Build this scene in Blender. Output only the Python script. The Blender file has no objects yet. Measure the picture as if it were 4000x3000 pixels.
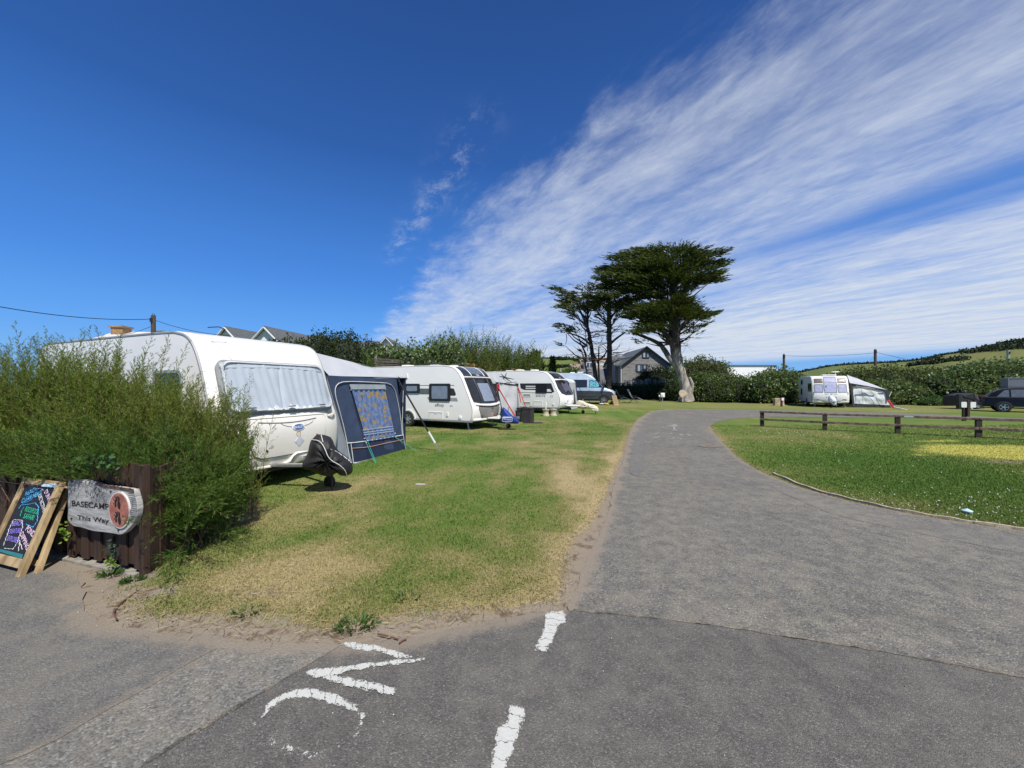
import bpy, bmesh, math, random
import numpy as np
from mathutils import Vector, Matrix, geometry
R = math.radians
random.seed(7); rng = np.random.default_rng(7)
SC = bpy.context.scene
COL = SC.collection

# ------------------------------------------------------------------ camera, sky, sun
F, HY, H = 1500.0, 1508.0, 1.7          # focal length and horizon of the 4000 px wide view, eye height
cd = bpy.data.cameras.new('camera'); cam = bpy.data.objects.new('camera', cd); COL.objects.link(cam)
cam.location = (0, 0, H); cam.rotation_euler = (R(90), 0, 0)
cd.sensor_width = 36; cd.lens = 36*F/4000; cd.shift_y = 0.002
cd.clip_start = .05; cd.clip_end = 6000
SC.camera = cam
SUN_AZ, SUN_EL = 155.0, 56.0            # degrees clockwise from +Y, elevation
SV = Vector((math.sin(R(SUN_AZ))*math.cos(R(SUN_EL)), math.cos(R(SUN_AZ))*math.cos(R(SUN_EL)), math.sin(R(SUN_EL))))
sl = bpy.data.lights.new('sun', 'SUN'); sl.energy = 4.7; sl.angle = R(.53); sl.color = (1, .955, .87)
so = bpy.data.objects.new('sun', sl); COL.objects.link(so); so.rotation_euler = SV.to_track_quat('Z', 'Y').to_euler()
SC.view_settings.view_transform = 'Standard'; SC.view_settings.look = 'None'
SC.view_settings.exposure = .22; SC.view_settings.gamma = 1

class NT:
    """small helper for writing node trees"""
    def __init__(s, tree): s.t = tree; tree.nodes.clear()
    def n(s, typ, **kw):
        nd = s.t.nodes.new(typ)
        for k, v in kw.items(): setattr(nd, k, v)
        return nd
    def put(s, sock, v):
        if isinstance(v, bpy.types.NodeSocket): s.t.links.new(v, sock)
        elif v is not None:
            if sock.type == 'RGBA' and not isinstance(v, (int, float)) and len(v) == 3: v = (*v, 1)
            sock.default_value = v
    def m(s, op, a, b=None, c=None, clamp=False):
        nd = s.n('ShaderNodeMath', operation=op, use_clamp=clamp)
        for i, x in enumerate((a, b, c)):
            if x is not None: s.put(nd.inputs[i], x)
        return nd.outputs[0]
    def mix(s, f, a, b, blend='MIX'):
        nd = s.n('ShaderNodeMix', data_type='RGBA', blend_type=blend)
        s.put(nd.inputs[0], f); s.put(nd.inputs[6], a); s.put(nd.inputs[7], b)
        return nd.outputs[2]
    def noise(s, vec, scale, detail=3, rough=.55, dist=0.0):
        nd = s.n('ShaderNodeTexNoise'); s.put(nd.inputs['Vector'], vec)
        nd.inputs['Scale'].default_value = scale; nd.inputs['Detail'].default_value = detail
        nd.inputs['Roughness'].default_value = rough; nd.inputs['Distortion'].default_value = dist
        return nd.outputs[0]
    def step(s, x, a, b):
        nd = s.n('ShaderNodeMapRange', interpolation_type='SMOOTHSTEP'); s.put(nd.inputs[0], x)
        nd.inputs[1].default_value = a; nd.inputs[2].default_value = b
        return nd.outputs[0]
    def comb(s, x, y, z):
        nd = s.n('ShaderNodeCombineXYZ')
        for i, q in enumerate((x, y, z)): s.put(nd.inputs[i], q)
        return nd.outputs[0]
    def sep(s, v):
        nd = s.n('ShaderNodeSeparateXYZ'); s.put(nd.inputs[0], v); return nd.outputs
    def attr(s, name):
        return s.n('ShaderNodeAttribute', attribute_name=name).outputs['Fac']

W = bpy.data.worlds.new('World'); SC.world = W; W.use_nodes = True
k = NT(W.node_tree)
sky = k.n('ShaderNodeTexSky', sky_type='NISHITA', sun_disc=False, sun_elevation=R(SUN_EL), sun_rotation=R(SUN_AZ),
          altitude=30, air_density=1.0, dust_density=.35, ozone_density=2.2)
gen = k.n('ShaderNodeTexCoord').outputs['Generated']
gx, gy, gz = k.sep(gen)
zc = k.m('MAXIMUM', gz, .012)
cu, cv = k.m('DIVIDE', gx, zc), k.m('DIVIDE', gy, zc)
# cirrus sheet: streaks run along one compass direction and meet at its vanishing point
al = k.m('ADD', k.m('MULTIPLY', cu, -.425), k.m('MULTIPLY', cv, .905))
nn = k.m('ADD', k.m('MULTIPLY', cu, .905), k.m('MULTIPLY', cv, .425))
warp = k.noise(k.comb(al, nn, 0), .55, 3)
nw = k.m('ADD', nn, k.m('MULTIPLY', k.m('SUBTRACT', warp, .5), .34))
st1 = k.noise(k.comb(k.m('MULTIPLY', al, .30), k.m('MULTIPLY', nw, 1.7), 3.1), 1.0, 7, .6, .12)
st2 = k.noise(k.comb(k.m('MULTIPLY', al, 2.2), k.m('MULTIPLY', nw, 4.6), 7.7), 1.0, 8, .66, .25)
st3 = k.noise(k.comb(k.m('MULTIPLY', al, 6.0), k.m('MULTIPLY', nw, 11.0), 1.7), 1.0, 6, .7, .2)
cov = k.step(k.m('ADD', k.m('SUBTRACT', nn, k.m('MULTIPLY', k.step(al, 2.2, .5), .30)), k.m('MULTIPLY', k.m('SUBTRACT', st2, .5), .62)), .62, 1.02)
gapd = k.m('DIVIDE', k.m('SUBTRACT', k.m('ADD', nn, k.m('MULTIPLY', k.m('SUBTRACT', st1, .5), .5)), 2.95), .27)
gap = k.m('SUBTRACT', 1.0, k.m('MULTIPLY', k.m('EXPONENT', k.m('MULTIPLY', k.m('MULTIPLY', gapd, gapd), -1.0)), k.m('MULTIPLY', k.step(al, 3.2, 1.0), .86)))
low = k.m('SUBTRACT', 1.0, k.step(nn, 12.0, 18.5))
dens = k.m('ADD', k.m('ADD', k.m('MULTIPLY', st1, .62), k.m('MULTIPLY', st2, .5)), k.m('MULTIPLY', st3, .24))
body = k.step(dens, .40, .98)
body = k.m('ADD', k.m('MULTIPLY', body, .80), k.m('ADD', .13, k.m('MULTIPLY', k.step(nn, 2.4, 7.0), .40)), clamp=True)
cl = k.m('MULTIPLY', k.m('MULTIPLY', k.m('MULTIPLY', cov, gap), low), body)
wd = k.m('DIVIDE', k.m('SUBTRACT', nw, .47), .07)
wisp = k.m('MULTIPLY', k.m('EXPONENT', k.m('MULTIPLY', k.m('MULTIPLY', wd, wd), -1.0)), k.m('MULTIPLY', k.step(al, 1.15, 1.6), k.step(al, 3.6, 2.5)))
wisp = k.m('MULTIPLY', k.m('MULTIPLY', wisp, k.step(st3, .42, .76)), .42)
cl = k.m('MULTIPLY', k.m('MAXIMUM', cl, wisp), k.step(gz, -.01, .03), clamp=True)
# clear deep blue air: the sky model is tinted by height above the horizon
rp = k.n('ShaderNodeValToRGB'); e = rp.color_ramp.elements
e[0].position = 0; e[0].color = (.17, .42, .78, 1); e[1].position = .72; e[1].color = (.013, .062, .245, 1)
for p_, c_ in ((.12, (.088, .318, .80)), (.24, (.048, .218, .68)), (.5, (.019, .096, .36))):
    q = e.new(p_); q.color = (*c_, 1)
k.put(rp.inputs[0], gz)
blue = k.n('ShaderNodeVectorMath', operation='SCALE'); k.put(blue.inputs[0], rp.outputs[0]); blue.inputs['Scale'].default_value = 1/.09
skyc = k.mix(.88, sky.outputs[0], blue.outputs[0])
skyc = k.mix(cl, skyc, (6.3, 6.9, 7.9))
bg = k.n('ShaderNodeBackground'); k.put(bg.inputs[0], skyc); bg.inputs[1].default_value = .09
k.t.links.new(bg.outputs[0], k.n('ShaderNodeOutputWorld').inputs[0])

# ------------------------------------------------------------------ ground shape, points on it
def sm(a, b, x):
    t = np.clip((np.asarray(x, float)-a)/(b-a), 0, 1); return t*t*(3-2*t)
BP, BD = np.array((-10., 20.)), np.array((.722, .692))      # foot of the bank along the left boundary
def gz_(x, y):
    x = np.asarray(x, float); y = np.asarray(y, float)
    z = .40*sm(16, 46, y)*(1-sm(10, 22, x))
    d = -(x-BP[0])*BD[1]+(y-BP[1])*BD[0]
    z = z+1.35*sm(.2, 2.6, d)*(1-sm(2, 9, x))
    return z
def Z(x, y): return float(gz_(x, y))
def G(px, py):
    """the point of the ground seen at a pixel of the 4000x3000 view"""
    y = H*F/(py-HY)
    for _ in range(12):
        x = (px-2000)/F*y; y = .5*y+.5*(H-Z(x, y))*F/(py-HY)
    return Vector(((px-2000)/F*y, y, Z((px-2000)/F*y, y)))
def P(px, py, y): return Vector(((px-2000)/F*y, y, H+(HY-py)/F*y))
def ray_plane(px, py, o, n):
    d = Vector(((px-2000)/F, 1, (HY-py)/F)); c = Vector((0, 0, H))
    return c+d*((o-c).dot(n)/d.dot(n))

# ------------------------------------------------------------------ materials
def out(k, sh): k.t.links.new(sh, k.n('ShaderNodeOutputMaterial').inputs[0])
def pbsdf(k, col, rough=.6, metal=0, spec=.5, coat=0, normal=None, alpha=None):
    b = k.n('ShaderNodeBsdfPrincipled'); k.put(b.inputs['Base Color'], col); k.put(b.inputs['Roughness'], rough)
    b.inputs['Metallic'].default_value = metal; b.inputs['Specular IOR Level'].default_value = spec
    b.inputs['Coat Weight'].default_value = coat
    if normal is not None: k.put(b.inputs['Normal'], normal)
    if alpha is not None: k.put(b.inputs['Alpha'], alpha)
    return b.outputs[0]
def bumpn(k, h, strength=.3, dist=.02):
    b = k.n('ShaderNodeBump'); b.inputs['Strength'].default_value = strength; b.inputs['Distance'].default_value = dist
    k.put(b.inputs['Height'], h); return b.outputs[0]
def newmat(name):
    m = bpy.data.materials.new(name); m.use_nodes = True; return m, NT(m.node_tree)
MC = {}
def mat(name, col, rough=.6, var=.12, scale=5, bump=0, bscale=60, metal=0, spec=.5, coat=0, stretch=(1, 1, 1), col2=None, dirt=0):
    if name in MC: return MC[name]
    m, k = newmat(name)
    tc = k.n('ShaderNodeTexCoord').outputs['Object']
    mp = k.n('ShaderNodeMapping'); k.put(mp.inputs[0], tc); mp.inputs['Scale'].default_value = stretch
    v = mp.outputs[0]
    nz = k.noise(v, scale, 5)
    a = [c*(1-var) for c in col]; b = col2 or [min(1, c*(1+var)) for c in col]
    c = k.mix(k.step(nz, .3, .7), a, b)
    if dirt:
        c = k.mix(k.m('MULTIPLY', k.step(k.noise(tc, 1.7, 6, .7), .5, .8), dirt), c, (.23, .2, .15))
    nrm = bumpn(k, k.noise(v, bscale, 4), bump) if bump else None
    rr = k.m('ADD', k.m('MULTIPLY', nz, .16), rough-.08)
    out(k, pbsdf(k, c, rr, metal, spec, coat, nrm)); MC[name] = m; return m
def leafmat(name, c1, c2, c3, rough=.55, trans=.22, spec=.3):
    if name in MC: return MC[name]
    m, k = newmat(name)
    g = k.n('ShaderNodeNewGeometry')
    rp = k.n('ShaderNodeValToRGB'); e = rp.color_ramp.elements
    e[0].position = .0; e[0].color = (*c1, 1); e[1].position = 1; e[1].color = (*c3, 1)
    q = e.new(.55); q.color = (*c2, 1)
    big = k.noise(g.outputs['Position'], 1.1, 3)
    f = k.m('ADD', k.m('MULTIPLY', g.outputs['Random Per Island'], .7), k.m('MULTIPLY', k.m('SUBTRACT', big, .35), .8), clamp=True)
    k.put(rp.inputs[0], f)
    tr = k.n('ShaderNodeBsdfTranslucent'); k.put(tr.inputs[0], k.mix(.5, rp.outputs[0], (c3[0]*1.3, c3[1]*1.4, c3[2])))
    mx = k.n('ShaderNodeMixShader'); mx.inputs[0].default_value = trans
    k.t.links.new(pbsdf(k, rp.outputs[0], rough, 0, spec), mx.inputs[1]); k.t.links.new(tr.outputs[0], mx.inputs[2])
    out(k, mx.outputs[0]); MC[name] = m; return m
def glass(name, tint=(.9, .95, .97), op=.25, col=(.02, .025, .03)):
    if name in MC: return MC[name]
    m, k = newmat(name)
    tr = k.n('ShaderNodeBsdfTransparent'); k.put(tr.inputs[0], tint)
    mx = k.n('ShaderNodeMixShader'); mx.inputs[0].default_value = op
    k.t.links.new(tr.outputs[0], mx.inputs[1]); k.t.links.new(pbsdf(k, col, .06, 0, .6), mx.inputs[2])
    out(k, mx.outputs[0]); MC[name] = m; return m

# ------------------------------------------------------------------ mesh helpers
class M:
    def __init__(s): s.v = []; s.f = []
    def add(s, v, f):
        o = len(s.v); s.v += [tuple(q) for q in v]; s.f += [tuple(i+o for i in t) for t in f]; return s
    def box(s, c, size, rot=None):
        c = Vector(c); x, y, z = (q/2 for q in size)
        vs = [Vector((a*x, b*y, d*z)) for a in (-1, 1) for b in (-1, 1) for d in (-1, 1)]
        if rot is not None: vs = [rot @ v for v in vs]
        return s.add([v+c for v in vs], [(0, 1, 3, 2), (4, 6, 7, 5), (0, 4, 5, 1), (2, 3, 7, 6), (0, 2, 6, 4), (1, 5, 7, 3)])
    def bar(s, a, b, w, h, up=(0, 0, 1)):
        a, b = Vector(a), Vector(b); d = (b-a); L = d.length; d.normalize()
        up = Vector(up); sd = d.cross(up)
        if sd.length < 1e-4: sd = d.cross(Vector((1, 0, 0)))
        sd.normalize(); u2 = sd.cross(d)
        return s.box((a+b)/2, (L, w, h), Matrix((d, sd, u2)).transposed())
    def tube(s, pts, r, n=7, cap=True, jit=0):
        pts = [Vector(p) for p in pts]; N = len(pts)
        rr = r if isinstance(r, (list, tuple)) else [r]*N
        o = len(s.v); ref = None
        for i, p in enumerate(pts):
            d = pts[min(i+1, N-1)]-pts[max(i-1, 0)]
            if d.length < 1e-9: d = Vector((0, 0, 1))
            d.normalize()
            if ref is None: ref = Vector((0, 0, 1)) if abs(d.z) < .9 else Vector((1, 0, 0))
            a = (ref-d*ref.dot(d)).normalized(); b = d.cross(a); ref = a
            for j in range(n):
                t = 2*math.pi*j/n; q = rr[i]*(1+jit*math.sin(3*t+i*1.7)*random.uniform(.3, 1))
                s.v.append(tuple(p+a*math.cos(t)*q+b*math.sin(t)*q))
        for i in range(N-1):
            for j in range(n):
                s.f.append((o+i*n+j, o+i*n+(j+1) % n, o+(i+1)*n+(j+1) % n, o+(i+1)*n+j))
        if cap:
            s.f.append(tuple(o+j for j in range(n))); s.f.append(tuple(o+(N-1)*n+j for j in reversed(range(n))))
        return s
    def ext(s, poly, vec):
        """closed prism over a polygon"""
        n = len(poly); vec = Vector(vec); p = [Vector(q) for q in poly]
        return s.add(p+[q+vec for q in p], [tuple(reversed(range(n))), tuple(range(n, 2*n))]+[(i, (i+1) % n, n+(i+1) % n, n+i) for i in range(n)])
    def loft(s, rings, cap=True, close=False):
        n = len(rings[0]); o = len(s.v)
        for r in rings: s.v += [tuple(q) for q in r]
        for i in range(len(rings)-1):
            for j in range(n): s.f.append((o+i*n+j, o+i*n+(j+1) % n, o+(i+1)*n+(j+1) % n, o+(i+1)*n+j))
        if cap:
            s.f.append(tuple(o+j for j in reversed(range(n)))); s.f.append(tuple(o+(len(rings)-1)*n+j for j in range(n)))
        return s
    def grid(s, fn, nu, nv):
        o = len(s.v)
        for i in range(nu+1):
            for j in range(nv+1): s.v.append(tuple(fn(i/nu, j/nv)))
        for i in range(nu):
            for j in range(nv):
                a = o+i*(nv+1)+j; s.f.append((a, a+1, a+nv+2, a+nv+1))
        return s
    def lathe(s, prof, c=(0, 0, 0), axis='Y', n=20):
        c = Vector(c); rings = []
        for (r, h) in prof:
            g = []
            for j in range(n):
                t = 2*math.pi*j/n; a, b = r*math.cos(t), r*math.sin(t)
                g.append(c+Vector({'Y': (a, h, b), 'Z': (a, b, h), 'X': (h, a, b)}[axis]))
            rings.append(g)
        return s.loft(rings, False)
    def patch(s, outl, mp, off0, off1, rings=5):
        """panel with an outline given in surface coordinates, laid on a surface by mp(a, b, offset)"""
        n = len(outl); cx = sum(p[0] for p in outl)/n; cy = sum(p[1] for p in outl)/n; o = len(s.v)
        s.v.append(tuple(mp(cx, cy, off1)))
        for i in range(1, rings+1):
            t = i/rings
            for p in outl: s.v.append(tuple(mp(cx+(p[0]-cx)*t, cy+(p[1]-cy)*t, off1)))
        for p in outl: s.v.append(tuple(mp(p[0], p[1], off0)))
        for j in range(n): s.f.append((o, o+1+j, o+1+(j+1) % n))
        for i in range(rings):
            for j in range(n):
                a = o+1+i*n; s.f.append((a+j, a+n+j, a+n+(j+1) % n, a+(j+1) % n))
        return s
    def band(s, o1, o2, mp, off0, off1):
        n = len(o1); o = len(s.v)
        for q in ((o1, off0), (o1, off1), (o2, off1), (o2, off0)):
            s.v += [tuple(mp(p[0], p[1], q[1])) for p in q[0]]
        for i in range(3):
            for j in range(n): s.f.append((o+i*n+j, o+i*n+(j+1) % n, o+(i+1)*n+(j+1) % n, o+(i+1)*n+j))
        return s
    def build(s, name, m, parent=None, smooth=None, bevel=0, norm=True):
        me = bpy.data.meshes.new(name); me.from_pydata(s.v, [], s.f)
        if norm:
            bm = bmesh.new(); bm.from_mesh(me); bmesh.ops.recalc_face_normals(bm, faces=bm.faces); bm.to_mesh(me); bm.free()
        me.materials.append(m)
        if smooth is not None:
            me.shade_smooth(); me.set_sharp_from_angle(angle=R(smooth))
        o = bpy.data.objects.new(name, me); COL.objects.link(o)
        if parent is not None: o.parent = parent
        if bevel:
            b = o.modifiers.new('bevel', 'BEVEL'); b.width = bevel; b.segments = 2; b.limit_method = 'ANGLE'
        return o
def npmesh(name, v, quads, m, parent=None, attrs=None, n=4, smooth=False):
    """fast mesh from arrays; quads is (N,n)"""
    me = bpy.data.meshes.new(name); v = np.asarray(v, np.float32); q = np.asarray(quads, np.int32)
    me.vertices.add(len(v)); me.vertices.foreach_set('co', v.ravel())
    me.loops.add(q.size); me.loops.foreach_set('vertex_index', q.ravel())
    me.polygons.add(len(q)); me.polygons.foreach_set('loop_start', np.arange(0, q.size, n, dtype=np.int32))
    me.polygons.foreach_set('loop_total', np.full(len(q), n, np.int32))
    me.update(calc_edges=True)
    for a, d in (attrs or {}).items():
        at = me.attributes.new(a, 'FLOAT', 'POINT'); at.data.foreach_set('value', np.asarray(d, np.float32))
    me.materials.append(m)
    if smooth: me.shade_smooth()
    o = bpy.data.objects.new(name, me); COL.objects.link(o)
    if parent is not None: o.parent = parent
    return o
def unit(a): return a/np.maximum(np.linalg.norm(a, axis=-1, keepdims=True), 1e-9)
def leaves(p, d, ln, wd, curl=0.0, nrm=None):
    """diamond leaves: base points, directions, lengths, widths -> verts, quads"""
    n = len(p); d = unit(d); ln = np.broadcast_to(ln, n)[:, None]; wd = np.broadcast_to(wd, n)[:, None]
    r = rng.normal(size=(n, 3)) if nrm is None else nrm
    s = unit(np.cross(d, r)); up = np.cross(s, d)
    mid = p+d*ln*.45+up*ln*curl
    v = np.stack([p, mid+s*wd/2, p+d*ln, mid-s*wd/2], 1).reshape(-1, 3)
    return v, np.arange(4*n).reshape(n, 4)
def rrect(w, h, r, cx=0, cy=0, n=5):
    o = []
    for (sx, sy, a0) in ((1, 1, 0), (-1, 1, 90), (-1, -1, 180), (1, -1, 270)):
        for i in range(n+1):
            a = R(a0+90*i/n); o.append((cx+sx*(w/2-r)+r*math.cos(a), cy+sy*(h/2-r)+r*math.sin(a)))
    return o
def dense(pts, n):
    q = []
    for i in range(len(pts)):
        a, b = pts[i], pts[(i+1) % len(pts)]
        for j in range(n): q.append(tuple(a[c]+(b[c]-a[c])*j/n for c in range(len(a))))
    return q
def scale2(o, kx, ky=None):
    ky = kx if ky is None else ky
    cx = sum(p[0] for p in o)/len(o); cy = sum(p[1] for p in o)/len(o)
    return [(cx+(p[0]-cx)*kx, cy+(p[1]-cy)*ky) for p in o]
def smoothline(p, it=2, closed=False):
    p = [tuple(q) for q in p]
    for _ in range(it):
        q = [] if closed else [p[0]]
        for i in range(len(p) if closed else len(p)-1):
            a, b = p[i], p[(i+1) % len(p)]
            q.append(tuple(.75*x+.25*y for x, y in zip(a, b))); q.append(tuple(.25*x+.75*y for x, y in zip(a, b)))
        if not closed: q.append(p[-1])
        p = q
    return p
TXT = {}
def text2d(st, size=1, bold=0.0):
    key = (st, bold)
    if key not in TXT:
        c = bpy.data.curves.new('t', 'FONT'); c.body = st; c.size = 1; c.align_x = 'CENTER'; c.align_y = 'CENTER'; c.offset = bold; c.resolution_u = 3
        o = bpy.data.objects.new('t', c); COL.objects.link(o)
        me = bpy.data.meshes.new_from_object(o)
        TXT[key] = ([tuple(v.co[:2]) for v in me.vertices], [tuple(p.vertices) for p in me.polygons])
        bpy.data.objects.remove(o); bpy.data.meshes.remove(me); bpy.data.curves.remove(c)
    v, f = TXT[key]
    return [(a*size, b*size) for a, b in v], f
def text(mm, st, size, mp, cx, cy, rot=0, off=.003, bold=0, shear=0, sx=1):
    v, f = text2d(st, size, bold); c, s = math.cos(R(rot)), math.sin(R(rot))
    return mm.add([mp(cx+c*(a*sx+b*shear)-s*b, cy+s*(a*sx+b*shear)+c*b, off) for a, b in v], f)
def tag(o, label=None, cat=None, group=None, kind=None):
    if label: o['label'] = label
    if cat: o['category'] = cat
    if group: o['group'] = group
    if kind: o['kind'] = kind
    return o
def thing(name, label, cat, loc=(0, 0, 0), rz=0, group=None):
    o = bpy.data.objects.new(name, None); COL.objects.link(o); o.location = loc; o.rotation_euler = (0, 0, rz)
    o.empty_display_size = .2
    return tag(o, label, cat, group)
def structure(o): return tag(o, kind='structure')

WHITE = mat('white_gel_coat', (.82, .785, .73), .32, .025, 1.5, coat=.25, dirt=.05)
WHITE2 = mat('white_aluminium', (.83, .815, .78), .35, .02, 1.2, coat=.15, dirt=.03)
BLACKP = mat('black_plastic', (.02, .02, .022), .45, .2)
RUBBER = mat('rubber', (.022, .022, .022), .8, .2, bump=.2)
DARKMET = mat('dark_steel', (.045, .045, .048), .55, .25, 12, metal=.4)
ALLOY = mat('alloy', (.62, .63, .65), .3, .06, 6, metal=.85)
STEEL = mat('galvanised_steel', (.42, .43, .44), .45, .15, 14, metal=.7)
TINT = mat('tinted_acrylic', (.018, .02, .026), .08, .1, spec=.6)
GREYTRIM = mat('grey_trim', (.30, .31, .32), .5, .08)
# ------------------------------------------------------------------ ground cover
def gl(pxs): return [tuple(G(*p)[:2]) for p in pxs]
LAWN_EDGE = gl([(330, 2395), (420, 2460), (620, 2480), (860, 2492), (1100, 2520), (1340, 2522), (1600, 2500), (1850, 2452), (2080, 2402), (2215, 2372), (2255, 2300), (2290, 2200),
                (2335, 2110), (2378, 2000), (2395, 1900), (2430, 1810), (2452, 1740), (2462, 1690), (2490, 1640), (2540, 1608), (2610, 1599)])
FARSIDE = gl([(2610, 1599), (2750, 1599.5), (2900, 1601), (3060, 1603.5), (3250, 1607), (3450, 1612), (3700, 1621), (4000, 1636), (4300, 1650)])
NEARSTRIP = gl([(4300, 1664), (4000, 1649), (3700, 1637), (3400, 1631), (3150, 1629), (2980, 1629), (2860, 1637), (2795, 1650), (2772, 1668)])
RLAWN = gl([(2772, 1668), (2785, 1690), (2825, 1735), (2875, 1785), (2945, 1832), (3010, 1862), (3130, 1908), (3320, 1962), (3560, 2012), (3800, 2050), (4000, 2078), (4250, 2110)])
def poly_dist(pts, line):
    pts = np.asarray(pts); d = np.full(len(pts), 1e9); L = np.asarray(line)
    for a, b in zip(L[:-1], L[1:]):
        ab = b-a; t = np.clip(((pts-a)@ab)/(ab@ab+1e-12), 0, 1); d = np.minimum(d, np.linalg.norm(pts-(a+t[:, None]*ab), axis=1))
    return d
def inside(pts, poly):
    pts = np.asarray(pts); x, y = pts[:, 0], pts[:, 1]; c = np.zeros(len(pts), bool); P_ = np.asarray(poly); j = len(P_)-1
    for i in range(len(P_)):
        xi, yi = P_[i]; xj, yj = P_[j]
        cond = ((yi > y) != (yj > y)) & (x < (xj-xi)*(y-yi)/(yj-yi+1e-12)+xi); c ^= cond; j = i
    return c
_tab = rng.random((64, 64))
def vnoise(x, y, s):
    x = np.asarray(x)*s+100; y = np.asarray(y)*s+100; xi = np.floor(x).astype(int); yi = np.floor(y).astype(int); fx = x-xi; fy = y-yi
    fx = fx*fx*(3-2*fx); fy = fy*fy*(3-2*fy); t = lambda a, b: _tab[a % 64, b % 64]
    return (t(xi, yi)*(1-fx)+t(xi+1, yi)*fx)*(1-fy)+(t(xi, yi+1)*(1-fx)+t(xi+1, yi+1)*fx)*fy
def fbm(x, y, s, o=4):
    r = 0; a = .5
    for i in range(o): r = r+a*vnoise(x+i*7.3, y-i*3.1, s*2**i); a *= .5
    return r/(1-.5**o)
def blob(x, y, px, py, rx, ry):
    c = G(px, py); return np.exp(-((x-c.x)/rx)**2-((y-c.y)/ry)**2)
SEAM = gl([(900, 2505), (849, 2540), (700, 2620), (567, 2703), (390, 2800), (100, 2960)])
LLAWN_POLY = LAWN_EDGE+[tuple(G(2400, 1592)[:2]), (3, 32), (-3, 24), (-9, 19), (-12, 14), (-9, 5.5), (-3.3, 3.65), (-3.35, 3.3)]
def dryness(x, y):
    n = fbm(x, y, .55, 4)+.45*(fbm(x+31, y, 2.6, 3)-.5)
    d = sm(.40, .80, n)*.62+.5*(fbm(x+5, y+3, 5.5, 3)-.5)
    left = sm(4.5, 2.5, x-.12*y)
    e = poly_dist(np.stack([x, y], 1), LAWN_EDGE)
    d = d+left*(.60*np.exp(-(e/.30)**2)+.25*np.exp(-(e/1.0)**2))
    for b in ((1150, 2290, .55, .35, .8), (1050, 2030, .8, .7, .6), (1420, 1890, .9, .8, .6), (900, 2250, .5, .4, .55), (1700, 1880, 1.0, 1.2, .25), (2250, 1900, .35, 2.0, .5),
              (1350, 2180, .9, .3, .45), (2200, 1720, 1.2, 1.5, .45), (2380, 1640, .6, 3, .5)):
        d = d+1.0*b[4]*blob(x, y, *b[:4])*(.4+1.2*fbm(x+3, y+8, 2.2, 3))
    right = sm(2.6, 3.4, x-.08*y)*sm(22, 17, y)
    d = d*(1-.50*right)+right*.22*n
    g = blob(x, y, 3420, 1810, 1.7, 1.9)+.8*blob(x, y, 3500, 1890, 2.0, .7)
    d = d+.10*left*sm(8, 5, y)-.6*g
    d = d+.10*np.sin((x-.13*y)*5.2+1.5*fbm(x, y, .3, 2))*sm(5, 8, y)*(1-right)
    d = d+right*(.6*np.exp(-(poly_dist(np.stack([x, y], 1), RLAWN)/.16)**2))
    far = sm(24, 30, y); d = d*(1-far)+far*(.45+.5*(n-.5))
    return np.clip(d, -.4, 1.15)
def yellow(x, y):
    w = fbm(x, y, 1.6, 3)
    a = 1.35*blob(x, y, 3940, 1762, 2.0, 1.05)+1.1*blob(x, y, 4150, 1780, 2, .9)+.55*blob(x, y, 3700, 1722, .75, .3)+.5*blob(x, y, 3600, 1725, .5, .2)+.3*blob(x, y, 3445, 1720, .2, .2)+.4*blob(x, y, 3590, 1778, .25, .15)
    return np.clip(sm(.30, .78, a+.45*(w-.5)), 0, 1)
def sandy(x, y):
    p = np.stack([x, y], 1); e = poly_dist(p, LAWN_EDGE); n = fbm(x+9, y+4, 1.7, 4)
    inl_ = inside(p, LLAWN_POLY)
    w = .09+.16*sm(3.6, 2.7, y)*sm(-.2, -.9, x-.3)+.10*sm(7.5, 3.5, y)+.1*blob(x, y, 2300, 2150, .3, .5)
    w = np.where(inl_, w, w*.42+.03)
    s = 1.25-e/(w*(.45+1.1*n))
    s = np.maximum(s, 1.3*np.exp(-(poly_dist(p, [(-3.25, 3.33), (-5.5, 4.05)])/.16)**2))
    s = np.maximum(s, np.maximum(1.0*blob(x, y, 560, 2330, .36, .16), 1.3*blob(x, y, 350, 2320, .34, .2))); s = np.maximum(s, 1.2*blob(x, y, 380, 2260, .3, .13)); s = np.maximum(s, .95*blob(x, y, 760, 2440, .35, .14))
    s = np.maximum(s, 1.1*blob(x, y, 1500, 2470, .7, .09)); s = np.maximum(s, .85*blob(x, y, 3950, 1805, .8, .25)); s = np.maximum(s, .6*blob(x, y, 1010, 2330, .3, .1))
    s = np.maximum(s, .8*np.exp(-(poly_dist(p, RLAWN)/.07)**2)); s = np.maximum(s, .7*np.exp(-(poly_dist(p, FARSIDE)/.25)**2))
    s = np.maximum(s, .85*np.exp(-(poly_dist(p, SEAM)/.06)**2)*(.5+.8*n)); s = np.maximum(s, .7*blob(x, y, 720, 2520, .25, .07))
    for b in ((2860, 2200, .22, .1), (3020, 2370, .16, .07), (2980, 2330, .1, .05), (3260, 2085, .3, .1), (3420, 2200, .35, .12), (2700, 2420, .3, .1), (2450, 2350, .2, .2), (3620, 2400, .4, .1)):
        s = np.maximum(s, .62*blob(x, y, *b))
    return np.clip(s, 0, 1.2)

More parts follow.
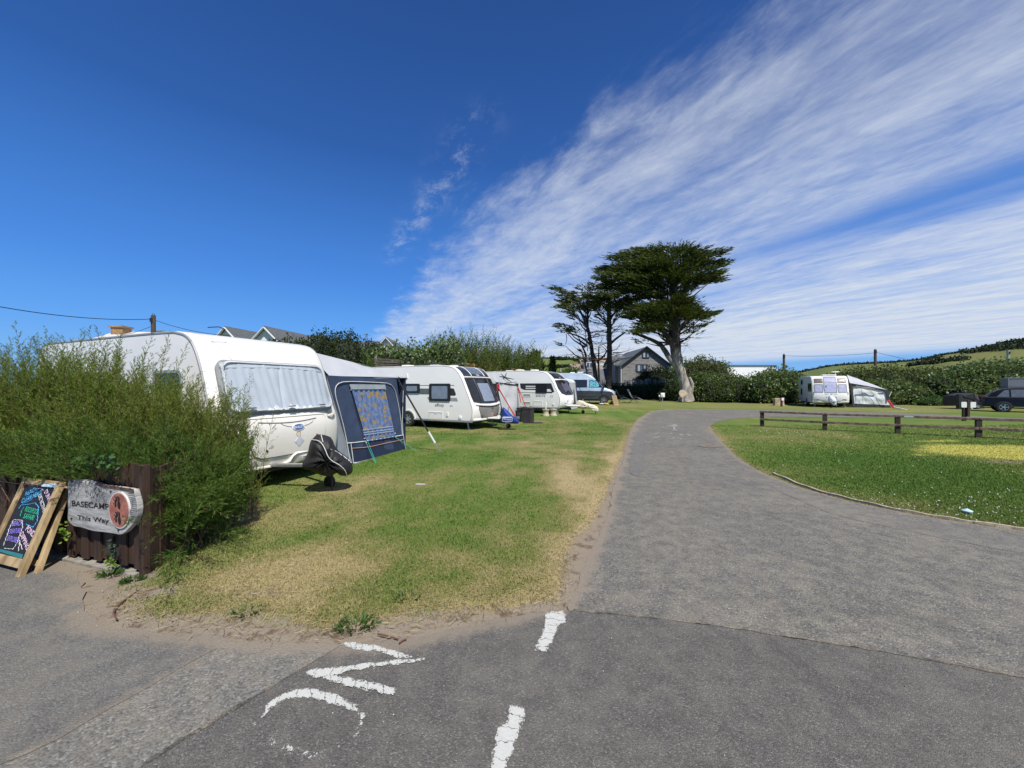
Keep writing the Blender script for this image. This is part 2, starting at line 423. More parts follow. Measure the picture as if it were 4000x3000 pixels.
def lawn_nodes(k, blades=False):
    geo = k.n('ShaderNodeNewGeometry'); pos = geo.outputs['Position']
    n1 = k.noise(pos, 7, 4); n2 = k.noise(pos, 34, 4, .65); n3 = k.noise(pos, 1.4, 4)
    f = k.m('ADD', k.attr('dry'), k.m('MULTIPLY', k.m('SUBTRACT', n1, .5), .7))
    f = k.m('ADD', f, k.m('MULTIPLY', k.m('SUBTRACT', n2, .5), .8))
    if blades: f = k.m('ADD', f, k.m('MULTIPLY', k.m('SUBTRACT', geo.outputs['Random Per Island'], .5), .9))
    rp = k.n('ShaderNodeValToRGB'); e = rp.color_ramp.elements
    e[0].position = 0; e[0].color = (.082, .162, .027, 1); e[1].position = 1; e[1].color = (.45, .355, .195, 1)
    for p_, c_ in ((.25, (.136, .205, .042)), (.5, (.215, .225, .075)), (.75, (.31, .262, .118))):
        q = e.new(p_); q.color = (*c_, 1)
    k.put(rp.inputs[0], k.m('ADD', k.m('MULTIPLY', f, .72), .17, clamp=True))
    c = k.mix(k.attr('yellow'), rp.outputs[0], k.mix(n2, (.50, .45, .08), (.70, .66, .22)))
    return geo, c, n1, n2
def ground_mat():
    m, k = newmat('lawn_and_earth')
    geo, c, n1, n2 = lawn_nodes(k)
    c = k.mix(k.m('MULTIPLY', k.step(n2, .38, .62), .35), c, (.05, .05, .02))
    s = k.m('ADD', k.attr('sand'), k.m('MULTIPLY', k.m('SUBTRACT', k.noise(geo.outputs['Position'], 16, 5, .65), .5), 1.2))
    sandc = k.mix(k.noise(geo.outputs['Position'], 90, 4, .7), (.19, .155, .12), (.33, .28, .215))
    sandc = k.mix(k.step(k.noise(geo.outputs['Position'], 5.5, 6, .7), .5, .66), sandc, (.13, .095, .062))
    c = k.mix(k.m('MULTIPLY', k.m('MULTIPLY', k.step(s, .05, .4), k.step(k.noise(geo.outputs['Position'], 21, 4, .7), .45, .6)), .8), c, (.115, .085, .055))
    c = k.mix(k.step(s, .35, .75), c, sandc)
    hb = k.m('ADD', n2, k.m('MULTIPLY', k.noise(geo.outputs['Position'], 130, 2), .5))
    out(k, pbsdf(k, c, .95, 0, .1, 0, bumpn(k, hb, .5, .03))); return m
def grid_axis(lo, hi, near_lo, near_hi, step, grow):
    a = list(np.arange(near_lo, near_hi+1e-6, step)); d = step
    while a[-1] < hi: d *= grow; a.append(a[-1]+d)
    d = step
    while a[0] > lo: d *= grow; a.insert(0, a[0]-d)
    return np.array(a)
xs = grid_axis(-3000, 3000, -5, 9, .11, 1.07); ys = grid_axis(-60, 4000, 2.0, 12, .11, 1.055)
gxx, gyy = np.meshgrid(xs, ys); gp = np.stack([gxx.ravel(), gyy.ravel()], 1)
gzv = gz_(gp[:, 0], gp[:, 1])
inl = inside(gp, LLAWN_POLY); ed = poly_dist(gp, LAWN_EDGE)
gzv = gzv+np.where(inl, .03*sm(.0, .35, ed)*sm(14, 9, gp[:, 1]), 0)
nx, ny = len(xs), len(ys)
ii = (np.arange(ny-1)[:, None]*nx+np.arange(nx-1)[None]).ravel()
ground = npmesh('ground', np.column_stack([gp, gzv]), np.stack([ii, ii+1, ii+nx+1, ii+nx], 1), ground_mat(),
                attrs={'dry': dryness(gp[:, 0], gp[:, 1]), 'sand': sandy(gp[:, 0], gp[:, 1]), 'yellow': yellow(gp[:, 0], gp[:, 1])}, smooth=True)
structure(ground)

def asphalt(name, base, tan, fleck=1.0, wear=.5, scale=95, warm=(.255, .215, .168)):
    m, k = newmat(name)
    pos = k.n('ShaderNodeNewGeometry').outputs['Position']
    vo = k.n('ShaderNodeTexVoronoi'); k.put(vo.inputs['Vector'], pos); vo.inputs['Scale'].default_value = scale
    vc = k.sep(vo.outputs['Color'])[0]
    fine = k.noise(pos, scale*.55, 4, .7); midn = k.noise(pos, 6, 5, .65); big = k.noise(pos, .8, 5, .6)
    dk = [b*.62 for b in base]; lt = [b*1.35 for b in base]
    ve = k.n('ShaderNodeTexVoronoi', feature='DISTANCE_TO_EDGE'); k.put(ve.inputs['Vector'], pos); ve.inputs['Scale'].default_value = scale
    c = k.mix(k.m('ADD', k.m('MULTIPLY', vc, .7*fleck), k.m('MULTIPLY', k.m('SUBTRACT', fine, .2), .6), clamp=True), [b*.45 for b in base], [b*1.5 for b in base])
    c = k.mix(k.m('MULTIPLY', k.step(ve.outputs['Distance'], .16, .02), k.m('ADD', .15, k.m('MULTIPLY', k.step(midn, .4, .65), .6))), c, tan)
    c = k.mix(k.m('MULTIPLY', k.step(k.m('ADD', k.m('MULTIPLY', midn, .5), k.m('MULTIPLY', big, .6)), .46, .72), wear), c, tan)
    c = k.mix(k.m('MULTIPLY', k.step(vc, .88, .97), .26*fleck), c, (.42, .40, .36))
    c = k.mix(k.m('MULTIPLY', k.step(fine, .62, .72), .55), c, [b*.35 for b in base])
    c = k.mix(k.m('MULTIPLY', k.step(k.noise(pos, 1.9, 6, .7), .50, .66), .22), c, [b*.5 for b in base])
    s = k.m('ADD', k.attr('sand'), k.m('MULTIPLY', k.m('SUBTRACT', k.noise(pos, 14, 5, .7), .5), 1.1))
    s = k.m('ADD', s, k.m('MULTIPLY', k.m('SUBTRACT', fine, .5), .8))
    sandc = k.mix(k.noise(pos, 80, 4, .7), [w*.72 for w in warm], [w*1.25 for w in warm])
    c = k.mix(k.m('MULTIPLY', k.step(s, .3, .95), .92), c, sandc)
    h = k.m('ADD', k.m('MULTIPLY', vo.outputs['Distance'], -.8), fine)
    out(k, pbsdf(k, c, .88, 0, .25, 0, bumpn(k, h, .55, .012))); return m
def sheet(name, poly, m, dz, near=.16, jit=.012, kind=True, step=.12):
    """a thin flat sheet lying on the ground: outline with fine ragged edge, filled with a mesh"""
    b = []
    for i in range(len(poly)):
        p, q = np.array(poly[i]), np.array(poly[(i+1) % len(poly)]); L = np.linalg.norm(q-p)
        n = max(1, int(L/(step*max(1, .12*np.linalg.norm(p)))))
        for j in range(n):
            t = p+(q-p)*j/n; b.append(t+rng.normal(size=2)*jit*(0 if j == 0 else 1))
    b = np.array(b); lo, hi = b.min(0), b.max(0)
    pts = []
    for (y0, y1, st) in ((-99, 6, near), (6, 13, near*2), (13, 200, near*5)):
        a0, a1 = max(lo[1], y0), min(hi[1], y1)
        if a1 > a0:
            X, Y = np.meshgrid(np.arange(lo[0], hi[0], st), np.arange(a0, a1, st)); pts.append(np.stack([X.ravel(), Y.ravel()], 1))
    pts = np.concatenate(pts)+rng.normal(size=(sum(len(p) for p in pts), 2))*near*.08
    pts = pts[inside(pts, b)]; pts = pts[poly_dist(pts, np.vstack([b, b[:1]])) > near*.35]
    allp = [Vector(p) for p in b]+[Vector(p) for p in pts]
    nb = len(b)
    v, e, f, *_ = geometry.delaunay_2d_cdt(allp, [(i, (i+1) % nb) for i in range(nb)], [list(range(nb))], 1, 1e-5)
    v = np.array([tuple(q) for q in v]); z = gz_(v[:, 0], v[:, 1])+dz
    o = npmesh(name, np.column_stack([v, z]), np.array([tuple(t) for t in f]), m, attrs={'sand': sandy(v[:, 0], v[:, 1]), 'edge': poly_dist(v, np.vstack([b, b[:1]]))}, n=3, smooth=True)
    return structure(o) if kind else o
JOIN = gl([(2245, 2392), (2450, 2412), (2800, 2452), (3200, 2512), (3600, 2582), (4000, 2655), (4300, 2715)])
SPLIT = gl([(1338, 2524), (1180, 2622), (800, 2850), (560, 3000), (300, 3160)])
LEFT = [(-7.5, 3.95), (-4.45, 3.75), (-3.9, 3.45)]
JOIN2 = [(x, y-.25) for x, y in JOIN]
drive = LAWN_EDGE[9:]+FARSIDE[1:]+NEARSTRIP+RLAWN[1:]+[(12, 1.7)]+JOIN2[::-1]
structure(sheet('road', drive, asphalt('worn_drive_asphalt', (.118, .114, .105), (.27, .245, .195), 1.3, .34, 95), .010))
apron = JOIN+[(7, .6), (-2.2, .6)]+SPLIT[::-1]+LAWN_EDGE[6:9]
structure(sheet('junction_road', apron, asphalt('smooth_purple_asphalt', (.112, .107, .100), (.20, .185, .155), .9, .3, 150), .016))
path = LEFT+LAWN_EDGE[0:5]+[(x+.14, y-.02) for x, y in SPLIT]+[(-2.0, .6), (-8, .6)]
structure(sheet('pavement_patch', LEFT+gl([(330, 2395), (420, 2460), (620, 2480), (760, 2490), (849, 2540), (700, 2620), (567, 2703), (390, 2800), (100, 2960)])+[(-3.5, .6), (-8, .6)], asphalt('smooth_grey_asphalt', (.140, .138, .132), (.22, .20, .165), .8, .4, 130), .0155))
structure(sheet('pavement', path, asphalt('coarse_grey_asphalt', (.150, .146, .134), (.26, .232, .185), 1.1, .5, 90), .012))
strip = gl([(3005, 1872), (3125, 1922), (3310, 1978), (3550, 2030), (3790, 2070), (4000, 2102), (4200, 2132), (4200, 2200), (3900, 2150), (3700, 2110), (3480, 2065), (3250, 2010), (3080, 1940), (2985, 1888)])
def joint(line, name, w, m):
    L = [np.array(p) for p in smoothline(line, 1)]; a = [(p[0]+rng.normal(0, .006), p[1]+w*rng.uniform(.3, 1)) for p in L]; b = [(p[0]+rng.normal(0, .006), p[1]-w*rng.uniform(.3, 1)) for p in L]
    structure(sheet(name, a+b[::-1], m, .0195, near=.3, jit=.006, step=.05))
joint(JOIN[:-1], 'road_joint', .016, asphalt('joint_asphalt', (.075, .07, .062), (.30, .255, .19), 1, .9, 70))
joint(SPLIT[:-1], 'road_joint', .020, bpy.data.materials['joint_asphalt'])
structure(sheet('road_edge_patch', strip, asphalt('patch_grey_asphalt', (.158, .152, .140), (.26, .235, .185), .8, .45, 110), .0125, near=.2))
bluep = gl([(2478, 1862), (2460, 1850), (2462, 1800), (2470, 1750), (2488, 1705), (2512, 1680), (2524, 1680), (2520, 1715), (2516, 1760), (2514, 1800), (2510, 1840), (2498, 1858)])
structure(sheet('road_repair_patch', bluep, asphalt('blue_grey_asphalt', (.165, .162, .155), (.22, .20, .17), .7, .3, 110), .017, near=.25))
pot = gl([(2720, 1742), (2740, 1739), (2770, 1742), (2810, 1744), (2830, 1748), (2790, 1751), (2745, 1750)])
structure(sheet('pothole', pot, asphalt('broken_asphalt', (.13, .11, .09), (.3, .24, .18), 1, .8, 60), .018, near=.2))

# tyre-worn white paint
def paint_mat(name, amount, along=(1, .25, 0)):
    m, k = newmat(name); pos = k.n('ShaderNodeNewGeometry').outputs['Position']
    n = k.m('ADD', k.m('MULTIPLY', k.noise(pos, 26, 6, .75), .65), k.m('MULTIPLY', k.noise(pos, 110, 4, .7), .45))
    px_, py_, _ = k.sep(pos); cr = k.m('ADD', k.m('ADD', k.m('MULTIPLY', px_, along[0]), k.m('MULTIPLY', py_, along[1])), k.m('MULTIPLY', k.m('SUBTRACT', k.noise(pos, 9, 4, .7), .5), .11))
    fr = k.m('ABSOLUTE', k.m('SUBTRACT', k.m('FRACT', k.m('MULTIPLY', cr, 13.0)), .5)); cell = k.noise(k.comb(k.m('FLOOR', k.m('MULTIPLY', cr, 13.0)), 0, 0), 3.7, 1)
    crack = k.step(fr, .008, .035)
    crack = k.m('MAXIMUM', crack, k.m('LESS_THAN', cell, .36))
    n = k.m('ADD', n, k.m('MULTIPLY', k.m('SUBTRACT', k.step(k.attr('edge'), .0, .024), 1.0), .12))
    a = k.m('MULTIPLY', k.step(n, amount, amount+.035), crack)
    c = k.mix(k.noise(pos, 45, 5, .7), (.40, .40, .37), (.62, .62, .58))
    out(k, pbsdf(k, c, .7, 0, .3, 0, bumpn(k, k.noise(pos, 90, 3), .3, .004), a)); return m
PAINT = paint_mat('worn_white_paint', .43); PAINTD = paint_mat('worn_white_dash_paint', .43, (.15, 1, 0)); PAINT2 = paint_mat('nearly_gone_white_paint', .475)
def marking(px, m, name='road_marking', jit=.005, dz=.021):
    return structure(sheet(name, gl([(800+x/1.4747, 2300+y/1.4747) for x, y in px]), m, dz, near=.016, jit=jit, step=.025))
marking([(1965, 150), (2060, 140), (2090, 165), (2080, 210), (2040, 240), (2000, 330), (1970, 380), (1895, 375), (1930, 300), (1955, 220)], PAINTD)
marking([(1755, 690), (1830, 700), (1850, 725), (1840, 790), (1810, 850), (1785, 920), (1760, 990), (1740, 1040), (1725, 1120), (1625, 1120), (1650, 980), (1680, 860), (1710, 800), (1740, 770)], PAINTD)
marking([(785, 340), (800, 325), (870, 326), (1020, 352), (1100, 372), (1180, 400), (1235, 416), (1180, 425), (1090, 412), (1000, 380), (920, 376), (850, 366)], PAINT)
marking([(1268, 418), (1190, 424), (1090, 428), (970, 445), (840, 462), (740, 474), (620, 482), (580, 500), (592, 522), (640, 538), (720, 528), (830, 497), (920, 488), (1010, 468), (1100, 462), (1200, 446), (1264, 434)], PAINT, dz=.0235)
marking([(660, 528), (740, 520), (800, 530), (850, 540), (1000, 570), (1110, 605), (1085, 640), (1000, 625), (880, 605), (760, 570), (690, 548)], PAINT, dz=.026)
marking([(320, 770), (345, 700), (390, 660), (450, 625), (520, 600), (600, 592), (660, 605), (740, 625), (800, 650), (890, 690), (892, 730), (860, 740), (790, 705), (700, 680), (640, 655), (580, 650), (520, 650), (470, 660), (420, 685), (375, 720), (345, 755)], PAINT)
marking([(285, 840), (320, 838), (400, 890), (480, 920), (580, 960), (680, 975), (660, 1010), (560, 990), (440, 950), (340, 900)], PAINT2)
marking([(880, 735), (925, 735), (925, 800), (880, 870), (850, 880), (880, 800)], PAINT2)
marking([(280, 790), (320, 775), (300, 840), (275, 845)], PAINT2)
for q in ([(2602, 1664), (2640, 1659), (2652, 1666), (2640, 1668), (2636, 1676), (2648, 1684), (2626, 1684), (2630, 1676), (2624, 1668)], [(2556, 1697), (2574, 1690), (2572, 1694), (2562, 1698)], [(2615, 1697), (2624, 1693), (2630, 1695), (2618, 1698)],
          [(2650, 1698), (2664, 1697), (2668, 1702), (2656, 1702)], [(2684, 1697), (2692, 1700), (2704, 1701), (2700, 1705), (2686, 1702)], [(2548, 1712), (2576, 1707), (2578, 1710), (2556, 1714)], [(2622, 1716), (2634, 1709), (2638, 1711), (2630, 1716)],
          [(2644, 1711), (2664, 1716), (2662, 1718), (2648, 1714)], [(2666, 1717), (2674, 1716), (2673, 1719)], [(2586, 1695), (2594, 1694), (2594, 1697)]):
    structure(sheet('road_marking', gl(q), PAINT, .022, near=.3, jit=0, step=.3))

# timber edging strip along the right lawn
ke = [G(*p) for p in [(3018, 1852), (3060, 1868), (3130, 1899), (3220, 1929), (3320, 1953), (3440, 1982), (3560, 2006), (3690, 2027), (3800, 2045), (4000, 2072), (4250, 2103)]]
mm = M(); pts = smoothline([(p.x, p.y) for p in ke], 2)
rings = []
for i, p in enumerate(pts):
    a = Vector(pts[max(i-1, 0)]); b = Vector(pts[min(i+1, len(pts)-1)]); t = (b-a).normalized(); nrm = Vector((-t.y, t.x)); c = Vector(p)
    h = .034+.006*math.sin(i*1.3)
    rings.append([(c.x+nrm.x*o, c.y+nrm.y*o, z) for o, z in ((-.018, -.05), (-.018, h), (.018, h), (.018, -.05))])
mm.loft(rings)
structure(mm.build('kerb', mat('weathered_edging', (.42, .35, .26), .85, .3, 18, .3)))

# blades of mown grass near the camera
def blade_mat():
    m, k = newmat('grass_blades'); geo, c, n1, n2 = lawn_nodes(k, True)
    c = k.mix(.2, c, (.17, .25, .05))
    tr = k.n('ShaderNodeBsdfTranslucent'); k.put(tr.inputs[0], c); mx = k.n('ShaderNodeMixShader'); mx.inputs[0].default_value = .25
    k.t.links.new(pbsdf(k, c, .75, 0, .2), mx.inputs[1]); k.t.links.new(tr.outputs[0], mx.inputs[2]); out(k, mx.outputs[0]); return m
def scatter(n, poly, pxr, pyr):
    """points on the lawn, denser where they show larger"""
    px = rng.uniform(*pxr, n); py = rng.uniform(*pyr, n); y = H*F/(py-HY); x = (px-2000)/F*y
    p = np.stack([x, y], 1); return p[inside(p, poly)]
RL_POLY = NEARSTRIP+RLAWN[1:]+[(14.5, 4.3), (24, 13)]
pl = np.concatenate([scatter(330000, LLAWN_POLY, (300, 2620), (1690, 2530)), scatter(45000, LLAWN_POLY, (1200, 2600), (1640, 1700))])
s_ = sandy(pl[:, 0], pl[:, 1]); pl = pl[rng.random(len(pl)) > s_*1.05]
pr = scatter(230000, RL_POLY, (2770, 4300), (1660, 2110)); s_ = sandy(pr[:, 0], pr[:, 1]); pr = pr[rng.random(len(pr)) > s_*.75]
bp = np.concatenate([pl, pr]); nb = len(bp); dist = np.hypot(bp[:, 0], bp[:, 1])
isr = np.arange(nb) >= len(pl)
dr = dryness(bp[:, 0], bp[:, 1]); ye = yellow(bp[:, 0], bp[:, 1])
hgt = (.011+.017*rng.random(nb)**1.5)*(1-.4*np.clip(dr, 0, 1))*np.where(isr, 1.1, 1)*(1+.02*dist)
hgt[rng.random(nb) < .012] *= 1.7
az = rng.uniform(0, 2*np.pi, nb); lean = rng.uniform(.2, 1.1, nb)
wd = (.0022+.0024*rng.random(nb))*(1+.14*dist)
gz0 = gz_(bp[:, 0], bp[:, 1])+np.where(isr, 0, .03*sm(0, .35, poly_dist(bp, LAWN_EDGE))*sm(14, 9, bp[:, 1]))-.003
b0 = np.column_stack([bp, gz0]); sd = np.column_stack([-np.sin(az), np.cos(az), 0*az])*wd[:, None]
tip = b0+np.column_stack([np.cos(az)*lean*hgt, np.sin(az)*lean*hgt, hgt])
bv = np.stack([b0-sd, b0+sd, tip], 1).reshape(-1, 3)
tag(npmesh('grass', bv, np.arange(3*nb).reshape(nb, 3), blade_mat(), attrs={'dry': np.repeat(dr, 3), 'yellow': np.repeat(ye, 3)}, n=3), 'short mown grass with dry straw coloured patches on the lawns', 'grass', kind='stuff')
# straw strewn over the bare edge
ps = scatter(2600, LLAWN_POLY, (450, 2250), (2180, 2540)); ps = ps[rng.random(len(ps)) < .15+.8*np.clip(dryness(ps[:, 0], ps[:, 1]), 0, 1)]
az = rng.uniform(0, 2*np.pi, len(ps)); d = np.column_stack([np.cos(az), np.sin(az), rng.uniform(-.02, .1, len(ps))])
v, q = leaves(np.column_stack([ps, gz_(ps[:, 0], ps[:, 1])+.034]), d, rng.uniform(.03, .12, len(ps)), .004, .04)
tag(npmesh('straw', v, q, leafmat('straw', (.2, .15, .07), (.36, .29, .15), (.5, .42, .24), .8, .1)), 'dry straw strewn over the bare lawn edge', 'straw', kind='stuff')
# clover flowers on the right lawn
pc = scatter(6000, RL_POLY, (2800, 4200), (1672, 2090))
cw = .035+1.5*blob(pc[:, 0], pc[:, 1], 3060, 1690, .8, 1.2)+.8*blob(pc[:, 0], pc[:, 1], 3130, 1730, .5, .6)+.28*blob(pc[:, 0], pc[:, 1], 3750, 1960, 1.3, .55)+.25*blob(pc[:, 0], pc[:, 1], 3900, 2000, 1, .5)+.2*blob(pc[:, 0], pc[:, 1], 3300, 1780, .6, .5)
pc = pc[rng.random(len(pc)) < cw*.40]; n = len(pc); rr = rng.uniform(.006, .0105, n)*(.7+.06*np.hypot(pc[:, 0], pc[:, 1]))
base = np.column_stack([pc, gz_(pc[:, 0], pc[:, 1])+rng.uniform(.03, .055, n)])
oc = np.array([(1, 0, 0), (0, 1, 0), (-1, 0, 0), (0, -1, 0), (0, 0, 1), (0, 0, -1)])
v = (base[:, None]+oc[None]*rr[:, None, None]).reshape(-1, 3); t = np.array([(0, 1, 4), (1, 2, 4), (2, 3, 4), (3, 0, 4), (1, 0, 5), (2, 1, 5), (3, 2, 5), (0, 3, 5)])
tag(npmesh('clover_flowers', v, (np.arange(n)[:, None, None]*6+t[None]).reshape(-1, 3), mat('clover_white', (.62, .62, .54), .8, .15), n=3), 'small white clover flowers dotted over the right hand lawn', 'flowers', kind='stuff')
# chips of stone and shell at the foot of the fence and on the road
pp = []
for (px, py, sx, sy, c) in ((520, 2290, 150, 60, 60), (700, 2420, 200, 60, 60), (1500, 2480, 400, 40, 50), (300, 2330, 160, 60, 25), (2600, 2350, 600, 300, 60), (1500, 2800, 600, 150, 40), (3300, 2250, 500, 150, 50)):
    a = np.column_stack([rng.normal(px, sx, c), rng.normal(py, sy, c)]); pp.append(a)
pp = np.concatenate(pp); pp = pp[(pp[:, 1] > 2000)]
y = H*F/(pp[:, 1]-HY); pb = np.column_stack([(pp[:, 0]-2000)/F*y, y]); n = len(pb); rr = rng.uniform(.002, .0075, (n, 1))*rng.uniform(.6, 1.2, (n, 3)); rr[:, 2] *= .5
v = (np.column_stack([pb, gz_(pb[:, 0], pb[:, 1])+.018+rr[:, 2]*.5])[:, None]+oc[None]*rr[:, None]).reshape(-1, 3)
tag(npmesh('stone_chips', v, (np.arange(n)[:, None, None]*6+t[None]).reshape(-1, 3), leafmat('stone_chip', (.2, .18, .15), (.42, .38, .32), (.7, .68, .62), .8, 0), n=3), 'pale chips of stone and shell scattered over tarmac and sand', 'gravel', kind='stuff')
# low weeds at the lawn edge
def weed(px, py, r, n, h, label, m):
    g = G(px, py); a = rng.uniform(0, 2*np.pi, n); rad = r*np.sqrt(rng.random(n))
    p = np.column_stack([rad*np.cos(a), rad*np.sin(a)*.7, np.full(n, .02)]); d = np.column_stack([np.cos(a)*.8, np.sin(a)*.8, rng.uniform(.2, 1.3, n)])
    v, q = leaves(p, d, rng.uniform(.4, 1.1, n)*h, .012, .1)
    o = npmesh('weed_clump', v, q, m); o.location = g; return tag(o, label, 'weed', 'weeds along the lawn edge')
WEED = leafmat('weed_leaf', (.025, .065, .012), (.06, .12, .025), (.12, .19, .04))
weed(1395, 2455, .13, 170, .065, 'leafy weed clump on the sand just above the painted letter N', WEED)
weed(970, 2405, .1, 90, .045, 'low weed clump on bare earth left of the one above the painted N', WEED)
weed(430, 2252, .08, 120, .06, 'grassy tuft on the soil under the middle of the sign board', WEED)
weed(520, 2280, .08, 130, .055, 'grassy tuft at the foot of the brown fence corner', WEED)
weed(1590, 2350, .1, 110, .05, 'dark green leafy patch at the lawn edge near the dashed line', WEED)
# ------------------------------------------------------------------ brown board fence, sign board, chalk board
BROWN = mat('brown_stained_boards', (.050, .026, .017), .7, .45, 9, .35, 30, stretch=(1, 1, .12))
FK = Vector((-3.24, 3.41, 0)); FD = Vector((-.952, .307, 0)); FN = Vector((-.307, -.952, 0))
fence = thing('board_fence', 'low fence of dark brown upright boards behind the chalk board and the sign', 'fence', FK)
mm = M(); t = .07; i = 0
while t < 4.2:
    w = random.uniform(.085, .11); back = i % 2
    c = FD*(t+w/2)+FN*(-.022*back)
    lo = .05+.012*math.sin(t*5)+(.02 if back else 0)
    mm.box(c+Vector((0, 0, (lo+1.0)/2)), (w+(.03 if back else 0), .02, 1.0-lo-random.uniform(0, .015)), Matrix((FD, FN, (0, 0, 1))).transposed())
    t += w+(-.002 if back else .012); i += 1
mm.build('panel', BROWN, fence, bevel=.003)
mm = M(); mm.box(FD*.03+Vector((0, 0, .5)), (.055, .06, 1.0), Matrix((FD, FN, (0, 0, 1))).transposed()); mm.build('post', BROWN, fence, bevel=.005)
mm = M(); SD = Vector((-.22, .975, 0)); SN = Vector((.975, .22, 0))
for j in range(9): mm.box(SD*(.09+.105*j)+SN*(.01*(j % 2))+Vector((0, 0, .5)), (.1, .02, .92), Matrix((SD, SN, (0, 0, 1))).transposed())
mm.build('side_panel', BROWN, fence, bevel=.003)
mm = M(); mm.ext([FK+FD*.1+FN*.045+Vector((0, 0, -.02))-FK, FD*4+FN*.045+Vector((0, 0, -.02)), FD*4-FN*.05+Vector((0, 0, -.02)), FD*.1-FN*.05+Vector((0, 0, -.02))], (0, 0, .045))
mm.build('kerb_stones', mat('concrete_footing', (.27, .25, .21), .9, .25, 14, .3), fence)

class Plane:
    """flat surface with its own axes, origin o, axes a, b (need not be square)"""
    def __init__(s, o, a, b): s.o = Vector(o); s.a = Vector(a); s.b = Vector(b); s.n = s.a.cross(s.b).normalized()
    def __call__(s, a, b, off=0): return s.o+s.a*a+s.b*b+s.n*off
    def inv(s, px, py, off=0):
        q = ray_plane(px, py, s.o+s.n*off, s.n)-(s.o+s.n*off)
        aa, ab, bb = s.a.dot(s.a), s.a.dot(s.b), s.b.dot(s.b); qa, qb = q.dot(s.a), q.dot(s.b); D = aa*bb-ab*ab
        return ((qa*bb-qb*ab)/D, (qb*aa-qa*ab)/D)
def text_px(mm, st, L, Rr, h, pl, off=.003, bold=0, up=None):
    """lettering on a plane running from one seen point to another"""
    a0, a1 = pl.inv(*L), pl.inv(*Rr); v, f = text2d(st, 1, bold)
    x0, x1 = min(p[0] for p in v), max(p[0] for p in v); y0, y1 = min(p[1] for p in v), max(p[1] for p in v)
    ux, uy = a1[0]-a0[0], a1[1]-a0[1]; ln = math.hypot(ux, uy); vx, vy = (-uy/ln, ux/ln) if up is None else up
    mm.add([pl(a0[0]+ux*(p[0]-x0)/(x1-x0)+vx*h*(p[1]-y0)/(y1-y0), a0[1]+uy*(p[0]-x0)/(x1-x0)+vy*h*(p[1]-y0)/(y1-y0), off) for p in v], f)

# sign: slab of weathered wood screwed to the fence
SP = Plane(FK+FN*.075+Vector((0, 0, .5)), -FD, (0, 0, 1))
z3 = lambda x, y: (240+x/3.8575, 1850+y/3.8575)
so_ = [(90, 110), (150, 90), (300, 105), (480, 130), (540, 165), (600, 178), (700, 190), (830, 205), (980, 228), (1090, 240), (1100, 300), (1140, 440), (1150, 560), (1120, 700), (1040, 800), (910, 935), (780, 905), (640, 885), (460, 870),
       (300, 812), (190, 800), (110, 740), (85, 660), (100, 560), (92, 430), (98, 300)]
sg = thing('sign_board', 'weathered grey wooden slab sign reading BASECAMP This Way with a red paw print disc', 'sign', SP.o)
rel = lambda p: p-SP.o
ol = [SP.inv(*z3(*p)) for p in so_]; ol = smoothline(ol, 2, True)
SILVER = mat('silvered_wood', (.36, .355, .34), .85, .3, 4, .3, 26, stretch=(1, 1, 6), col2=(.50, .49, .465))
mm = M(); mm.ext([rel(SP(a, b, -.045)) for a, b in ol], SP.n*.045); mm.build('board', SILVER, sg, bevel=.006)
CARVE = mat('burnt_lettering', (.012, .010, .009), .9, .1)
for st, L_, R_, h_ in (('BASECAMP', (165, 487), (722, 545), .054), ('This Way', (247, 712), (722, 770), .056)):
    mm = M(); text_px(mm, st, z3(*L_), z3(*R_), h_, SP, .003, .013); mm.v = [tuple(Vector(q)-SP.o) for q in mm.v]; mm.build('lettering', CARVE, sg, norm=False)
EMB = mat('carved_grey', (.075, .072, .068), .9)
for (x, y, r) in ((372, 265, 9), (405, 300, 8), (388, 340, 7), (440, 320, 9), (490, 355, 10), (545, 338, 9), (585, 265, 9), (400, 262, 6)):
    c = SP.inv(*z3(x, y)); M().patch([(c[0]+r*.0007*math.cos(q*.7), c[1]+r*.0011*math.sin(q*.7)) for q in range(9)], lambda a, b, o: rel(SP(a, b, o)), .001, .003, 2).build('carved_mark', EMB, sg, norm=False)
c = SP.inv(*z3(540, 262)); mm = M(); mm.band([(c[0]+.034*math.cos(q*R(20)), c[1]+.036*math.sin(q*R(20))) for q in range(18)], [(c[0]+.028*math.cos(q*R(20)), c[1]+.030*math.sin(q*R(20))) for q in range(18)], lambda a, b, o: rel(SP(a, b, o)), .001, .003)
mm.build('carved_ring', EMB, sg, norm=False)
c = SP.inv(*z3(893, 545)); rx = abs(SP.inv(*z3(1052, 560))[0]-c[0]); ry = abs(SP.inv(*z3(893, 820))[1]-c[1])
ell = [(c[0]+rx*math.cos(q*R(10)), c[1]+ry*math.sin(q*R(10))) for q in range(36)]
smap = lambda a, b, o: rel(SP(a, b, o))
pq = M().patch(ell, smap, 0, .012, 3).build('plaque', mat('plaque_white_edge', (.66, .62, .60), .6, .1), sg)
M().patch(scale2(ell, .93), smap, .011, .0145, 4).build('plaque_face', mat('terracotta_red_paint', (.38, .12, .085), .65, .25, 14, col2=(.47, .20, .15)), pq)
mm = M()
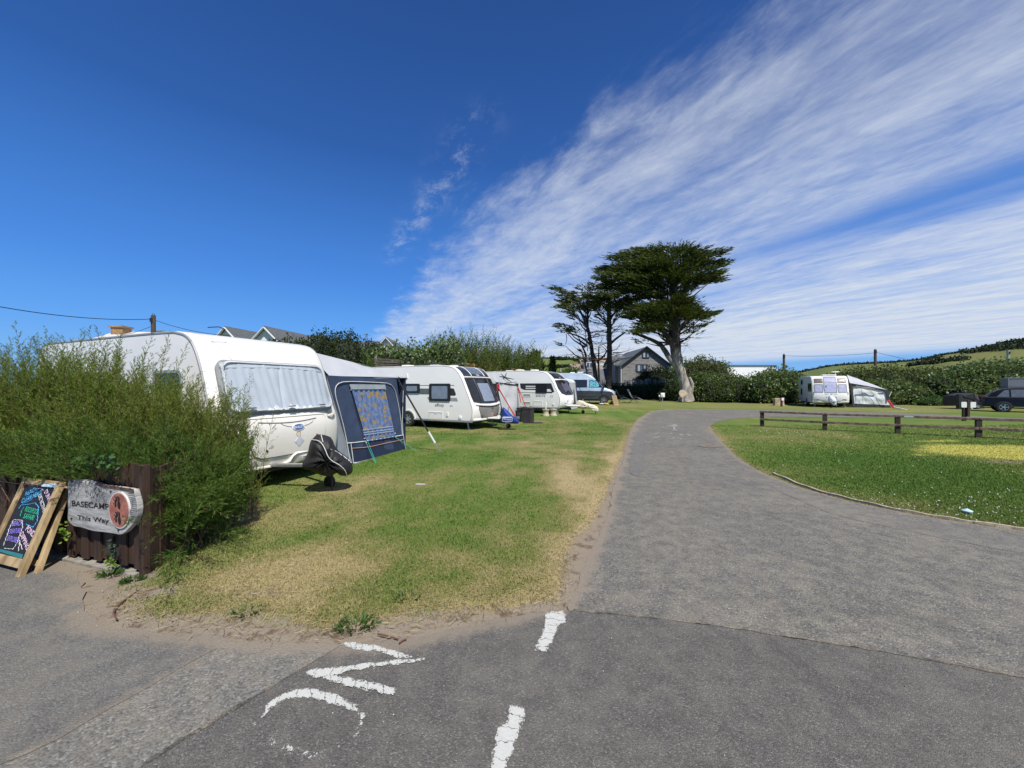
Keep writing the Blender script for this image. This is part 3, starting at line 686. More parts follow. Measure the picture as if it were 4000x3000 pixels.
for dx, dy in ((0, 0), (8, 232)):
    for (x, y, ax, ay, ro) in ((900, 465, 28, 52, 8), (850, 465, 17, 27, 0), (848, 412, 18, 24, 10), (864, 375, 17, 30, 15), (898, 378, 15, 32, 5), (823, 440, 7, 9, 0), (822, 378, 6, 10, 30), (840, 343, 6, 11, 30), (880, 340, 6, 12, 20)):
        cc = SP.inv(*z3(x+dx, y+dy)); k1 = .0007
        mm.patch([(cc[0]+k1*(ax*math.cos(q)*math.cos(R(ro))-ay*math.sin(q)*math.sin(R(ro))), cc[1]+k1*(ax*math.cos(q)*math.sin(R(ro))+ay*math.sin(q)*math.cos(R(ro)))) for q in [w*math.pi/7 for w in range(14)]], smap, .0135, .017, 2)
mm.build('paw_prints', mat('black_print', (.012, .01, .01), .7), pq)
for x, y in ((165, 118), (158, 675), (749, 270), (865, 850)):
    cc = SP.inv(*z3(x, y)); mm = M(); mm.patch([(cc[0]+.009*math.cos(q*R(30)), cc[1]+.009*math.sin(q*R(30))) for q in range(12)], smap, 0, .007, 2); mm.build('screw', DARKMET, sg)
mm = M(); rd = [SP.inv(*z3(x, y)) for x, y in ((1000, 290), (1100, 300), (1138, 440), (1146, 560), (1115, 690), (1010, 810), (1040, 700), (1052, 560), (1035, 400))]
for j in range(16):
    t = j/15; a = SP.inv(*z3(1005+45*math.sin(t*2.6), 300+430*t)); b = SP.inv(*z3(1095+50*math.sin(t*2.8), 290+420*t)); mm.bar(rel(SP(*a, .001)), rel(SP(*b, .001)), .0022, .002, SP.n)
mm.build('saw_marks', mat('saw_mark', (.06, .055, .05), .9), sg)
M().ext([rel(SP(*SP.inv(*z3(x, y)), .001)) for x, y in ((520, 150), (700, 172), (1092, 232), (1098, 288), (1000, 262), (860, 232), (640, 205), (560, 180))], SP.n*.004).build('bark_edge', mat('bark_brown', (.12, .065, .045), .9, .4, 12, .5), sg)

# chalk board leaning on the fence
AB = Vector((-.952, .307, 0)); O1 = G(82, 2258); TP = P(247, 1883, 3.72); BB = (TP-O1).normalized(); LB = (TP-O1).length
CB = Plane(O1, -AB, BB)          # a runs to the right along the bottom: the right leg is a = 0, the left a = -.62
ROUGH = mat('tanalised_pine', (.33, .22, .10), .8, .35, 8, .35, 30, stretch=(1, 1, .3), col2=(.48, .35, .19))
ab = thing('chalk_board', 'folded A board in a yellowish timber frame chalked with beach activities', 'chalk board', O1)
rl = lambda p: p-O1
Wd = .62
def slat(pl, a0, b0, a1, b1, w, th=.035, off=0):
    return (rl(pl(a0, b0, off)), rl(pl(a1, b1, off)), w, th, pl.n)
fr = M()
fr.bar(*slat(CB, -.022, 0, -.022, LB, .055, .045)); fr.bar(*slat(CB, -Wd+.022, 0, -Wd+.022, LB, .055, .045))
fr.bar(*slat(CB, -Wd+.05, LB-.03, -.05, LB-.03, .06)); fr.bar(*slat(CB, -Wd+.05, .105, -.05, .105, .075))
fr.build('frame', ROUGH, ab, bevel=.004)
O2 = G(112, 2257)+Vector((0, .03, 0)); C2 = Plane(O2, -AB, (P(258, 1890, 3.80)-O2).normalized())
fr = M(); fr.bar(*slat(C2, -.012, 0, -.012, LB-.02, .045, .04, -.03)); fr.bar(*slat(C2, -Wd, 0, -Wd, LB-.02, .05, .04, -.03)); fr.bar(*slat(C2, -Wd+.05, .1, -.05, .1, .05, .03, -.03))
fr.build('rear_frame', ROUGH, ab, bevel=.004)
bmap = lambda a, b, o: rl(CB(a, b, o))
bd = M().patch([(-Wd+.045, .13), (-.045, .13), (-.045, LB-.055), (-Wd+.045, LB-.055)], bmap, -.012, .004, 1).build('chalkboard', mat('blackboard', (.012, .012, .016), .55, .3, 30), ab)
z2 = lambda x, y: (x/3.687, 1830+y/3.687)
CHALK = {'blue': (.10, .45, .80), 'green': (.03, .42, .24), 'pink': (.80, .55, .70), 'purple': (.28, .20, .72), 'white': (.70, .66, .66), 'teal': (.02, .17, .18)}
cm = {c: mat('chalk_'+c, v, .9, .15, 60) for c, v in CHALK.items()}
for st, L_, R_, h, c in (('BEACH', (372, 405), (545, 318), .047, 'blue'), ('CLEAN HERO', (318, 505), (600, 378), .05, 'blue'), ('DUNE', (648, 350), (705, 480), .045, 'pink'), ('DETECTIVE', (562, 400), (632, 640), .04, 'white'),
                         ('ROCKPOOL', (365, 615), (548, 665), .046, 'green'), ('SAFARI', (340, 715), (488, 748), .046, 'green'), ('BEACH', (180, 828), (325, 820), .043, 'purple'), ('CREATURE', (125, 942), (300, 925), .043, 'purple'),
                         ('EXPLORER', (108, 1035), (268, 1075), .045, 'purple'), ('POND', (375, 890), (482, 995), .05, 'pink'), ('DIPPING', (300, 960), (392, 1185), .045, 'pink')):
    mm = M(); text_px(mm, st, z2(*L_), z2(*R_), h, CB, .0065, .012)
    mm.v = [tuple(Vector(q)-O1) for q in mm.v]; mm.build('lettering', cm[c], bd, norm=False)
def scal(pts, n, amp):
    q = []
    for i in range(len(pts)-1):
        for j in range(n):
            t = j/n; x = pts[i][0]+(pts[i+1][0]-pts[i][0])*t; y = pts[i][1]+(pts[i+1][1]-pts[i][1])*t; q.append((x+amp*math.sin(t*14), y-amp*abs(math.sin(t*9))))
    return q
for c, pts in (('blue', [(280, 580), (320, 530), (420, 520), (520, 500), (570, 560), (560, 650), (550, 760), (490, 850), (380, 800)]), ('white', [(60, 1110), (110, 980), (150, 860), (210, 740), (330, 750), (340, 850), (300, 950), (270, 1060), (200, 1165), (60, 1150)]),
               ('green', [(300, 690), (330, 600), (360, 560)]), ('pink', [(540, 300), (600, 290), (640, 320)]), ('white', [(290, 1030), (340, 1180)]), ('white', [(275, 1190), (300, 1050)]), ('blue', [(330, 520), (480, 450)])):
    M().tube([bmap(*CB.inv(*z2(*p)), .006) for p in scal(pts, 14, 5)], .0022, 4).build('chalk_outline', cm[c], bd)
M().ext([bmap(*CB.inv(*z2(*p)), .0055) for p in ((20, 1160), (345, 1235), (330, 1298), (0, 1195))], CB.n*.001).build('chalk_band', cm['teal'], bd)
M().ext([bmap(*CB.inv(*z2(*p)), .02) for p in ((650, 235), (860, 215), (840, 280), (640, 262))], CB.n*.003).build('label_strip', mat('blue_white_label', (.40, .55, .68), .6, .3, 30), ab)

# ivy and bindweed
def ivy(name, px, py, off, rx, rz, n, sz, m, label):
    c = ray_plane(px, py, FK+FN*off, FN); p = np.array([list(FD*rng.normal(0, rx)+Vector((0, 0, rng.normal(0, rz)))+FN*rng.uniform(0, .05)) for _ in range(n)])
    d = np.column_stack([rng.normal(0, .6, n)-.2, rng.normal(-.5, .3, n), rng.normal(-.3, .5, n)]); nr = np.tile(np.array(FN), (n, 1))+rng.normal(0, .5, (n, 3))
    v, q = leaves(p, d, rng.uniform(.6, 1.2, n)*sz, rng.uniform(.6, 1.0, n)*sz, .1, np.cross(nr, unit(d)))
    o = npmesh(name, v, q, m); o.location = c; return tag(o, label, 'ivy', 'climbing leaves on the brown fence')
IVY = leafmat('ivy_leaf', (.02, .055, .015), (.05, .11, .03), (.09, .16, .05)); IVYL = leafmat('young_ivy_leaf', (.08, .16, .02), (.16, .26, .03), (.24, .36, .05)); IVYG = leafmat('blue_ivy_leaf', (.02, .045, .03), (.04, .075, .05), (.06, .10, .07))
ivy('ivy', 400, 1800, .10, .17, .035, 130, .05, IVY, 'bright ivy leaves trailing along the top of the brown fence above the sign')
ivy('ivy', 272, 2075, .06, .03, .04, 34, .035, IVYL, 'ivy sprig poking out below the left end of the wooden sign')
ivy('ivy', 456, 2135, .05, .025, .05, 44, .035, IVYG, 'blue green ivy tuft hanging below the sign on brown boards')
ivy('ivy', 452, 2190, .04, .03, .025, 26, .032, IVYL, 'yellow green ivy tip low on the brown boards below the blue green tuft')

# ------------------------------------------------------------------ feathery bushes
def clear_fence(p):
    """growth may lean over the top of the brown fence but not hang far down its front"""
    f = (p[..., 0]-FK.x)*FN.x+(p[..., 1]-FK.y)*FN.y; s = (p[..., 0]-FK.x)*FD.x+(p[..., 1]-FK.y)*FD.y
    return ~((f > -.03) & (s > -.06) & (p[..., 2] < .97-.12*np.clip((s-.3)/.25, 0, 1)-.08*np.clip(s-.7, 0, 1)+.02*np.sin(s*40))) & ~((f > .38)) & (p[..., 0]+(.665+.012*np.sin(p[..., 2]*9))*p[..., 1] < 0)
def tamarisk(name, label, group, base, spread, nst, lng, lean, mleaf, mwood, br=46, fine=5, thick=1.0, droop=.25, hull=None, cat='bush', dens=1.0):
    """bush of many thin plumes; base: list of root points, spread: outward reach"""
    root = thing(name, label, cat, base[0], 0, group); o0 = Vector(base[0])
    LP, LD, LL, LW = [], [], [], []; wood = M()
    for s in range(nst):
        b = np.array(random.choice(base))+np.array([random.gauss(0, spread[0]), random.gauss(0, spread[1]), 0]); b[2] = random.uniform(.0, lng[0]*.5)+base[0][2]
        az = random.uniform(0, 2*math.pi); ti = abs(random.gauss(0, lean[0]))+lean[1]*random.random()
        d = np.array([math.cos(az)*math.sin(ti), math.sin(az)*math.sin(ti), math.cos(ti)])
        L = random.uniform(*lng); dr = np.array([d[0]*droop, d[1]*droop, -droop*.35])*L
        T = np.linspace(0, 1, br); pts = b[None]+d[None]*(T*L)[:, None]+dr[None]*(T**2)[:, None]
        if hull is not None and not hull(pts[[br//2, -1]]).all(): continue
        kk = np.array([0, .3, .6, 1.0]); wp = [b+d*t*L+dr*t*t for t in kk]
        wood.tube([Vector(w)-o0 for w in wp], [.005*thick**.5, .004*thick**.5, .0025*thick**.5, .001*thick**.5], 4, False)
        td = unit(d[None]+2*dr[None]*T[:, None]/L)
        sel = T > .12; P0, TD, TT = pts[sel], td[sel], T[sel]; n = len(P0)
        side = rng.normal(size=(n, 3)); side = unit(side-TD*(side*TD).sum(1)[:, None])
        bl = (.17*(1-TT)**.75+.035)*thick*rng.uniform(.6, 1.25, n); bdir = unit(TD*.9+side*.75+np.array([0, 0, .15]))
        for f in range(fine):
            u = rng.uniform(0, 1, (n, 1)); pos = P0+bdir*bl[:, None]*u; s2 = rng.normal(size=(n, 3))
            LP.append(pos); LD.append(unit(bdir+s2*.30)); LL.append(np.maximum(.022, bl*.42*rng.uniform(.6, 1.2, n))); LW.append(.0040*thick**1.75*np.clip(.45+bl/(.14*thick), .45, 1.2)*rng.uniform(.7, 1.4, n))
    p = np.concatenate(LP)-np.array(o0); d = np.concatenate(LD)
    if hull is not None:
        kx = hull(p+np.array(o0)) & hull(p+d*.05+np.array(o0)); p, d = p[kx], d[kx]; ll, lw = np.concatenate(LL)[kx], np.concatenate(LW)[kx]
    else: ll, lw = np.concatenate(LL), np.concatenate(LW)
    v, q = leaves(p, d, ll, lw, .05)
    npmesh('foliage', v, q, mleaf, root); wood.build('stems', mwood, root)
    return root
TAM = leafmat('tamarisk_green', (.062, .104, .017), (.165, .228, .036), (.30, .35, .064), .7, .35)
TAM2 = leafmat('tamarisk_olive', (.074, .105, .019), (.178, .226, .040), (.31, .345, .072), .7, .35)
TAM3 = leafmat('shrub_green', (.033, .080, .013), (.095, .172, .028), (.215, .29, .048), .7, .3)
STEM = mat('reddish_stem', (.10, .055, .035), .8, .3)
GT = 'feathery bushes behind the brown fence'
tamarisk('tamarisk_bush', 'tall feathery tamarisk bush at the left edge, rising above the chalk board', GT, [(-5.9, 5.0, .05), (-5.4, 4.8, .05), (-6.6, 5.3, .05), (-5.0, 4.75, .05)], (.45, .22), 640, (1.15, 2.12), (.22, .1), TAM, STEM, 60, 16, hull=clear_fence)
tamarisk('tamarisk_bush', 'olive tamarisk bush in the middle of the hedge, hiding the near caravan side', GT, [(-4.5, 4.75, .05), (-4.0, 4.6, .05), (-4.9, 4.6, .05)], (.35, .2), 600, (.82, 1.56), (.25, .12), TAM2, STEM, 58, 16, hull=clear_fence)
tamarisk('tamarisk_bush', 'thin tamarisk plumes standing in front of the near caravan window', GT, [(-3.28, 4.66, .05), (-3.5, 4.75, .05)], (.08, .09), 15, (1.0, 1.70), (.10, .04), TAM, STEM, 52, 7)
tamarisk('fence_top_bush', 'dark green feathery growth spilling over the brown fence above chalk board and sign', GT, [(-4.3, 4.02, .25), (-4.9, 4.2, .25), (-3.9, 3.9, .25), (-5.4, 4.36, .25), (-4.6, 4.1, .25)], (.24, .09), 800, (.62, 1.12), (.5, .25), TAM3, STEM, 46, 14, droop=.5, hull=clear_fence)
tamarisk('shrub', 'dense green shrub bulging round the fence end onto the lawn', GT, [(-3.50, 4.2, .05), (-3.55, 4.5, .05), (-3.42, 3.95, .05), (-3.7, 4.3, .05)], (.13, .15), 820, (.45, 1.20), (.44, .2), TAM3, STEM, 46, 14, droop=.5, hull=clear_fence)

# ------------------------------------------------------------------ helper for rounded soft things
def inflate(mm, outl, mp, depth, rings=7, wob=.0, back=True):
    """pillow over a star shaped outline"""
    n = len(outl); cx = sum(p[0] for p in outl)/n; cy = sum(p[1] for p in outl)/n
    for sgn in ((1, -1) if back else (1,)):
        o = len(mm.v); mm.v.append(tuple(mp(cx, cy, sgn*depth)))
        for i in range(1, rings+1):
            t = i/rings; h = depth*math.sqrt(max(0, 1-t**2.4))
            for j, p in enumerate(outl):
                w = 1+wob*math.sin(j*1.1+i*.9)*math.sin(j*.37+2)*(1-t)
                mm.v.append(tuple(mp(cx+(p[0]-cx)*t, cy+(p[1]-cy)*t, sgn*h*w)))
        for j in range(n): mm.f.append((o, o+1+j, o+1+(j+1) % n))
        for i in range(rings-1):
            for j in range(n):
                a = o+1+i*n; mm.f.append((a+j, a+n+j, a+n+(j+1) % n, a+(j+1) % n))
    return mm
# ------------------------------------------------------------------ caravans
class Body:
    """caravan body: u forward (nose near 0), v to the left, z up. front: (u, z) from bottom to roof"""
    def __init__(s, front, roof, L, W, bow=.12, rear=((.0, .06), (.08, .3))):
        s.front = smoothline(front, 2); s.L, s.W, s.hw, s.bow = L, W, W/2, bow
        z0 = front[0][1]; zr = roof[-1][1]
        s.roof = roof
        back = [(-L+.45, zr), (-L+.16, zr-.08), (-L+.04, zr-.35), (-L, zr-1.0), (-L+.02, z0)]
        s.prof = list(s.front)+smoothline([s.front[-1]]+list(roof)+back, 2)[1:]
        s.fz = np.array([p[1] for p in s.front]); s.fu = np.array([p[0] for p in s.front])
    def uoff(s, u, v): return -s.bow*(abs(v)/s.hw)**2.6*min(1, max(0, (u+1.1)/.8))
    def fmap(s, v, z, off=0):
        u = float(np.interp(z, s.fz, s.fu)); du = (float(np.interp(z+.02, s.fz, s.fu))-float(np.interp(z-.02, s.fz, s.fu)))/.04
        n = Vector((1, 2.6*s.bow*(abs(v)/s.hw)**1.6*(1 if v > 0 else -1)/s.hw, -du)).normalized()
        return Vector((u+s.uoff(u, v), v, z))+n*off
    def smap(s, side):
        return lambda u, z, off=0: Vector((u, side*(s.hw+off), z))
    def inset(s, r):
        p = s.prof; q = []
        for i in range(len(p)):
            a = Vector(p[max(0, i-1)]); b = Vector(p[min(len(p)-1, i+1)]); t = (b-a).normalized(); q.append(Vector(p[i])-Vector((t.y, -t.x))*r)
        return q
    def shell(s, r=.05):
        rings = []
        for sgn in (-1, 1):
            g = []
            for t in (0, .3, .6, 1):
                a = t*math.pi/2; g.append((sgn*(s.hw-r+r*math.cos(a)), r*(1-math.sin(a))))
            if sgn == 1: g = g[::-1]
            rings += g if sgn == 1 else g
            if sgn == -1: rings += [(v, 0) for v in np.linspace(-s.hw+r, s.hw-r, 11)[1:-1]]
        return M().loft([[(q.x+s.uoff(q.x, v), v, q.y) for q in s.inset(i)] for v, i in rings])
def rect(u0, u1, z0, z1, r=.06): return rrect(abs(u1-u0), abs(z1-z0), min(r, abs(u1-u0)/2.01, abs(z1-z0)/2.01), (u0+u1)/2, (z0+z1)/2)
def framed(b, mp, ol, parent, name='window', frame=None, pane=None, fw=.045, off=.012, rings=5):
    f = M().band(ol, scale2(ol, 1-2*fw/(max(p[0] for p in ol)-min(p[0] for p in ol)), 1-2*fw/(max(p[1] for p in ol)-min(p[1] for p in ol))), mp, 0, off+.012).build(name, frame, parent, 40)
    M().patch(scale2(ol, .985), mp, .001, off, rings).build('pane', pane, f, 60); return f
def wheel(parent, c, r, w, axis='Y', name='wheel', spokes=7, side=-1):
    t = M().lathe([(r*.62, -w/2), (r*.94, -w/2), (r, -w*.35), (r, w*.35), (r*.94, w/2), (r*.62, w/2), (r*.62, -w/2)], (0, 0, 0), axis, 28)
    o = t.build(name, RUBBER, parent, 40); o.location = c
    rm = M().lathe([(r*.64, 0), (r*.64, side*w*.46), (r*.57, side*w*.46), (r*.54, side*w*.3), (r*.54, 0)], (0, 0, 0), axis, 28)
    for i in range(spokes):
        a = 2*math.pi*i/spokes; A = Vector((math.cos(a), 0, math.sin(a))) if axis == 'Y' else Vector((0, math.cos(a), math.sin(a))); ax = Vector((0, 1, 0)) if axis == 'Y' else Vector((1, 0, 0))
        rm.bar(A*r*.1+ax*side*w*.42, A*r*.6+ax*side*w*.44, r*.13, w*.12, ax)
    rm.lathe([(.0, 0), (r*.16, 0), (r*.16, side*w*.45), (0, side*w*.47)], (0, 0, 0), axis, 14)
    rm.build('rim', ALLOY, o, 40)
    M().lathe([(0, side*w*.05), (r*.55, side*w*.05), (r*.55, side*w*.1), (0, side*w*.1)], (0, 0, 0), axis, 20).build('brake_disc', DARKMET, o)
    return o
def under(b, root, whu, r=.32, both=True):
    c = M(); c.box((-b.L/2-.1, 0, .30), (b.L-.5, b.W-.5, .12)); c.box((-b.L*.5, 0, .26), (.1, b.W-.3, .1)); c.build('chassis', DARKMET, root)
    for sd in ((-1, 1) if both else (-1,)):
        wheel(root, (whu, sd*(b.hw-.055), r), r, .19, side=sd)
        a = [(whu+(r+.09)*math.cos(R(t)), r+(r+.09)*math.sin(R(t))) for t in range(0, 181, 12)]; a2 = [(whu+(r+.025)*math.cos(R(t)), r+(r+.025)*math.sin(R(t))) for t in range(0, 181, 12)]
        M().ext([b.smap(sd)(*p, .0) for p in a+a2[::-1]], (0, sd*.018, 0)).build('wheel_arch', WHITE2, root)
        M().patch(a2+[(whu-(r+.025), .29), (whu+(r+.025), .29)], b.smap(sd), .0, .004, 2).build('arch_recess', BLACKP, root)
def aframe(root, z=.42, L=1.15, w=.8, wh=True):
    a = M(); a.tube([(-.5, w/2, z-.03), (L*.86, .04, z+.02)], .035, 6).tube([(-.5, -w/2, z-.03), (L*.86, -.04, z+.02)], .035, 6); a.bar((L*.8, 0, z+.03), (L+.12, 0, z+.05), .09, .09)
    a.build('a_frame', STEEL, root)
    if wh:
        j = M(); j.tube([(L*.62, .17, .1), (L*.62, .17, .85)], .024, 8); o = j.build('jockey_wheel', STEEL, root)
        M().lathe([(.02, -.03), (.1, -.03), (.1, .03), (.02, .03), (.02, -.03)], (L*.62, .17, .10), 'Y', 16).build('tyre', RUBBER, o)
def legs(b, root):
    for u in (-.55, -b.L+.6):
        for v in (-1, 1): M().bar((u, v*(b.hw-.25), .34), (u+.1, v*(b.hw-.18), .02), .05, .04).box((u+.1, v*(b.hw-.18), .012), (.12, .12, .024)).build('corner_steady', STEEL, root)
def roofkit(b, root, us, w=.42):
    for (u, v, s, h) in us:
        M().box((u, v, b.roof[-1][1]+h/2), (s, s, h)).build('roof_vent', WHITE, root, bevel=.025)
def rail(b, root, m=GREYTRIM, r=.016):
    q = b.inset(.028)
    for sd in (-1, 1):
        pts = [(p.x+b.uoff(p.x, b.hw), sd*(b.hw-.012), p.y) for p in q[2:-2]]
        M().tube(pts, r, 6).build('awning_rail', m, root, 50)
LGREY = mat('light_grey_decal', (.33, .35, .36), .4, .06); DECAL = mat('dark_decal', (.03, .032, .036), .3, .08); GOLD = mat('gold_decal', (.50, .36, .14), .35, .1)
SKIRT = mat('skirt_grey', (.27, .28, .28), .45, .1)

# ---- nearest caravan
nr = thing('caravan', 'older cream white caravan with one wide curtained front window, nearest the camera', 'caravan', (-3.745, 6.534, 0), R(-23.1))
b1 = Body([(-.10, .36), (-.04, .52), (.0, .9), (-.04, 1.15), (-.145, 1.34), (-.27, 1.68), (-.39, 2.0), (-.56, 2.30), (-.80, 2.50), (-1.2, 2.565)], [(-1.7, 2.58), (-4.5, 2.58)], 6.1, 2.2, .13)
b1.shell(.055).build('body', WHITE, nr, 35)
rail(b1, nr, GREYTRIM, .022)
wo = rrect(1.86, .80, .13, 0, 1.655, 6); wo = [(a*(1-.035*(z-1.3)), z-.045*(1-(a/.93)**2)*(1 if z < 1.6 else 0)) for a, z in wo]
GT1 = mat('window_rubber_grey', (.25, .26, .27), .5, .05)
w1 = M().band(scale2(wo, 1.035, 1.07), scale2(wo, .975, .95), b1.fmap, 0, .06).build('window', GT1, nr, 50)
mm = M(); N = 90
def cur(i, j):
    a = -.89+1.78*i; z = 1.29+.74*j; split = abs(i-.47+.06*(.5-j)); f = .006*math.sin(a*46+1.2*math.sin(j*2.2+a*3))+.005*math.sin(a*19+j)
    return b1.fmap(a, z, -.02+f-.03*math.exp(-(split/.01)**2))
# the body behind the glass is closed by the white shell: curtains hang just proud of it, under the acrylic
mm.grid(lambda i, j: cur(i, j)+Vector((.095, 0, .025)), N, 10).build('curtain', mat('pale_curtain', (.64, .67, .71), .85, .05, 3), w1, 60)
M().band(rrect(1.80, .10, .03, 0, 1.98), rrect(1.76, .06, .02, 0, 1.98), b1.fmap, .06, .086).build('blind_cassette', mat('cassette_grey', (.42, .45, .48), .5), w1)
M().patch(rrect(1.76, .075, .02, 0, 1.985), b1.fmap, .06, .083).build('blind_roll', mat('cassette_white', (.66, .69, .72), .5), w1)
M().patch(scale2(wo, .99, .98), b1.fmap, .09, .112, 6).build('pane', glass('clear_acrylic', (.90, .93, .96), .17, (.14, .17, .2)), w1, 60)
M().band(scale2(wo, .985, .97), scale2(wo, .955, .92), b1.fmap, .02, .120).build('window_frame', mat('pale_frame', (.55, .57, .59), .4), w1, 50)
for a in (-.62, .02, .64): M().box(b1.fmap(a, 1.305, .122), (.03, .12, .016)).build('catch', BLACKP, w1, bevel=.004)
# panel joints, locker, grab handles, lettering, badge
SHADE = mat('panel_gap', (.10, .10, .095), .8)
lk = [(-.82, 1.165), (.70, 1.165), (.74, 1.1), (.66, .60), (.58, .545), (-.48, .545), (-.60, .60), (-.76, 1.0)]
lk = smoothline(dense(lk, 3), 2, True)
g1 = M().band(scale2(lk, 1.016, 1.045), scale2(lk, .99, .97), b1.fmap, -.01, .009).build('gas_locker_door', SHADE, nr)
M().patch(scale2(lk, .998, .995), b1.fmap, 0, .020, 8).build('door_panel', WHITE, g1, 40)
M().tube([b1.fmap(-.55+1.05*t, 1.115-.035*math.sin(t*3.1), .022) for t in np.linspace(0, 1, 14)], .007, 6).build('door_trim', SHADE, g1)
M().lathe([(0, 0), (.018, 0), (.018, .008), (0, .01)], b1.fmap(-.42, .66, .018), 'X', 12).build('lock', BLACKP, g1)
for pts in ([(-.62, 2.02), (-.74, 2.25), (-.86, 2.47), (-.9, 2.56)], [(.62, 2.02), (.63, 2.25), (.62, 2.47), (.6, 2.56)]):
    M().tube([b1.fmap(a, z, .001) for a, z in smoothline(pts, 2)], .006, 4).build('panel_joint', mat('joint_grey', (.45, .45, .43), .6), nr)
mm = M(); text(mm, 'PAGEANT', .17, b1.fmap, -.02, 2.235, 0, .0022, .01, 0, 1.35); mm.build('lettering', WHITE, nr, norm=False)
bo = [(.115*math.cos(R(t)), .99+.058*math.sin(R(t))) for t in range(0, 360, 12)]; bo = [(a+.12, z) for a, z in bo]
bg_ = M().patch(bo, b1.fmap, .008, .030, 3).build('badge', mat('badge_white', (.72, .74, .76), .3), nr, 50)
M().patch(scale2(bo, .86, .8), b1.fmap, .018, .0325, 3).build('badge_oval', mat('badge_blue', (.02, .09, .36), .3), bg_)
mm = M(); text(mm, 'BAILEY', .062, b1.fmap, .12, .99, 0, .034, .016, .1, 1.0); mm.build('lettering', mat('badge_letter', (.75, .78, .82), .4), bg_, norm=False)
for sgn in (-1, 1): M().tube([b1.fmap(.12+sgn*q, z, .022) for q, z in ((.12, 1.005), (.2, 1.02), (.28, 1.05), (.31, 1.075))], .006, 4).build('badge_wing', mat('grey_line', (.28, .28, .28), .5), bg_)
so3 = [(.12+.045*math.cos(R(t)), .88+.045*math.sin(R(t))) for t in range(0, 360, 20)]
st_ = M().band(so3, scale2(so3, .8), b1.fmap, .015, .025).build('round_sticker', mat('sticker_gold', (.55, .38, .16), .5), nr)
mm = M(); text(mm, '50', .035, b1.fmap, .12, .88, 0, .0255); mm.build('lettering', GOLD, st_, norm=False)
M().patch([(.14, .84), (.23, .75), (.14, .66), (.05, .75)], b1.fmap, .01, .0255, 2).build('diamond_sticker', mat('sticker_pale', (.58, .60, .68), .3), nr)
for sgn in (-1, 1):
    gh = M().patch(rrect(.20, .12, .03, sgn*.90, 1.16), b1.fmap, .0, .004, 3).build('grab_handle_recess', mat('recess_cream', (.46, .43, .38), .7), nr)
    M().tube([b1.fmap(sgn*(.80+.2*t), 1.13+.03*t, .02+.035*math.sin(t*3.14)) for t in np.linspace(0, 1, 7)], .014, 6).build('grab_handle', WHITE, gh, 50)
M().patch([(.44, .37), (1.0, .37), (1.0, .53), (.5, .50)], b1.fmap, 0, .02, 3).build('lower_step_panel', WHITE, nr)
M().tube([b1.fmap(a, z, .02) for a, z in ((-.95, .40), (-.1, .39), (.0, .43), (.04, .51), (.1, .545), (.95, .55))], .022, 6).build('bumper_moulding', WHITE, nr, 60)
M().patch([(.06, .37), (.08, .50), (.75, .52), (.75, .37)], b1.fmap, .0, .024, 3).build('hitch_fairing', WHITE, nr)
M().bar(b1.fmap(.25, .46, .03), b1.fmap(.48, .465, .03), .012, .012).build('fairing_slot', SHADE, nr)
mm = M(); c = b1.fmap(-1.03, 1.46, .0)
M().patch(rrect(.05, .12, .024, 1.02, 1.42), b1.fmap, 0, .03, 2).build('marker_light', mat('marker_lens', (.62, .6, .56), .25), nr)
for (u0, u1) in ((-1.75, -.95), (-4.2, -2.9)): framed(b1, b1.smap(-1), rect(u0, u1, 1.25, 1.95, .1), nr, 'side_window', mat('frame_grey', (.35, .4, .42), .4), TINT)
under(b1, nr, -3.4); aframe(nr, .42, 1.1); legs(b1, nr)
roofkit(b1, nr, [(-2.6, 0, .5, .06), (-4.4, .2, .4, .06)])
M().tube([(-.6, -.95, 2.60), (-.6, -.80, 2.63), (-.6, -.7, 2.60)], .008, 5).build('roof_clip', DARKMET, nr)

# black cover over its hitch
hc = Vector((-2.86, 6.10, 0)); hcv = thing('hitch_cover', 'black fabric cover with white piping draped over the nearest caravan hitch', 'cover', hc)
vd = Vector((hc.x, hc.y, 0)).normalized(); rt = Vector((vd.y, -vd.x, 0)); CP = Plane(Vector((hc.x, hc.y, .65)), rt, (0, 0, 1))
zz = lambda x, y: (1130+x/3.687, 1620+y/3.687)
co = [(400, 280), (470, 285), (540, 300), (590, 320), (630, 370), (650, 440), (690, 500), (760, 560), (840, 610), (890, 670), (915, 740), (915, 820), (880, 860), (800, 885), (740, 870), (700, 830), (660, 850), (600, 885), (520, 888), (420, 860), (340, 810), (270, 785), (220, 790), (185, 755),
      (190, 690), (230, 620), (270, 540), (285, 450), (310, 370), (350, 330)]
co = smoothline([CP.inv(*zz(*p)) for p in co], 1, True)
cmap = lambda a, b, o: CP(a, b, -o*1.0)-hc
BLK = mat('black_nylon', (.014, .014, .016), .62, .3, 5, .25, 14)
inflate(M(), co, cmap, .26, 9, .30).build('cover', BLK, hcv, 60)
PIPE = mat('white_piping', (.60, .60, .57), .7)
def on_cover(pts, dpt):
    q = []
    cx = sum(p[0] for p in co)/len(co); cy = sum(p[1] for p in co)/len(co)
    for x, y in smoothline(pts, 2):
        a, b = CP.inv(*zz(x, y)); ang = math.atan2(b-cy, a-cx); rr = math.hypot(a-cx, b-cy)
        best = min(co, key=lambda p: abs((math.atan2(p[1]-cy, p[0]-cx)-ang+math.pi) % (2*math.pi)-math.pi)); t = min(.99, rr/math.hypot(best[0]-cx, best[1]-cy))
        q.append(CP(a, b, dpt*math.sqrt(max(0, 1-t**2.4))*1.0+.02)-hc)
    return q
M().tube(on_cover([(330, 350), (430, 345), (490, 400), (530, 480), (560, 560), (620, 620), (700, 660), (770, 720), (815, 790), (820, 850), (800, 884)], .30), .007, 5).build('piping', PIPE, hcv)
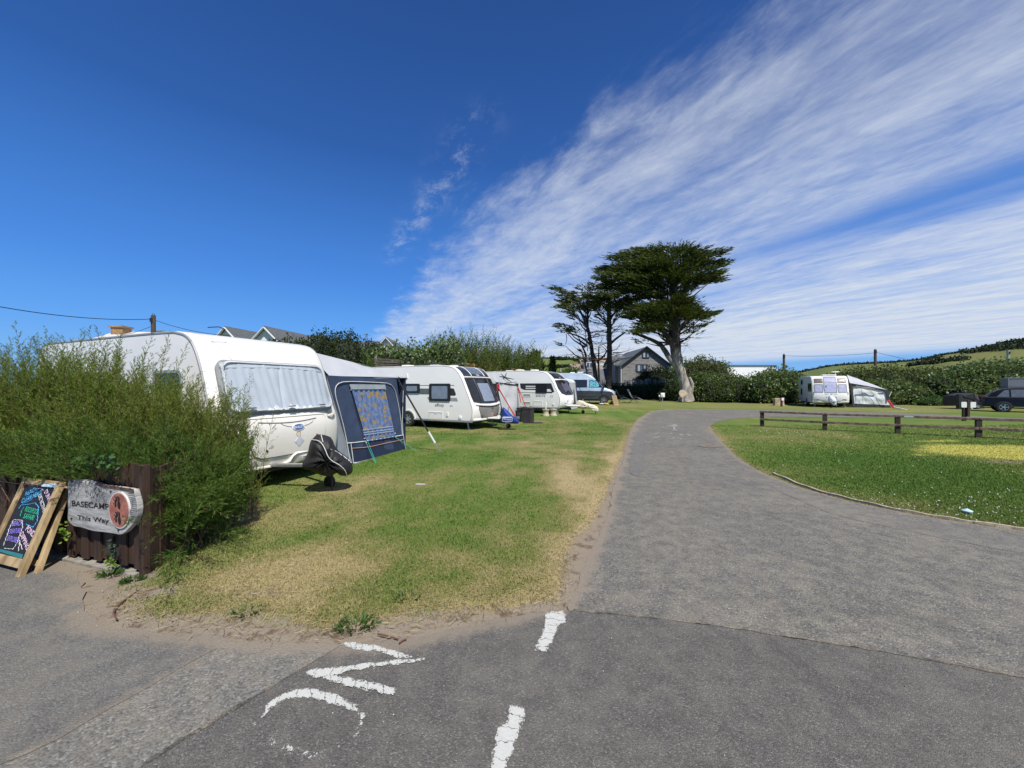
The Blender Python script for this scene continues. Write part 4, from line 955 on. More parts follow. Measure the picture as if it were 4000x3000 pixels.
M().tube(on_cover([(460, 285), (475, 320), (490, 370)], .28), .006, 5).build('piping', PIPE, hcv)
M().tube(on_cover([(565, 420), (590, 470), (660, 500), (740, 555), (840, 625), (900, 690)], .22), .006, 5).build('piping', PIPE, hcv)
M().tube([(0, 0, .02), (0, 0, .5)], .018, 8).build('prop_stand', DARKMET, hcv)
M().tube([cmap(*CP.inv(*zz(395, 290)), .02), cmap(*CP.inv(*zz(402, 274)), .02)], .012, 5).build('red_toggle', mat('red_toggle', (.5, .03, .02), .5), hcv)

# ---- second caravan
c2 = thing('caravan', 'white caravan with black framed front window and grey gas locker, behind the navy awning', 'caravan', (-.86, 15.6, 0), R(-27))
b2 = Body([(-.10, .33), (.0, .50), (.02, .85), (-.06, 1.05), (-.2, 1.4), (-.38, 1.75), (-.55, 2.03), (-.76, 2.28), (-1.05, 2.46), (-1.5, 2.53)], [(-2.0, 2.545), (-4.5, 2.545)], 6.05, 2.25, .16)
b2.shell(.06).build('body', WHITE2, c2, 35); rail(b2, c2, mat('rail_beige', (.50, .46, .40), .5), .016)
fw = [(-.98, 1.98), (-.62, 2.0), (0, 2.01), (.62, 2.0), (.98, 1.98), (1.0, 1.3), (.97, 1.10), (.62, 1.04), (0, 1.02), (-.62, 1.04), (-.97, 1.10), (-1.0, 1.3)]
fw = dense(fw, 4)
fo = M().band(scale2(fw, 1.03), scale2(fw, .94, .93), b2.fmap, 0, .03).build('front_window', BLACKP, c2, 50)
M().patch(scale2(fw, .99), b2.fmap, .0, .018, 6).build('pane', TINT, fo, 60)
for a in (-.52, .52): M().tube([b2.fmap(a*(1+.06*(2-z)), z, .018) for z in np.linspace(1.06, 1.97, 8)], .03, 5).build('window_bar', BLACKP, fo)
BLIND = mat('blind_blue_grey', (.22, .26, .34), .35, .1)
M().patch(dense(rrect(.84, .72, .04, 0, 1.44), 2), b2.fmap, .0, .036, 9).build('blind', BLIND, fo, 60)
sk = dense([(-.96, 2.08), (.96, 2.08), (.96, 2.44), (.5, 2.478), (-.5, 2.478), (-.96, 2.44)], 5)
sky2 = M().patch(sk, b2.fmap, 0, .012, 5).build('rooflight_surround', mat('gloss_black', (.03, .034, .042), .12), c2, 50)
M().patch(rrect(.82, .24, .05, 0, 2.30), b2.fmap, 0, .026, 4).build('rooflight', mat('rooflight_acrylic', (.10, .13, .18), .1, .1), sky2, 50)
for a in (-.5, .5): M().tube([b2.fmap(a, z, .022) for z in np.linspace(2.1, 2.47, 6)], .018, 5).build('white_rib', WHITE2, sky2)
M().tube([b2.fmap(a, 2.045, .02) for a in np.linspace(-1.0, 1.0, 12)], .028, 6).build('white_crossbar', WHITE2, c2, 50)
mm = M(); text(mm, 'Elddis', .10, b2.fmap, 0, 2.145, 0, .018, .01); mm.build('lettering', mat('pale_letter', (.6, .62, .64), .4), c2, norm=False)
gl2 = dense([(-.78, .90), (.78, .90), (.80, .80), (.66, .50), (.55, .44), (-.55, .44), (-.66, .50), (-.80, .80)], 4)
gd = M().band(scale2(gl2, 1.02, 1.03), scale2(gl2, 1, 1), b2.fmap, -.004, .004).build('gas_locker_door', SHADE, c2)
M().patch(gl2, b2.fmap, 0, .014, 5).build('door_panel', mat('silver_grey_panel', (.20, .198, .19), .5, .06), gd, 50)
M().tube([b2.fmap(-.95+1.9*t, .98-.06*math.sin(t*3.14), .02) for t in np.linspace(0, 1, 14)], .035, 6).build('front_moulding', WHITE2, c2, 50)
M().tube([b2.fmap(-.8+1.6*t, .92-.05*math.sin(t*3.14), .02) for t in np.linspace(0, 1, 14)], .02, 5).build('door_top_trim', BLACKP, gd, 50)
for st, h_, z_ in (('affinity', .075, .80), ('2', .11, .70)): mm = M(); text(mm, st, h_, b2.fmap, .1, z_, 0, .018, .014); mm.build('lettering', DECAL, gd, norm=False)
dm = [(.1, .63), (.17, .55), (.1, .47), (.03, .55)]
M().band(dm, scale2(dm, .62), b2.fmap, .014, .019).build('diamond_sticker', mat('orange_red', (.65, .25, .12), .5), gd)
for a in (-.6, .6): M().box(b2.fmap(a, .52, .014), (.02, .05, .07)).build('catch', BLACKP, gd)
sm_ = b2.smap(-1)
for (u0, u1, z0, z1) in ((-3.55, -2.72, 1.40, 1.80), (-2.22, -1.18, 1.10, 1.80)):
    f = framed(b2, sm_, rect(u0, u1, z0, z1, .06), c2, 'side_window', BLACKP, TINT, .06, .02)
    M().patch(rect(u0+.12, u1-.14, z0+.09, z1-.10, .05), sm_, .02, .0235, 2).build('blind', BLIND, f)
M().patch([(-4.6, 1.60), (-3.5, 1.60), (-3.5, 1.40), (-3.7, 1.40)], sm_, 0, .003, 2).build('decal', DECAL, c2)
M().patch([(-2.75, 1.60), (-2.2, 1.60), (-2.2, 1.36), (-2.75, 1.36)], sm_, 0, .003, 2).build('decal', mat('mid_grey_decal', (.13, .14, .15), .4), c2)
M().patch([(-1.2, 1.62), (-1.02, 1.60), (-.92, 1.38), (-.96, 1.32), (-1.2, 1.32)], sm_, 0, .003, 2).build('decal', DECAL, c2)
M().patch([(-1.2, 1.24), (-.88, 1.24), (-.83, 1.10), (-1.2, 1.10)], sm_, 0, .003, 2).build('decal', LGREY, c2)
M().patch([(-2.35, 1.25), (-2.1, 1.25), (-2.1, 1.11), (-2.25, 1.11)], sm_, 0, .003, 2).build('decal', LGREY, c2)
M().patch([(-4.4, 1.715), (-1.0, 1.715), (-1.0, 1.74), (-4.4, 1.74)], sm_, 0, .0025, 2).build('decal', mat('copper_line', (.22, .12, .07), .4), c2)
for st, h_, u_, z_ in (('affinity', .17, -1.72, .93), ('574', .09, -1.15, .905)): mm = M(); text(mm, st, h_, sm_, u_, z_, 0, .003, .012, .2); mm.build('lettering', DECAL, c2, norm=False)
f = M().band(rect(-2.28, -1.55, .36, .67, .03), rect(-2.24, -1.59, .40, .63, .02), sm_, 0, .016).build('service_flap', WHITE2, c2)
M().patch(rect(-2.23, -1.6, .405, .625, .02), sm_, 0, .008, 2).build('flap_panel', WHITE2, f); M().box(sm_(-1.9, .61, .012), (.1, .02, .025)).build('handle', WHITE2, f)
M().band(rect(-2.24, -1.59, .40, .63, .02), rect(-2.232, -1.598, .408, .622, .02), sm_, .0, .009).build('flap_gap', SHADE, f)
M().patch(rect(-1.38, -1.28, .50, .66, .03), sm_, 0, .022, 2).build('mains_inlet', WHITE2, c2, bevel=0)
o = M().lathe([(0, 0), (.075, 0), (.075, -.022), (.05, -.03), (0, -.03)], sm_(-.72, .47), 'Y', 18).build('water_inlet', WHITE2, c2, 40)
M().patch(rect(-5.9, -.15, .30, .37, .01), sm_, 0, .012, 2).build('skirt', SKIRT, c2)
M().box(sm_(-1.95, .345, .014), (.14, .01, .035)).build('side_marker', mat('amber_lens', (.7, .22, .03), .3), c2)
M().box(sm_(-3.4, 2.12, .02), (.07, .05, .16)).build('aerial_bracket', WHITE2, c2, bevel=.01)
M().tube([b2.fmap(a, .40, .02) for a in np.linspace(-1.05, 1.05, 12)], .045, 6).build('front_bumper', WHITE2, c2, 50)
under(b2, c2, -3.35, .32); aframe(c2, .42, 1.15); legs(b2, c2)
roofkit(b2, c2, [(-2.9, .2, .45, .09), (-4.2, -.2, .4, .1), (-1.9, .1, .3, .05)])
M().box((.02+.25, 0, .42), (.5, .6, .06)).build('hitch_fairing', WHITE2, c2, bevel=.02)

# blue hitch cover
p0 = Vector((.02, 14.85, 0)); cv = thing('hitch_cover', 'blue hitch cover with white printed panel beside the black storage box', 'cover', p0)
CQ = Plane(Vector((p0.x, p0.y, .5)), (1, 0, 0), (0, 0, 1)); za = lambda x, y: (1700+x/3.687, 1400+y/3.687)
oq = [CQ.inv(*za(*p)) for p in ((968, 700), (990, 705), (1060, 770), (1130, 840), (1195, 885), (1207, 905), (1205, 942), (1120, 940), (1030, 935), (955, 930), (940, 890), (950, 810), (968, 740))]
oq = smoothline(oq, 1, True); qm = lambda a, b, o: CQ(a, b, -o)-p0
BLUE = mat('royal_blue_nylon', (.012, .045, .26), .5, .2, 3, .2, 12)
o = inflate(M(), oq, qm, .16, 6, .15).build('cover', BLUE, cv, 60)
pr_ = rrect(.39, .19, .045, CQ.inv(*za(1040, 870))[0], CQ.inv(*za(1040, 870))[1]); qf = lambda a, b, o: qm(a, b, -(.165+o))
w_ = mat('print_white', (.62, .66, .74), .6)
bb = M().band(pr_, scale2(pr_, .94, .88), qf, -.01, .01).build('print_border', w_, o)
cx_, cy_ = CQ.inv(*za(1040, 870)); mm = M(); text(mm, 'Towsure', .088, qf, cx_, cy_-.01, -4, .0, .012, .15); text(mm, 'hitch cover', .036, qf, cx_, cy_-.135, -4, .0, .004); mm.build('lettering', w_, o, norm=False)
mm = M(); mm.patch(rrect(.34, .04, .015, cx_, cy_+.06), qf, -.01, .004, 2).build('print_band', w_, bb)

# storage box
q0 = Vector((.64, 18.3, Z(.64, 18.3))); bx = thing('storage_box', 'black plastic storage box standing on the grass beside the blue cover', 'box', q0, R(-24))
BOXM = mat('box_black', (.028, .027, .027), .6, .35, 9, .3, 22, dirt=.15)
M().box((0, 0, .31), (.72, .46, .62)).build('body', BOXM, bx, bevel=.02); M().box((0, 0, .64), (.76, .50, .05)).build('lid', BOXM, bx, bevel=.015)
for i in range(5): M().box((-.28+.14*i, -.235, .30), (.012, .012, .50)).build('rib', BOXM, bx)
M().box((-.15, -.255, .56), (.22, .02, .04)).build('handle', BOXM, bx, bevel=.008); M().tube([(-.15, -.1, .66), (0, -.1, .71), (.15, -.1, .66)], .02, 6).build('lid_handle', BOXM, bx)
# dark mat beside it
M().box((.95, 17.7, Z(.95, 17.7)+.012), (.9, .5, .02)).build('ground_mat', BLACKP); tag(bpy.data.objects['ground_mat'], 'dark rubber mat lying on the grass by the black storage box', 'mat')

# ---- third caravan
c3 = thing('caravan', 'white caravan lettered Sprite with black side graphics, before the blue van', 'caravan', (3.52, 23.2, Z(3, 23.5)), R(-30))
b3 = Body([(-.12, .36), (-.02, .52), (.02, .80), (-.02, 1.05), (-.16, 1.35), (-.34, 1.68), (-.54, 1.97), (-.80, 2.24), (-1.15, 2.46), (-1.7, 2.56)], [(-2.2, 2.58), (-4.5, 2.58)], 6.0, 2.25, .2)
b3.shell(.07).build('body', WHITE2, c3, 35); rail(b3, c3, mat('rail_grey', (.25, .26, .27), .5), .014)
f3 = dense([(-.88, 1.95), (0, 1.99), (.88, 1.95), (.95, 1.5), (.85, 1.22), (.5, 1.12), (-.5, 1.12), (-.85, 1.22), (-.95, 1.5)], 4)
fo = M().band(scale2(f3, 1.04), scale2(f3, .95), b3.fmap, 0, .03).build('front_window', BLACKP, c3, 50); M().patch(scale2(f3, .98), b3.fmap, 0, .018, 6).build('pane', TINT, fo, 60)
M().patch(rrect(.9, .55, .08, 0, 1.55), b3.fmap, 0, .022, 4).build('blind', mat('mauve_blind', (.10, .085, .12), .3), fo)
s3 = dense([(-.85, 2.07), (.85, 2.07), (.8, 2.4), (.5, 2.49), (-.5, 2.49), (-.8, 2.4)], 4)
sk3 = M().patch(s3, b3.fmap, 0, .014, 5).build('rooflight', mat('gloss_black', (.03, .034, .042), .12), c3, 50)
mm = M(); text(mm, 'Sprite', .1, b3.fmap, 0, 2.13, 0, .02, .01); mm.build('lettering', mat('pale_letter', (.6, .62, .64), .4), sk3, norm=False)
for a in (-.4, .4): M().lathe([(0, 0), (.10, 0), (.085, .03), (0, .035)], b3.fmap(a, .78, .0), 'X', 16).build('front_light', mat('lamp_lens', (.6, .62, .64), .15), c3, 40)
M().tube([b3.fmap(-.75+1.5*t, .66-.1*math.sin(t*3.14), .01) for t in np.linspace(0, 1, 12)], .012, 5).build('panel_crease', LGREY, c3)
sm3 = b3.smap(-1)
for pts in ([(-5.0, 1.80), (-2.95, 1.80), (-2.95, 1.66), (-3.0, 1.34), (-3.3, 1.30), (-4.6, 1.30)], [(-2.85, 1.80), (-.75, 1.80), (-.55, 1.30), (-.75, 1.22), (-1.1, 1.22), (-1.1, 1.40), (-2.55, 1.40), (-2.8, 1.5)]):
    M().patch(dense(pts, 3), sm3, 0, .003, 3).build('decal', DECAL, c3)
M().patch([(-3.1, 1.22), (-.7, 1.22), (-.7, 1.245), (-3.1, 1.245)], sm3, 0, .0045, 2).build('decal', DECAL, c3)
M().patch([(-1.02, 1.46), (-.82, 1.46), (-.72, 1.30), (-1.02, 1.30)], sm3, 0, .006, 2).build('decal', WHITE2, c3)
for z in (1.62, 1.50): M().patch(rect(-2.45, -1.75, z-.03, z+.03, .012), sm3, 0, .006, 2).build('decal', WHITE2, c3)
for (u0, u1) in ((-1.75, -1.03), (-4.1, -3.15)): framed(b3, sm3, rect(u0, u1, 1.22, 1.80, .04), c3, 'side_window', BLACKP, TINT, .04, .022)
mm = M(); text(mm, 'SPRITE', .15, sm3, -1.45, 1.03, 0, .004, .01, .25, 1.45); mm.build('lettering', DECAL, c3, norm=False)
so5 = rrect(.16, .11, .03, -.72, 1.03); M().band(so5, scale2(so5, .72), sm3, 0, .005).build('badge', mat('olive_badge', (.30, .28, .10), .5), c3)
for z in (1.07, .60):
    f = M().band(rect(-2.65, -2.10, z-.09, z+.09, .02), rect(-2.62, -2.13, z-.06, z+.06, .01), sm3, 0, .014).build('fridge_vent', WHITE2, c3); M().patch(rect(-2.62, -2.13, z-.06, z+.06, .01), sm3, 0, .004, 2).build('grille', LGREY, f)
f = M().band(rect(-1.95, -1.32, .40, .74, .03), rect(-1.91, -1.36, .44, .70, .02), sm3, 0, .016).build('service_flap', WHITE2, c3); M().patch(rect(-1.9, -1.37, .445, .695, .02), sm3, 0, .008, 2).build('flap_panel', WHITE2, f)
M().band(rect(-1.91, -1.36, .44, .70, .02), rect(-1.90, -1.37, .45, .69, .02), sm3, .0, .009).build('flap_gap', SHADE, f)
M().lathe([(0, 0), (.07, 0), (.07, -.02), (0, -.03)], sm3(-.62, .56), 'Y', 16).build('water_inlet', WHITE2, c3, 40)
M().patch(rect(-5.8, -.2, .33, .40, .01), sm3, 0, .012, 2).build('skirt', LGREY, c3); M().box(sm3(-2.1, .42, .014), (.12, .01, .03)).build('side_marker', mat('amber_lens', (.7, .22, .03), .3), c3)
under(b3, c3, -3.3); aframe(c3, .45, 1.2); legs(b3, c3)
roofkit(b3, c3, [(-2.4, 0, .4, .1), (-4.3, .1, .4, .09)]); M().lathe([(.32, 0), (.33, .06), (.2, .12), (.0, .13)], (-3.3, -.3, 2.58), 'Z', 20).build('satellite_dome', mat('cream_dome', (.62, .58, .46), .5), c3, 40)
M().box((.33, 0, .47), (.75, 1.1, .07)).build('hitch_fairing', WHITE2, c3, bevel=.02)
# cream cover on its hitch
p0 = Vector((4.55, 22.6, Z(4.5, 22.6))); cv = thing('hitch_cover', 'crumpled cream cloth cover on the hitch of the lettered caravan', 'cover', p0)
CQ = Plane(p0+Vector((0, 0, .5)), (.95, -.3, 0), (0, 0, 1)); qm = lambda a, b, o: CQ(a, b, -o)-p0
oq = smoothline([(-.75, .30), (-.45, .32), (-.1, .12), (.3, .05), (.52, -.1), (.55, -.3), (.42, -.42), (.36, -.22), (.1, -.14), (-.2, -.18), (-.5, -.2), (-.75, -.1)], 2, True)
inflate(M(), oq, qm, .2, 6, .3).build('cover', mat('cream_cloth', (.62, .57, .45), .85, .15, 8, .4, 10), cv, 60); M().tube([(.35, -.1, .15), (.36, -.1, -.02)], .02, 6).build('prop_stand', DARKMET, cv)

# water barrels
for i, (px, lb) in enumerate(((2132, 'cream water barrel with pump hose in front of the lettered caravan'), (2162, 'cream water barrel without hose, right of the one with the pump'))):
    g = G(px, 1618); g.y = 21.3+.1*i; g.x = (px-2000)/F*g.y; g.z = Z(g.x, g.y)
    w = thing('water_barrel', lb, 'barrel', g, 0, 'water barrels of the caravan')
    CR = mat('barrel_cream', (.48, .43, .31), .55, .12, 8)
    M().lathe([(0, .02), (.17, .02), (.18, .05), (.165, .07), (.165, .30), (.18, .32), (.17, .36), (.05, .37), (0, .37)], (0, 0, 0), 'Z', 20).build('drum', CR, w, 40)
    M().lathe([(.165, 0), (.205, 0), (.205, .06), (.165, .06), (.165, 0)], (0, 0, 0), 'Z', 20).build('tyre_ring', CR, w, 40); M().lathe([(.165, .33), (.205, .33), (.205, .39), (.165, .39), (.165, .33)], (0, 0, 0), 'Z', 20).build('tyre_ring', CR, w, 40)
    M().lathe([(0, .37), (.06, .37), (.06, .42), (0, .42)], (0, 0, 0), 'Z', 12).build('cap', CR, w, 40)
    if i == 0: M().tube([(0, 0, .40), (.02, .05, .58), (.03, .2, .75), (.02, .5, .8)], .03, 6).build('hose', mat('hose_white', (.62, .60, .52), .5), w)
    else: M().tube([(.2, 0, .3), (.27, -.02, .2), (.25, -.02, .05)], .012, 5).build('handle', STEEL, w)

# ---- far right caravan
c4 = thing('caravan', 'white caravan seen head on with three front windows, beyond the rail fence', 'caravan', (25.25, 30.38, .02), R(-90-28))
b4 = Body([(-.12, .34), (.0, .50), (.03, .85), (-.02, 1.10), (-.10, 1.35), (-.22, 1.75), (-.34, 2.05), (-.5, 2.28), (-.75, 2.44), (-1.1, 2.50)], [(-1.7, 2.52), (-4.5, 2.52)], 6.2, 2.3, .14)
b4.shell(.06).build('body', WHITE2, c4, 35)
SILV = mat('silver_blind', (.42, .43, .60), .3, .08)
mm = dense([(-.36, 1.16), (.36, 1.16), (.40, 1.6), (.38, 2.38), (-.38, 2.38), (-.40, 1.6)], 4)
fo = M().band(scale2(mm, 1.06, 1.03), scale2(mm, .93, .96), b4.fmap, 0, .03).build('front_window', GREYTRIM, c4, 50); M().patch(scale2(mm, .97), b4.fmap, 0, .016, 6).build('blind', SILV, fo)
M().bar(b4.fmap(-.34, 1.98, .022), b4.fmap(.34, 1.98, .022), .02, .012).build('crossbar', GREYTRIM, fo)
M().box(b4.fmap(-.27, 1.62, .03), (.02, .06, .22)).build('hanging_cloth', mat('sky_blue_cloth', (.08, .35, .65), .8), fo)
for sgn in (-1, 1):
    ol = rrect(.52, .62, .06, sgn*.74, 1.50); fo = M().band(scale2(ol, 1.08), scale2(ol, .85, .85), b4.fmap, 0, .028).build('side_front_window', GREYTRIM, c4, 50); M().patch(scale2(ol, .98), b4.fmap, 0, .014, 5).build('blind', SILV, fo)
    M().patch(rrect(.56, .36, .05, sgn*.73, 2.10), b4.fmap, 0, .014, 5).build('bronze_panel', mat('bronze_panel', (.16, .14, .12), .35), c4)
    M().tube([b4.fmap(sgn*q, z, .012) for q, z in ((.98, .62), (.85, .66), (.72, .64))], .02, 5).build('front_light', LGREY, c4)
    M().tube([b4.fmap(sgn*q, z, .012) for q, z in ((.45, .36), (.7, .44), (1.1, .46))], .03, 5).build('bumper_moulding', WHITE2, c4, 50)
    M().tube([b4.fmap(sgn*1.06, z, .02) for z in (1.0, 1.12, 1.22)], .02, 5).build('grab_handle', GREYTRIM, c4)
    M().bar(b4.fmap(sgn*.18, 1.02, .008), b4.fmap(sgn*.4, 1.03, .008), .02, .012).build('badge_line', LGREY, c4)
M().tube([b4.fmap(a, z, .012) for a, z in ((.08, 1.06), (.02, 1.05), (-.06, 1.0), (-.02, .96), (.06, 1.0))], .012, 5).build('badge', mat('badge_grey_blue', (.12, .15, .22), .4), c4)
mm = M(); text(mm, 'B A I L E Y', .1, b4.fmap, 0, .80, 0, .008, .01, 0, 1.5); mm.build('lettering', LGREY, c4, norm=False)
sr = b4.smap(-1)
for (u0, u1, z0, z1) in ((-1.85, -.55, 1.22, 1.90), (-4.9, -4.2, 1.8, 2.25), (-4.9, -4.3, .9, 1.45)):
    framed(b4, sr, rect(u0, u1, z0, z1, .05), c4, 'side_window', BLACKP, TINT, .04)
M().patch(rrect(.55, .5, .2, -.55, .72), sr, 0, .003, 3).build('decal', mat('beige_decal', (.50, .46, .38), .5), c4)
under(b4, c4, -2.3); aframe(c4, .42, 1.1); legs(b4, c4); rail(b4, c4, WHITE2, .012)
M().box((-1.4, .1, 2.57), (.75, .9, .1)).build('roof_vent', WHITE2, c4, bevel=.03)
a_ = M(); a_.tube([(-2.2, .75, 2.5), (-2.2, .75, 2.82)], .03, 6); a_.lathe([(0, 2.82), (.2, 2.83), (.28, 2.86), (.2, 2.9), (0, 2.91)], (-2.2, .75, 0), 'Z', 16); a_.build('aerial', WHITE2, c4, 40)
# white cloth over its hitch
p0 = c4.matrix_basis @ Vector((.75, -.1, 0)); cv = thing('hitch_cover', 'white cloth cover hanging over the hitch of the caravan seen head on', 'cover', p0)
CQ = Plane(p0+Vector((0, 0, .55)), (.88, -.47, 0), (0, 0, 1)); qm = lambda a, b, o: CQ(a, b, -o)-p0
inflate(M(), smoothline([(-.2, .38), (-.12, .45), (.2, .22), (.28, 0), (.24, -.35), (.08, -.38), (0, -.28), (-.1, -.15), (-.28, -.02)], 2, True), qm, .16, 5, .2).build('cover', mat('white_cloth', (.72, .74, .80), .8, .08, 6, .3, 9), cv, 60)
M().tube([(0, 0, -.02), (0, 0, .4)], .02, 6).build('prop_stand', DARKMET, cv)
# ------------------------------------------------------------------ awnings
def cloth(mm, a, b, c, d, nu=10, nv=10, sag=0.0, wr=0.0, n=None, seed=0):
    """four cornered cloth a-b-c-d with slack and wrinkles"""
    a, b, c, d = map(Vector, (a, b, c, d)); nr = n or (b-a).cross(d-a).normalized()
    def fn(i, j):
        p = (a*(1-i)+b*i)*(1-j)+(d*(1-i)+c*i)*j
        w = wr*(math.sin(9*i+5*j+seed)+.6*math.sin(17*i-7*j+seed*2)+.5*math.sin(3*i+15*j))*min(1, 8*i*(1-i))*min(1, 8*j*(1-j))
        return p+nr*(w-sag*16*i*(1-i)*j*(1-j))
    return mm.grid(fn, nu, nv)
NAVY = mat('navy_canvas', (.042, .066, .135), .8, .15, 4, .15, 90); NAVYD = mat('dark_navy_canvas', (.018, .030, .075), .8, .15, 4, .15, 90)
GREYC = mat('light_grey_canvas', (.42, .44, .475), .85, .06, 2, .15, 60); PIPEW = mat('white_edging', (.66, .67, .66), .6)
L1 = lambda u, v, z=0: Vector((u, v, z))
aw = thing('awning', 'navy and grey caravan awning with a blue patterned curtain in its window', 'awning', nr.location, nr.rotation_euler.z)
pA, pB, pC, pD = L1(-.36, 1.66, .02), L1(-.62, 3.78, .02), L1(-.60, 3.76, 1.92), L1(-.42, 1.14, 1.90)      # front panel: near foot, far foot, far top, near top
pN = L1(-.36, 1.14, .9)
# frame of the front panel as a plane in the world so that things seen on it can be laid out on it
M1 = nr.matrix_basis; inv1 = M1.inverted()
wA, wB, wC = M1 @ pA, M1 @ pB, M1 @ pC
FP = Plane(wA, (wB-wA).normalized(), Vector((wC-wB)).normalized())
def fp(x, y, off=0):
    a, b = FP.inv(x, y); return inv1 @ FP(a, b, off)
zc3 = lambda x, y: (700+x/2.011, 1200+y/2.011)
def q3(x, y, off=0): return fp(*zc3(x, y), off)
SG = 1 if FP.n.dot(Vector((.9, -.4, 0))) > 0 else -1
front = M(); cloth(front, q3(1160, 535), q3(1708, 565), q3(1778, 1125), q3(1365, 1225), 14, 14, 0, .008)
front.build('front_panel', NAVY, aw, 60)
sidep = M(); cloth(sidep, q3(1160, 535, -.01*SG), L1(-.35, 1.12, 1.2), L1(-.30, 1.13, .25), q3(1365, 1225, -.01*SG), 6, 10, 0, .02); sidep.build('draught_panel', mat('grey_blue_canvas', (.26, .28, .33), .85, .1, 4, .2, 40), aw, 60)
rf = M(); RA, RO, RI = L1(-1.05, 1.10, 2.44), L1(-.62, 3.80, 1.93), L1(-.42, 1.14, 1.905)
cloth(rf, RA, L1(-.75, 2.4, 2.2), RO, RI, 10, 8, .0, .006); cloth(rf, RA, L1(-4.6, 1.10, 2.44), L1(-4.6, 3.8, 1.93), RO, 12, 8, .06, .01)
rf.build('roof', GREYC, aw, 60)
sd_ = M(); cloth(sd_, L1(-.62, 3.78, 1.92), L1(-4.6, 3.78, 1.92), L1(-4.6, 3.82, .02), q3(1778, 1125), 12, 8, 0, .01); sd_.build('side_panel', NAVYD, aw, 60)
M().ext([q3(1715, 545, .01*SG), q3(1760, 552, -.1*SG), q3(1762, 640, -.1*SG), q3(1725, 600, .01*SG)], (0, 0, .004)).build('corner_flap', NAVYD, aw)
# window with gathered curtain
wq = [(1345, 640), (1610, 640), (1688, 1018), (1462, 1055)]
cA, cB, cC, cD = [Vector(q3(x, y, .012*SG)) for x, y in wq]; nW = inv1.to_3x3() @ FP.n*SG
def curtain_mat():
    m, k = newmat('blue_print_curtain'); tc = k.n('ShaderNodeTexCoord').outputs['UV']
    mp = k.n('ShaderNodeMapping'); k.put(mp.inputs[0], tc); mp.inputs['Scale'].default_value = (5.4, 9.0, 1)
    vo = k.n('ShaderNodeTexVoronoi'); k.put(vo.inputs['Vector'], mp.outputs[0]); vo.inputs['Scale'].default_value = 1; vo.inputs['Randomness'].default_value = .8
    r, g, b = k.sep(vo.outputs['Color']); ox, oy, _ = k.sep(vo.outputs['Position']); ux, uy, _ = k.sep(mp.outputs[0])
    dx, dy = k.m('SUBTRACT', ux, ox), k.m('SUBTRACT', uy, oy); ang = k.m('ARCTAN2', dy, dx); dd = vo.outputs['Distance']
    pet = k.m('ADD', .20, k.m('MULTIPLY', k.m('ABSOLUTE', k.m('SINE', k.m('MULTIPLY', ang, 2.0))), .20))
    flower = k.m('LESS_THAN', dd, pet); sq = k.m('LESS_THAN', k.m('MAXIMUM', k.m('ABSOLUTE', dx), k.m('ABSOLUTE', dy)), .25)
    motif = k.m('ADD', k.m('MULTIPLY', flower, k.m('GREATER_THAN', r, .45)), k.m('MULTIPLY', sq, k.m('LESS_THAN', r, .28)), clamp=True)
    red = k.m('MULTIPLY', k.m('LESS_THAN', dd, .2), k.m('MULTIPLY', k.m('GREATER_THAN', r, .28), k.m('LESS_THAN', r, .40)))
    wv = k.noise(k.comb(k.m('MULTIPLY', ux, 2.4), k.m('MULTIPLY', uy, .8), 4.0), 1.6, 4, .6); c0 = k.mix(k.step(wv, .38, .62), (.05, .11, .32), (.24, .32, .52))
    c = k.mix(.5, c0, k.mix(k.noise(mp.outputs[0], 1.7, 3), (.025, .07, .25), (.33, .40, .58)))
    c = k.mix(motif, c, k.mix(k.noise(mp.outputs[0], 7, 2), (.30, .17, .03), (.52, .38, .14))); c = k.mix(red, c, (.40, .04, .08))
    c = k.mix(k.m('MULTIPLY', k.m('LESS_THAN', dd, .07), motif), c, (.05, .05, .1))
    out(k, pbsdf(k, c, .75, 0, .2)); return m
wf = M(); NU, NV = 60, 14
def cpt(i, j): return (cA*(1-i)+cB*i)*(1-j)+(cD*(1-i)+cC*i)*j+nW*(.010*math.sin(i*44+j*2)+.012)
wf.grid(cpt, NU, NV); win = M(); win.tube([q3(*p, .012*SG) for p in ((1335, 610), (1612, 612), (1692, 1022), (1450, 1062), (1335, 610))], .006, 4)
wo_ = win.build('window', NAVYD, aw)
cu_ = wf.build('curtain', curtain_mat(), wo_, 70, norm=False); uv = cu_.data.uv_layers.new(name='uv')
for lp in cu_.data.loops: uv.data[lp.index].uv = (1-(lp.vertex_index//(NV+1))/NU, 1-(lp.vertex_index % (NV+1))/NV)
M().ext([q3(1325, 605, .03*SG), q3(1607, 608, .03*SG), q3(1613, 643, .03*SG), q3(1338, 645, .03*SG)], nW*.012).build('rolled_blind', mat('grey_blind_roll', (.38, .42, .46), .8), wo_)
STRAP = mat('pale_blue_strap', (.34, .44, .66), .7)
for (a, b) in (((1432, 965), (1668, 935)), ((1436, 985), (1672, 955)), ((1440, 1002), (1674, 972))): M().bar(q3(*a, .035*SG), q3(*b, .035*SG), .006, .022, FP.b).build('curtain_stripe', STRAP, wo_)
mm = M(); PL = lambda pts, r, m, nm: M().tube([q3(x, y, .012*SG) for x, y in smoothline(pts, 1)], r, 5).build(nm, m, aw, 60)
PL([(1340, 1215), (1300, 980), (1250, 790), (1222, 690), (1222, 625), (1260, 588), (1360, 583), (1560, 592), (1650, 598), (1690, 640), (1710, 720), (1735, 850), (1750, 1000)], .009, PIPEW, 'white_piping')
PL([(1315, 1068), (1400, 1062), (1600, 1030), (1755, 1005)], .011, PIPEW, 'white_piping')
PL([(1365, 1225), (1480, 1205), (1640, 1160), (1778, 1120)], .014, PIPEW, 'white_piping')
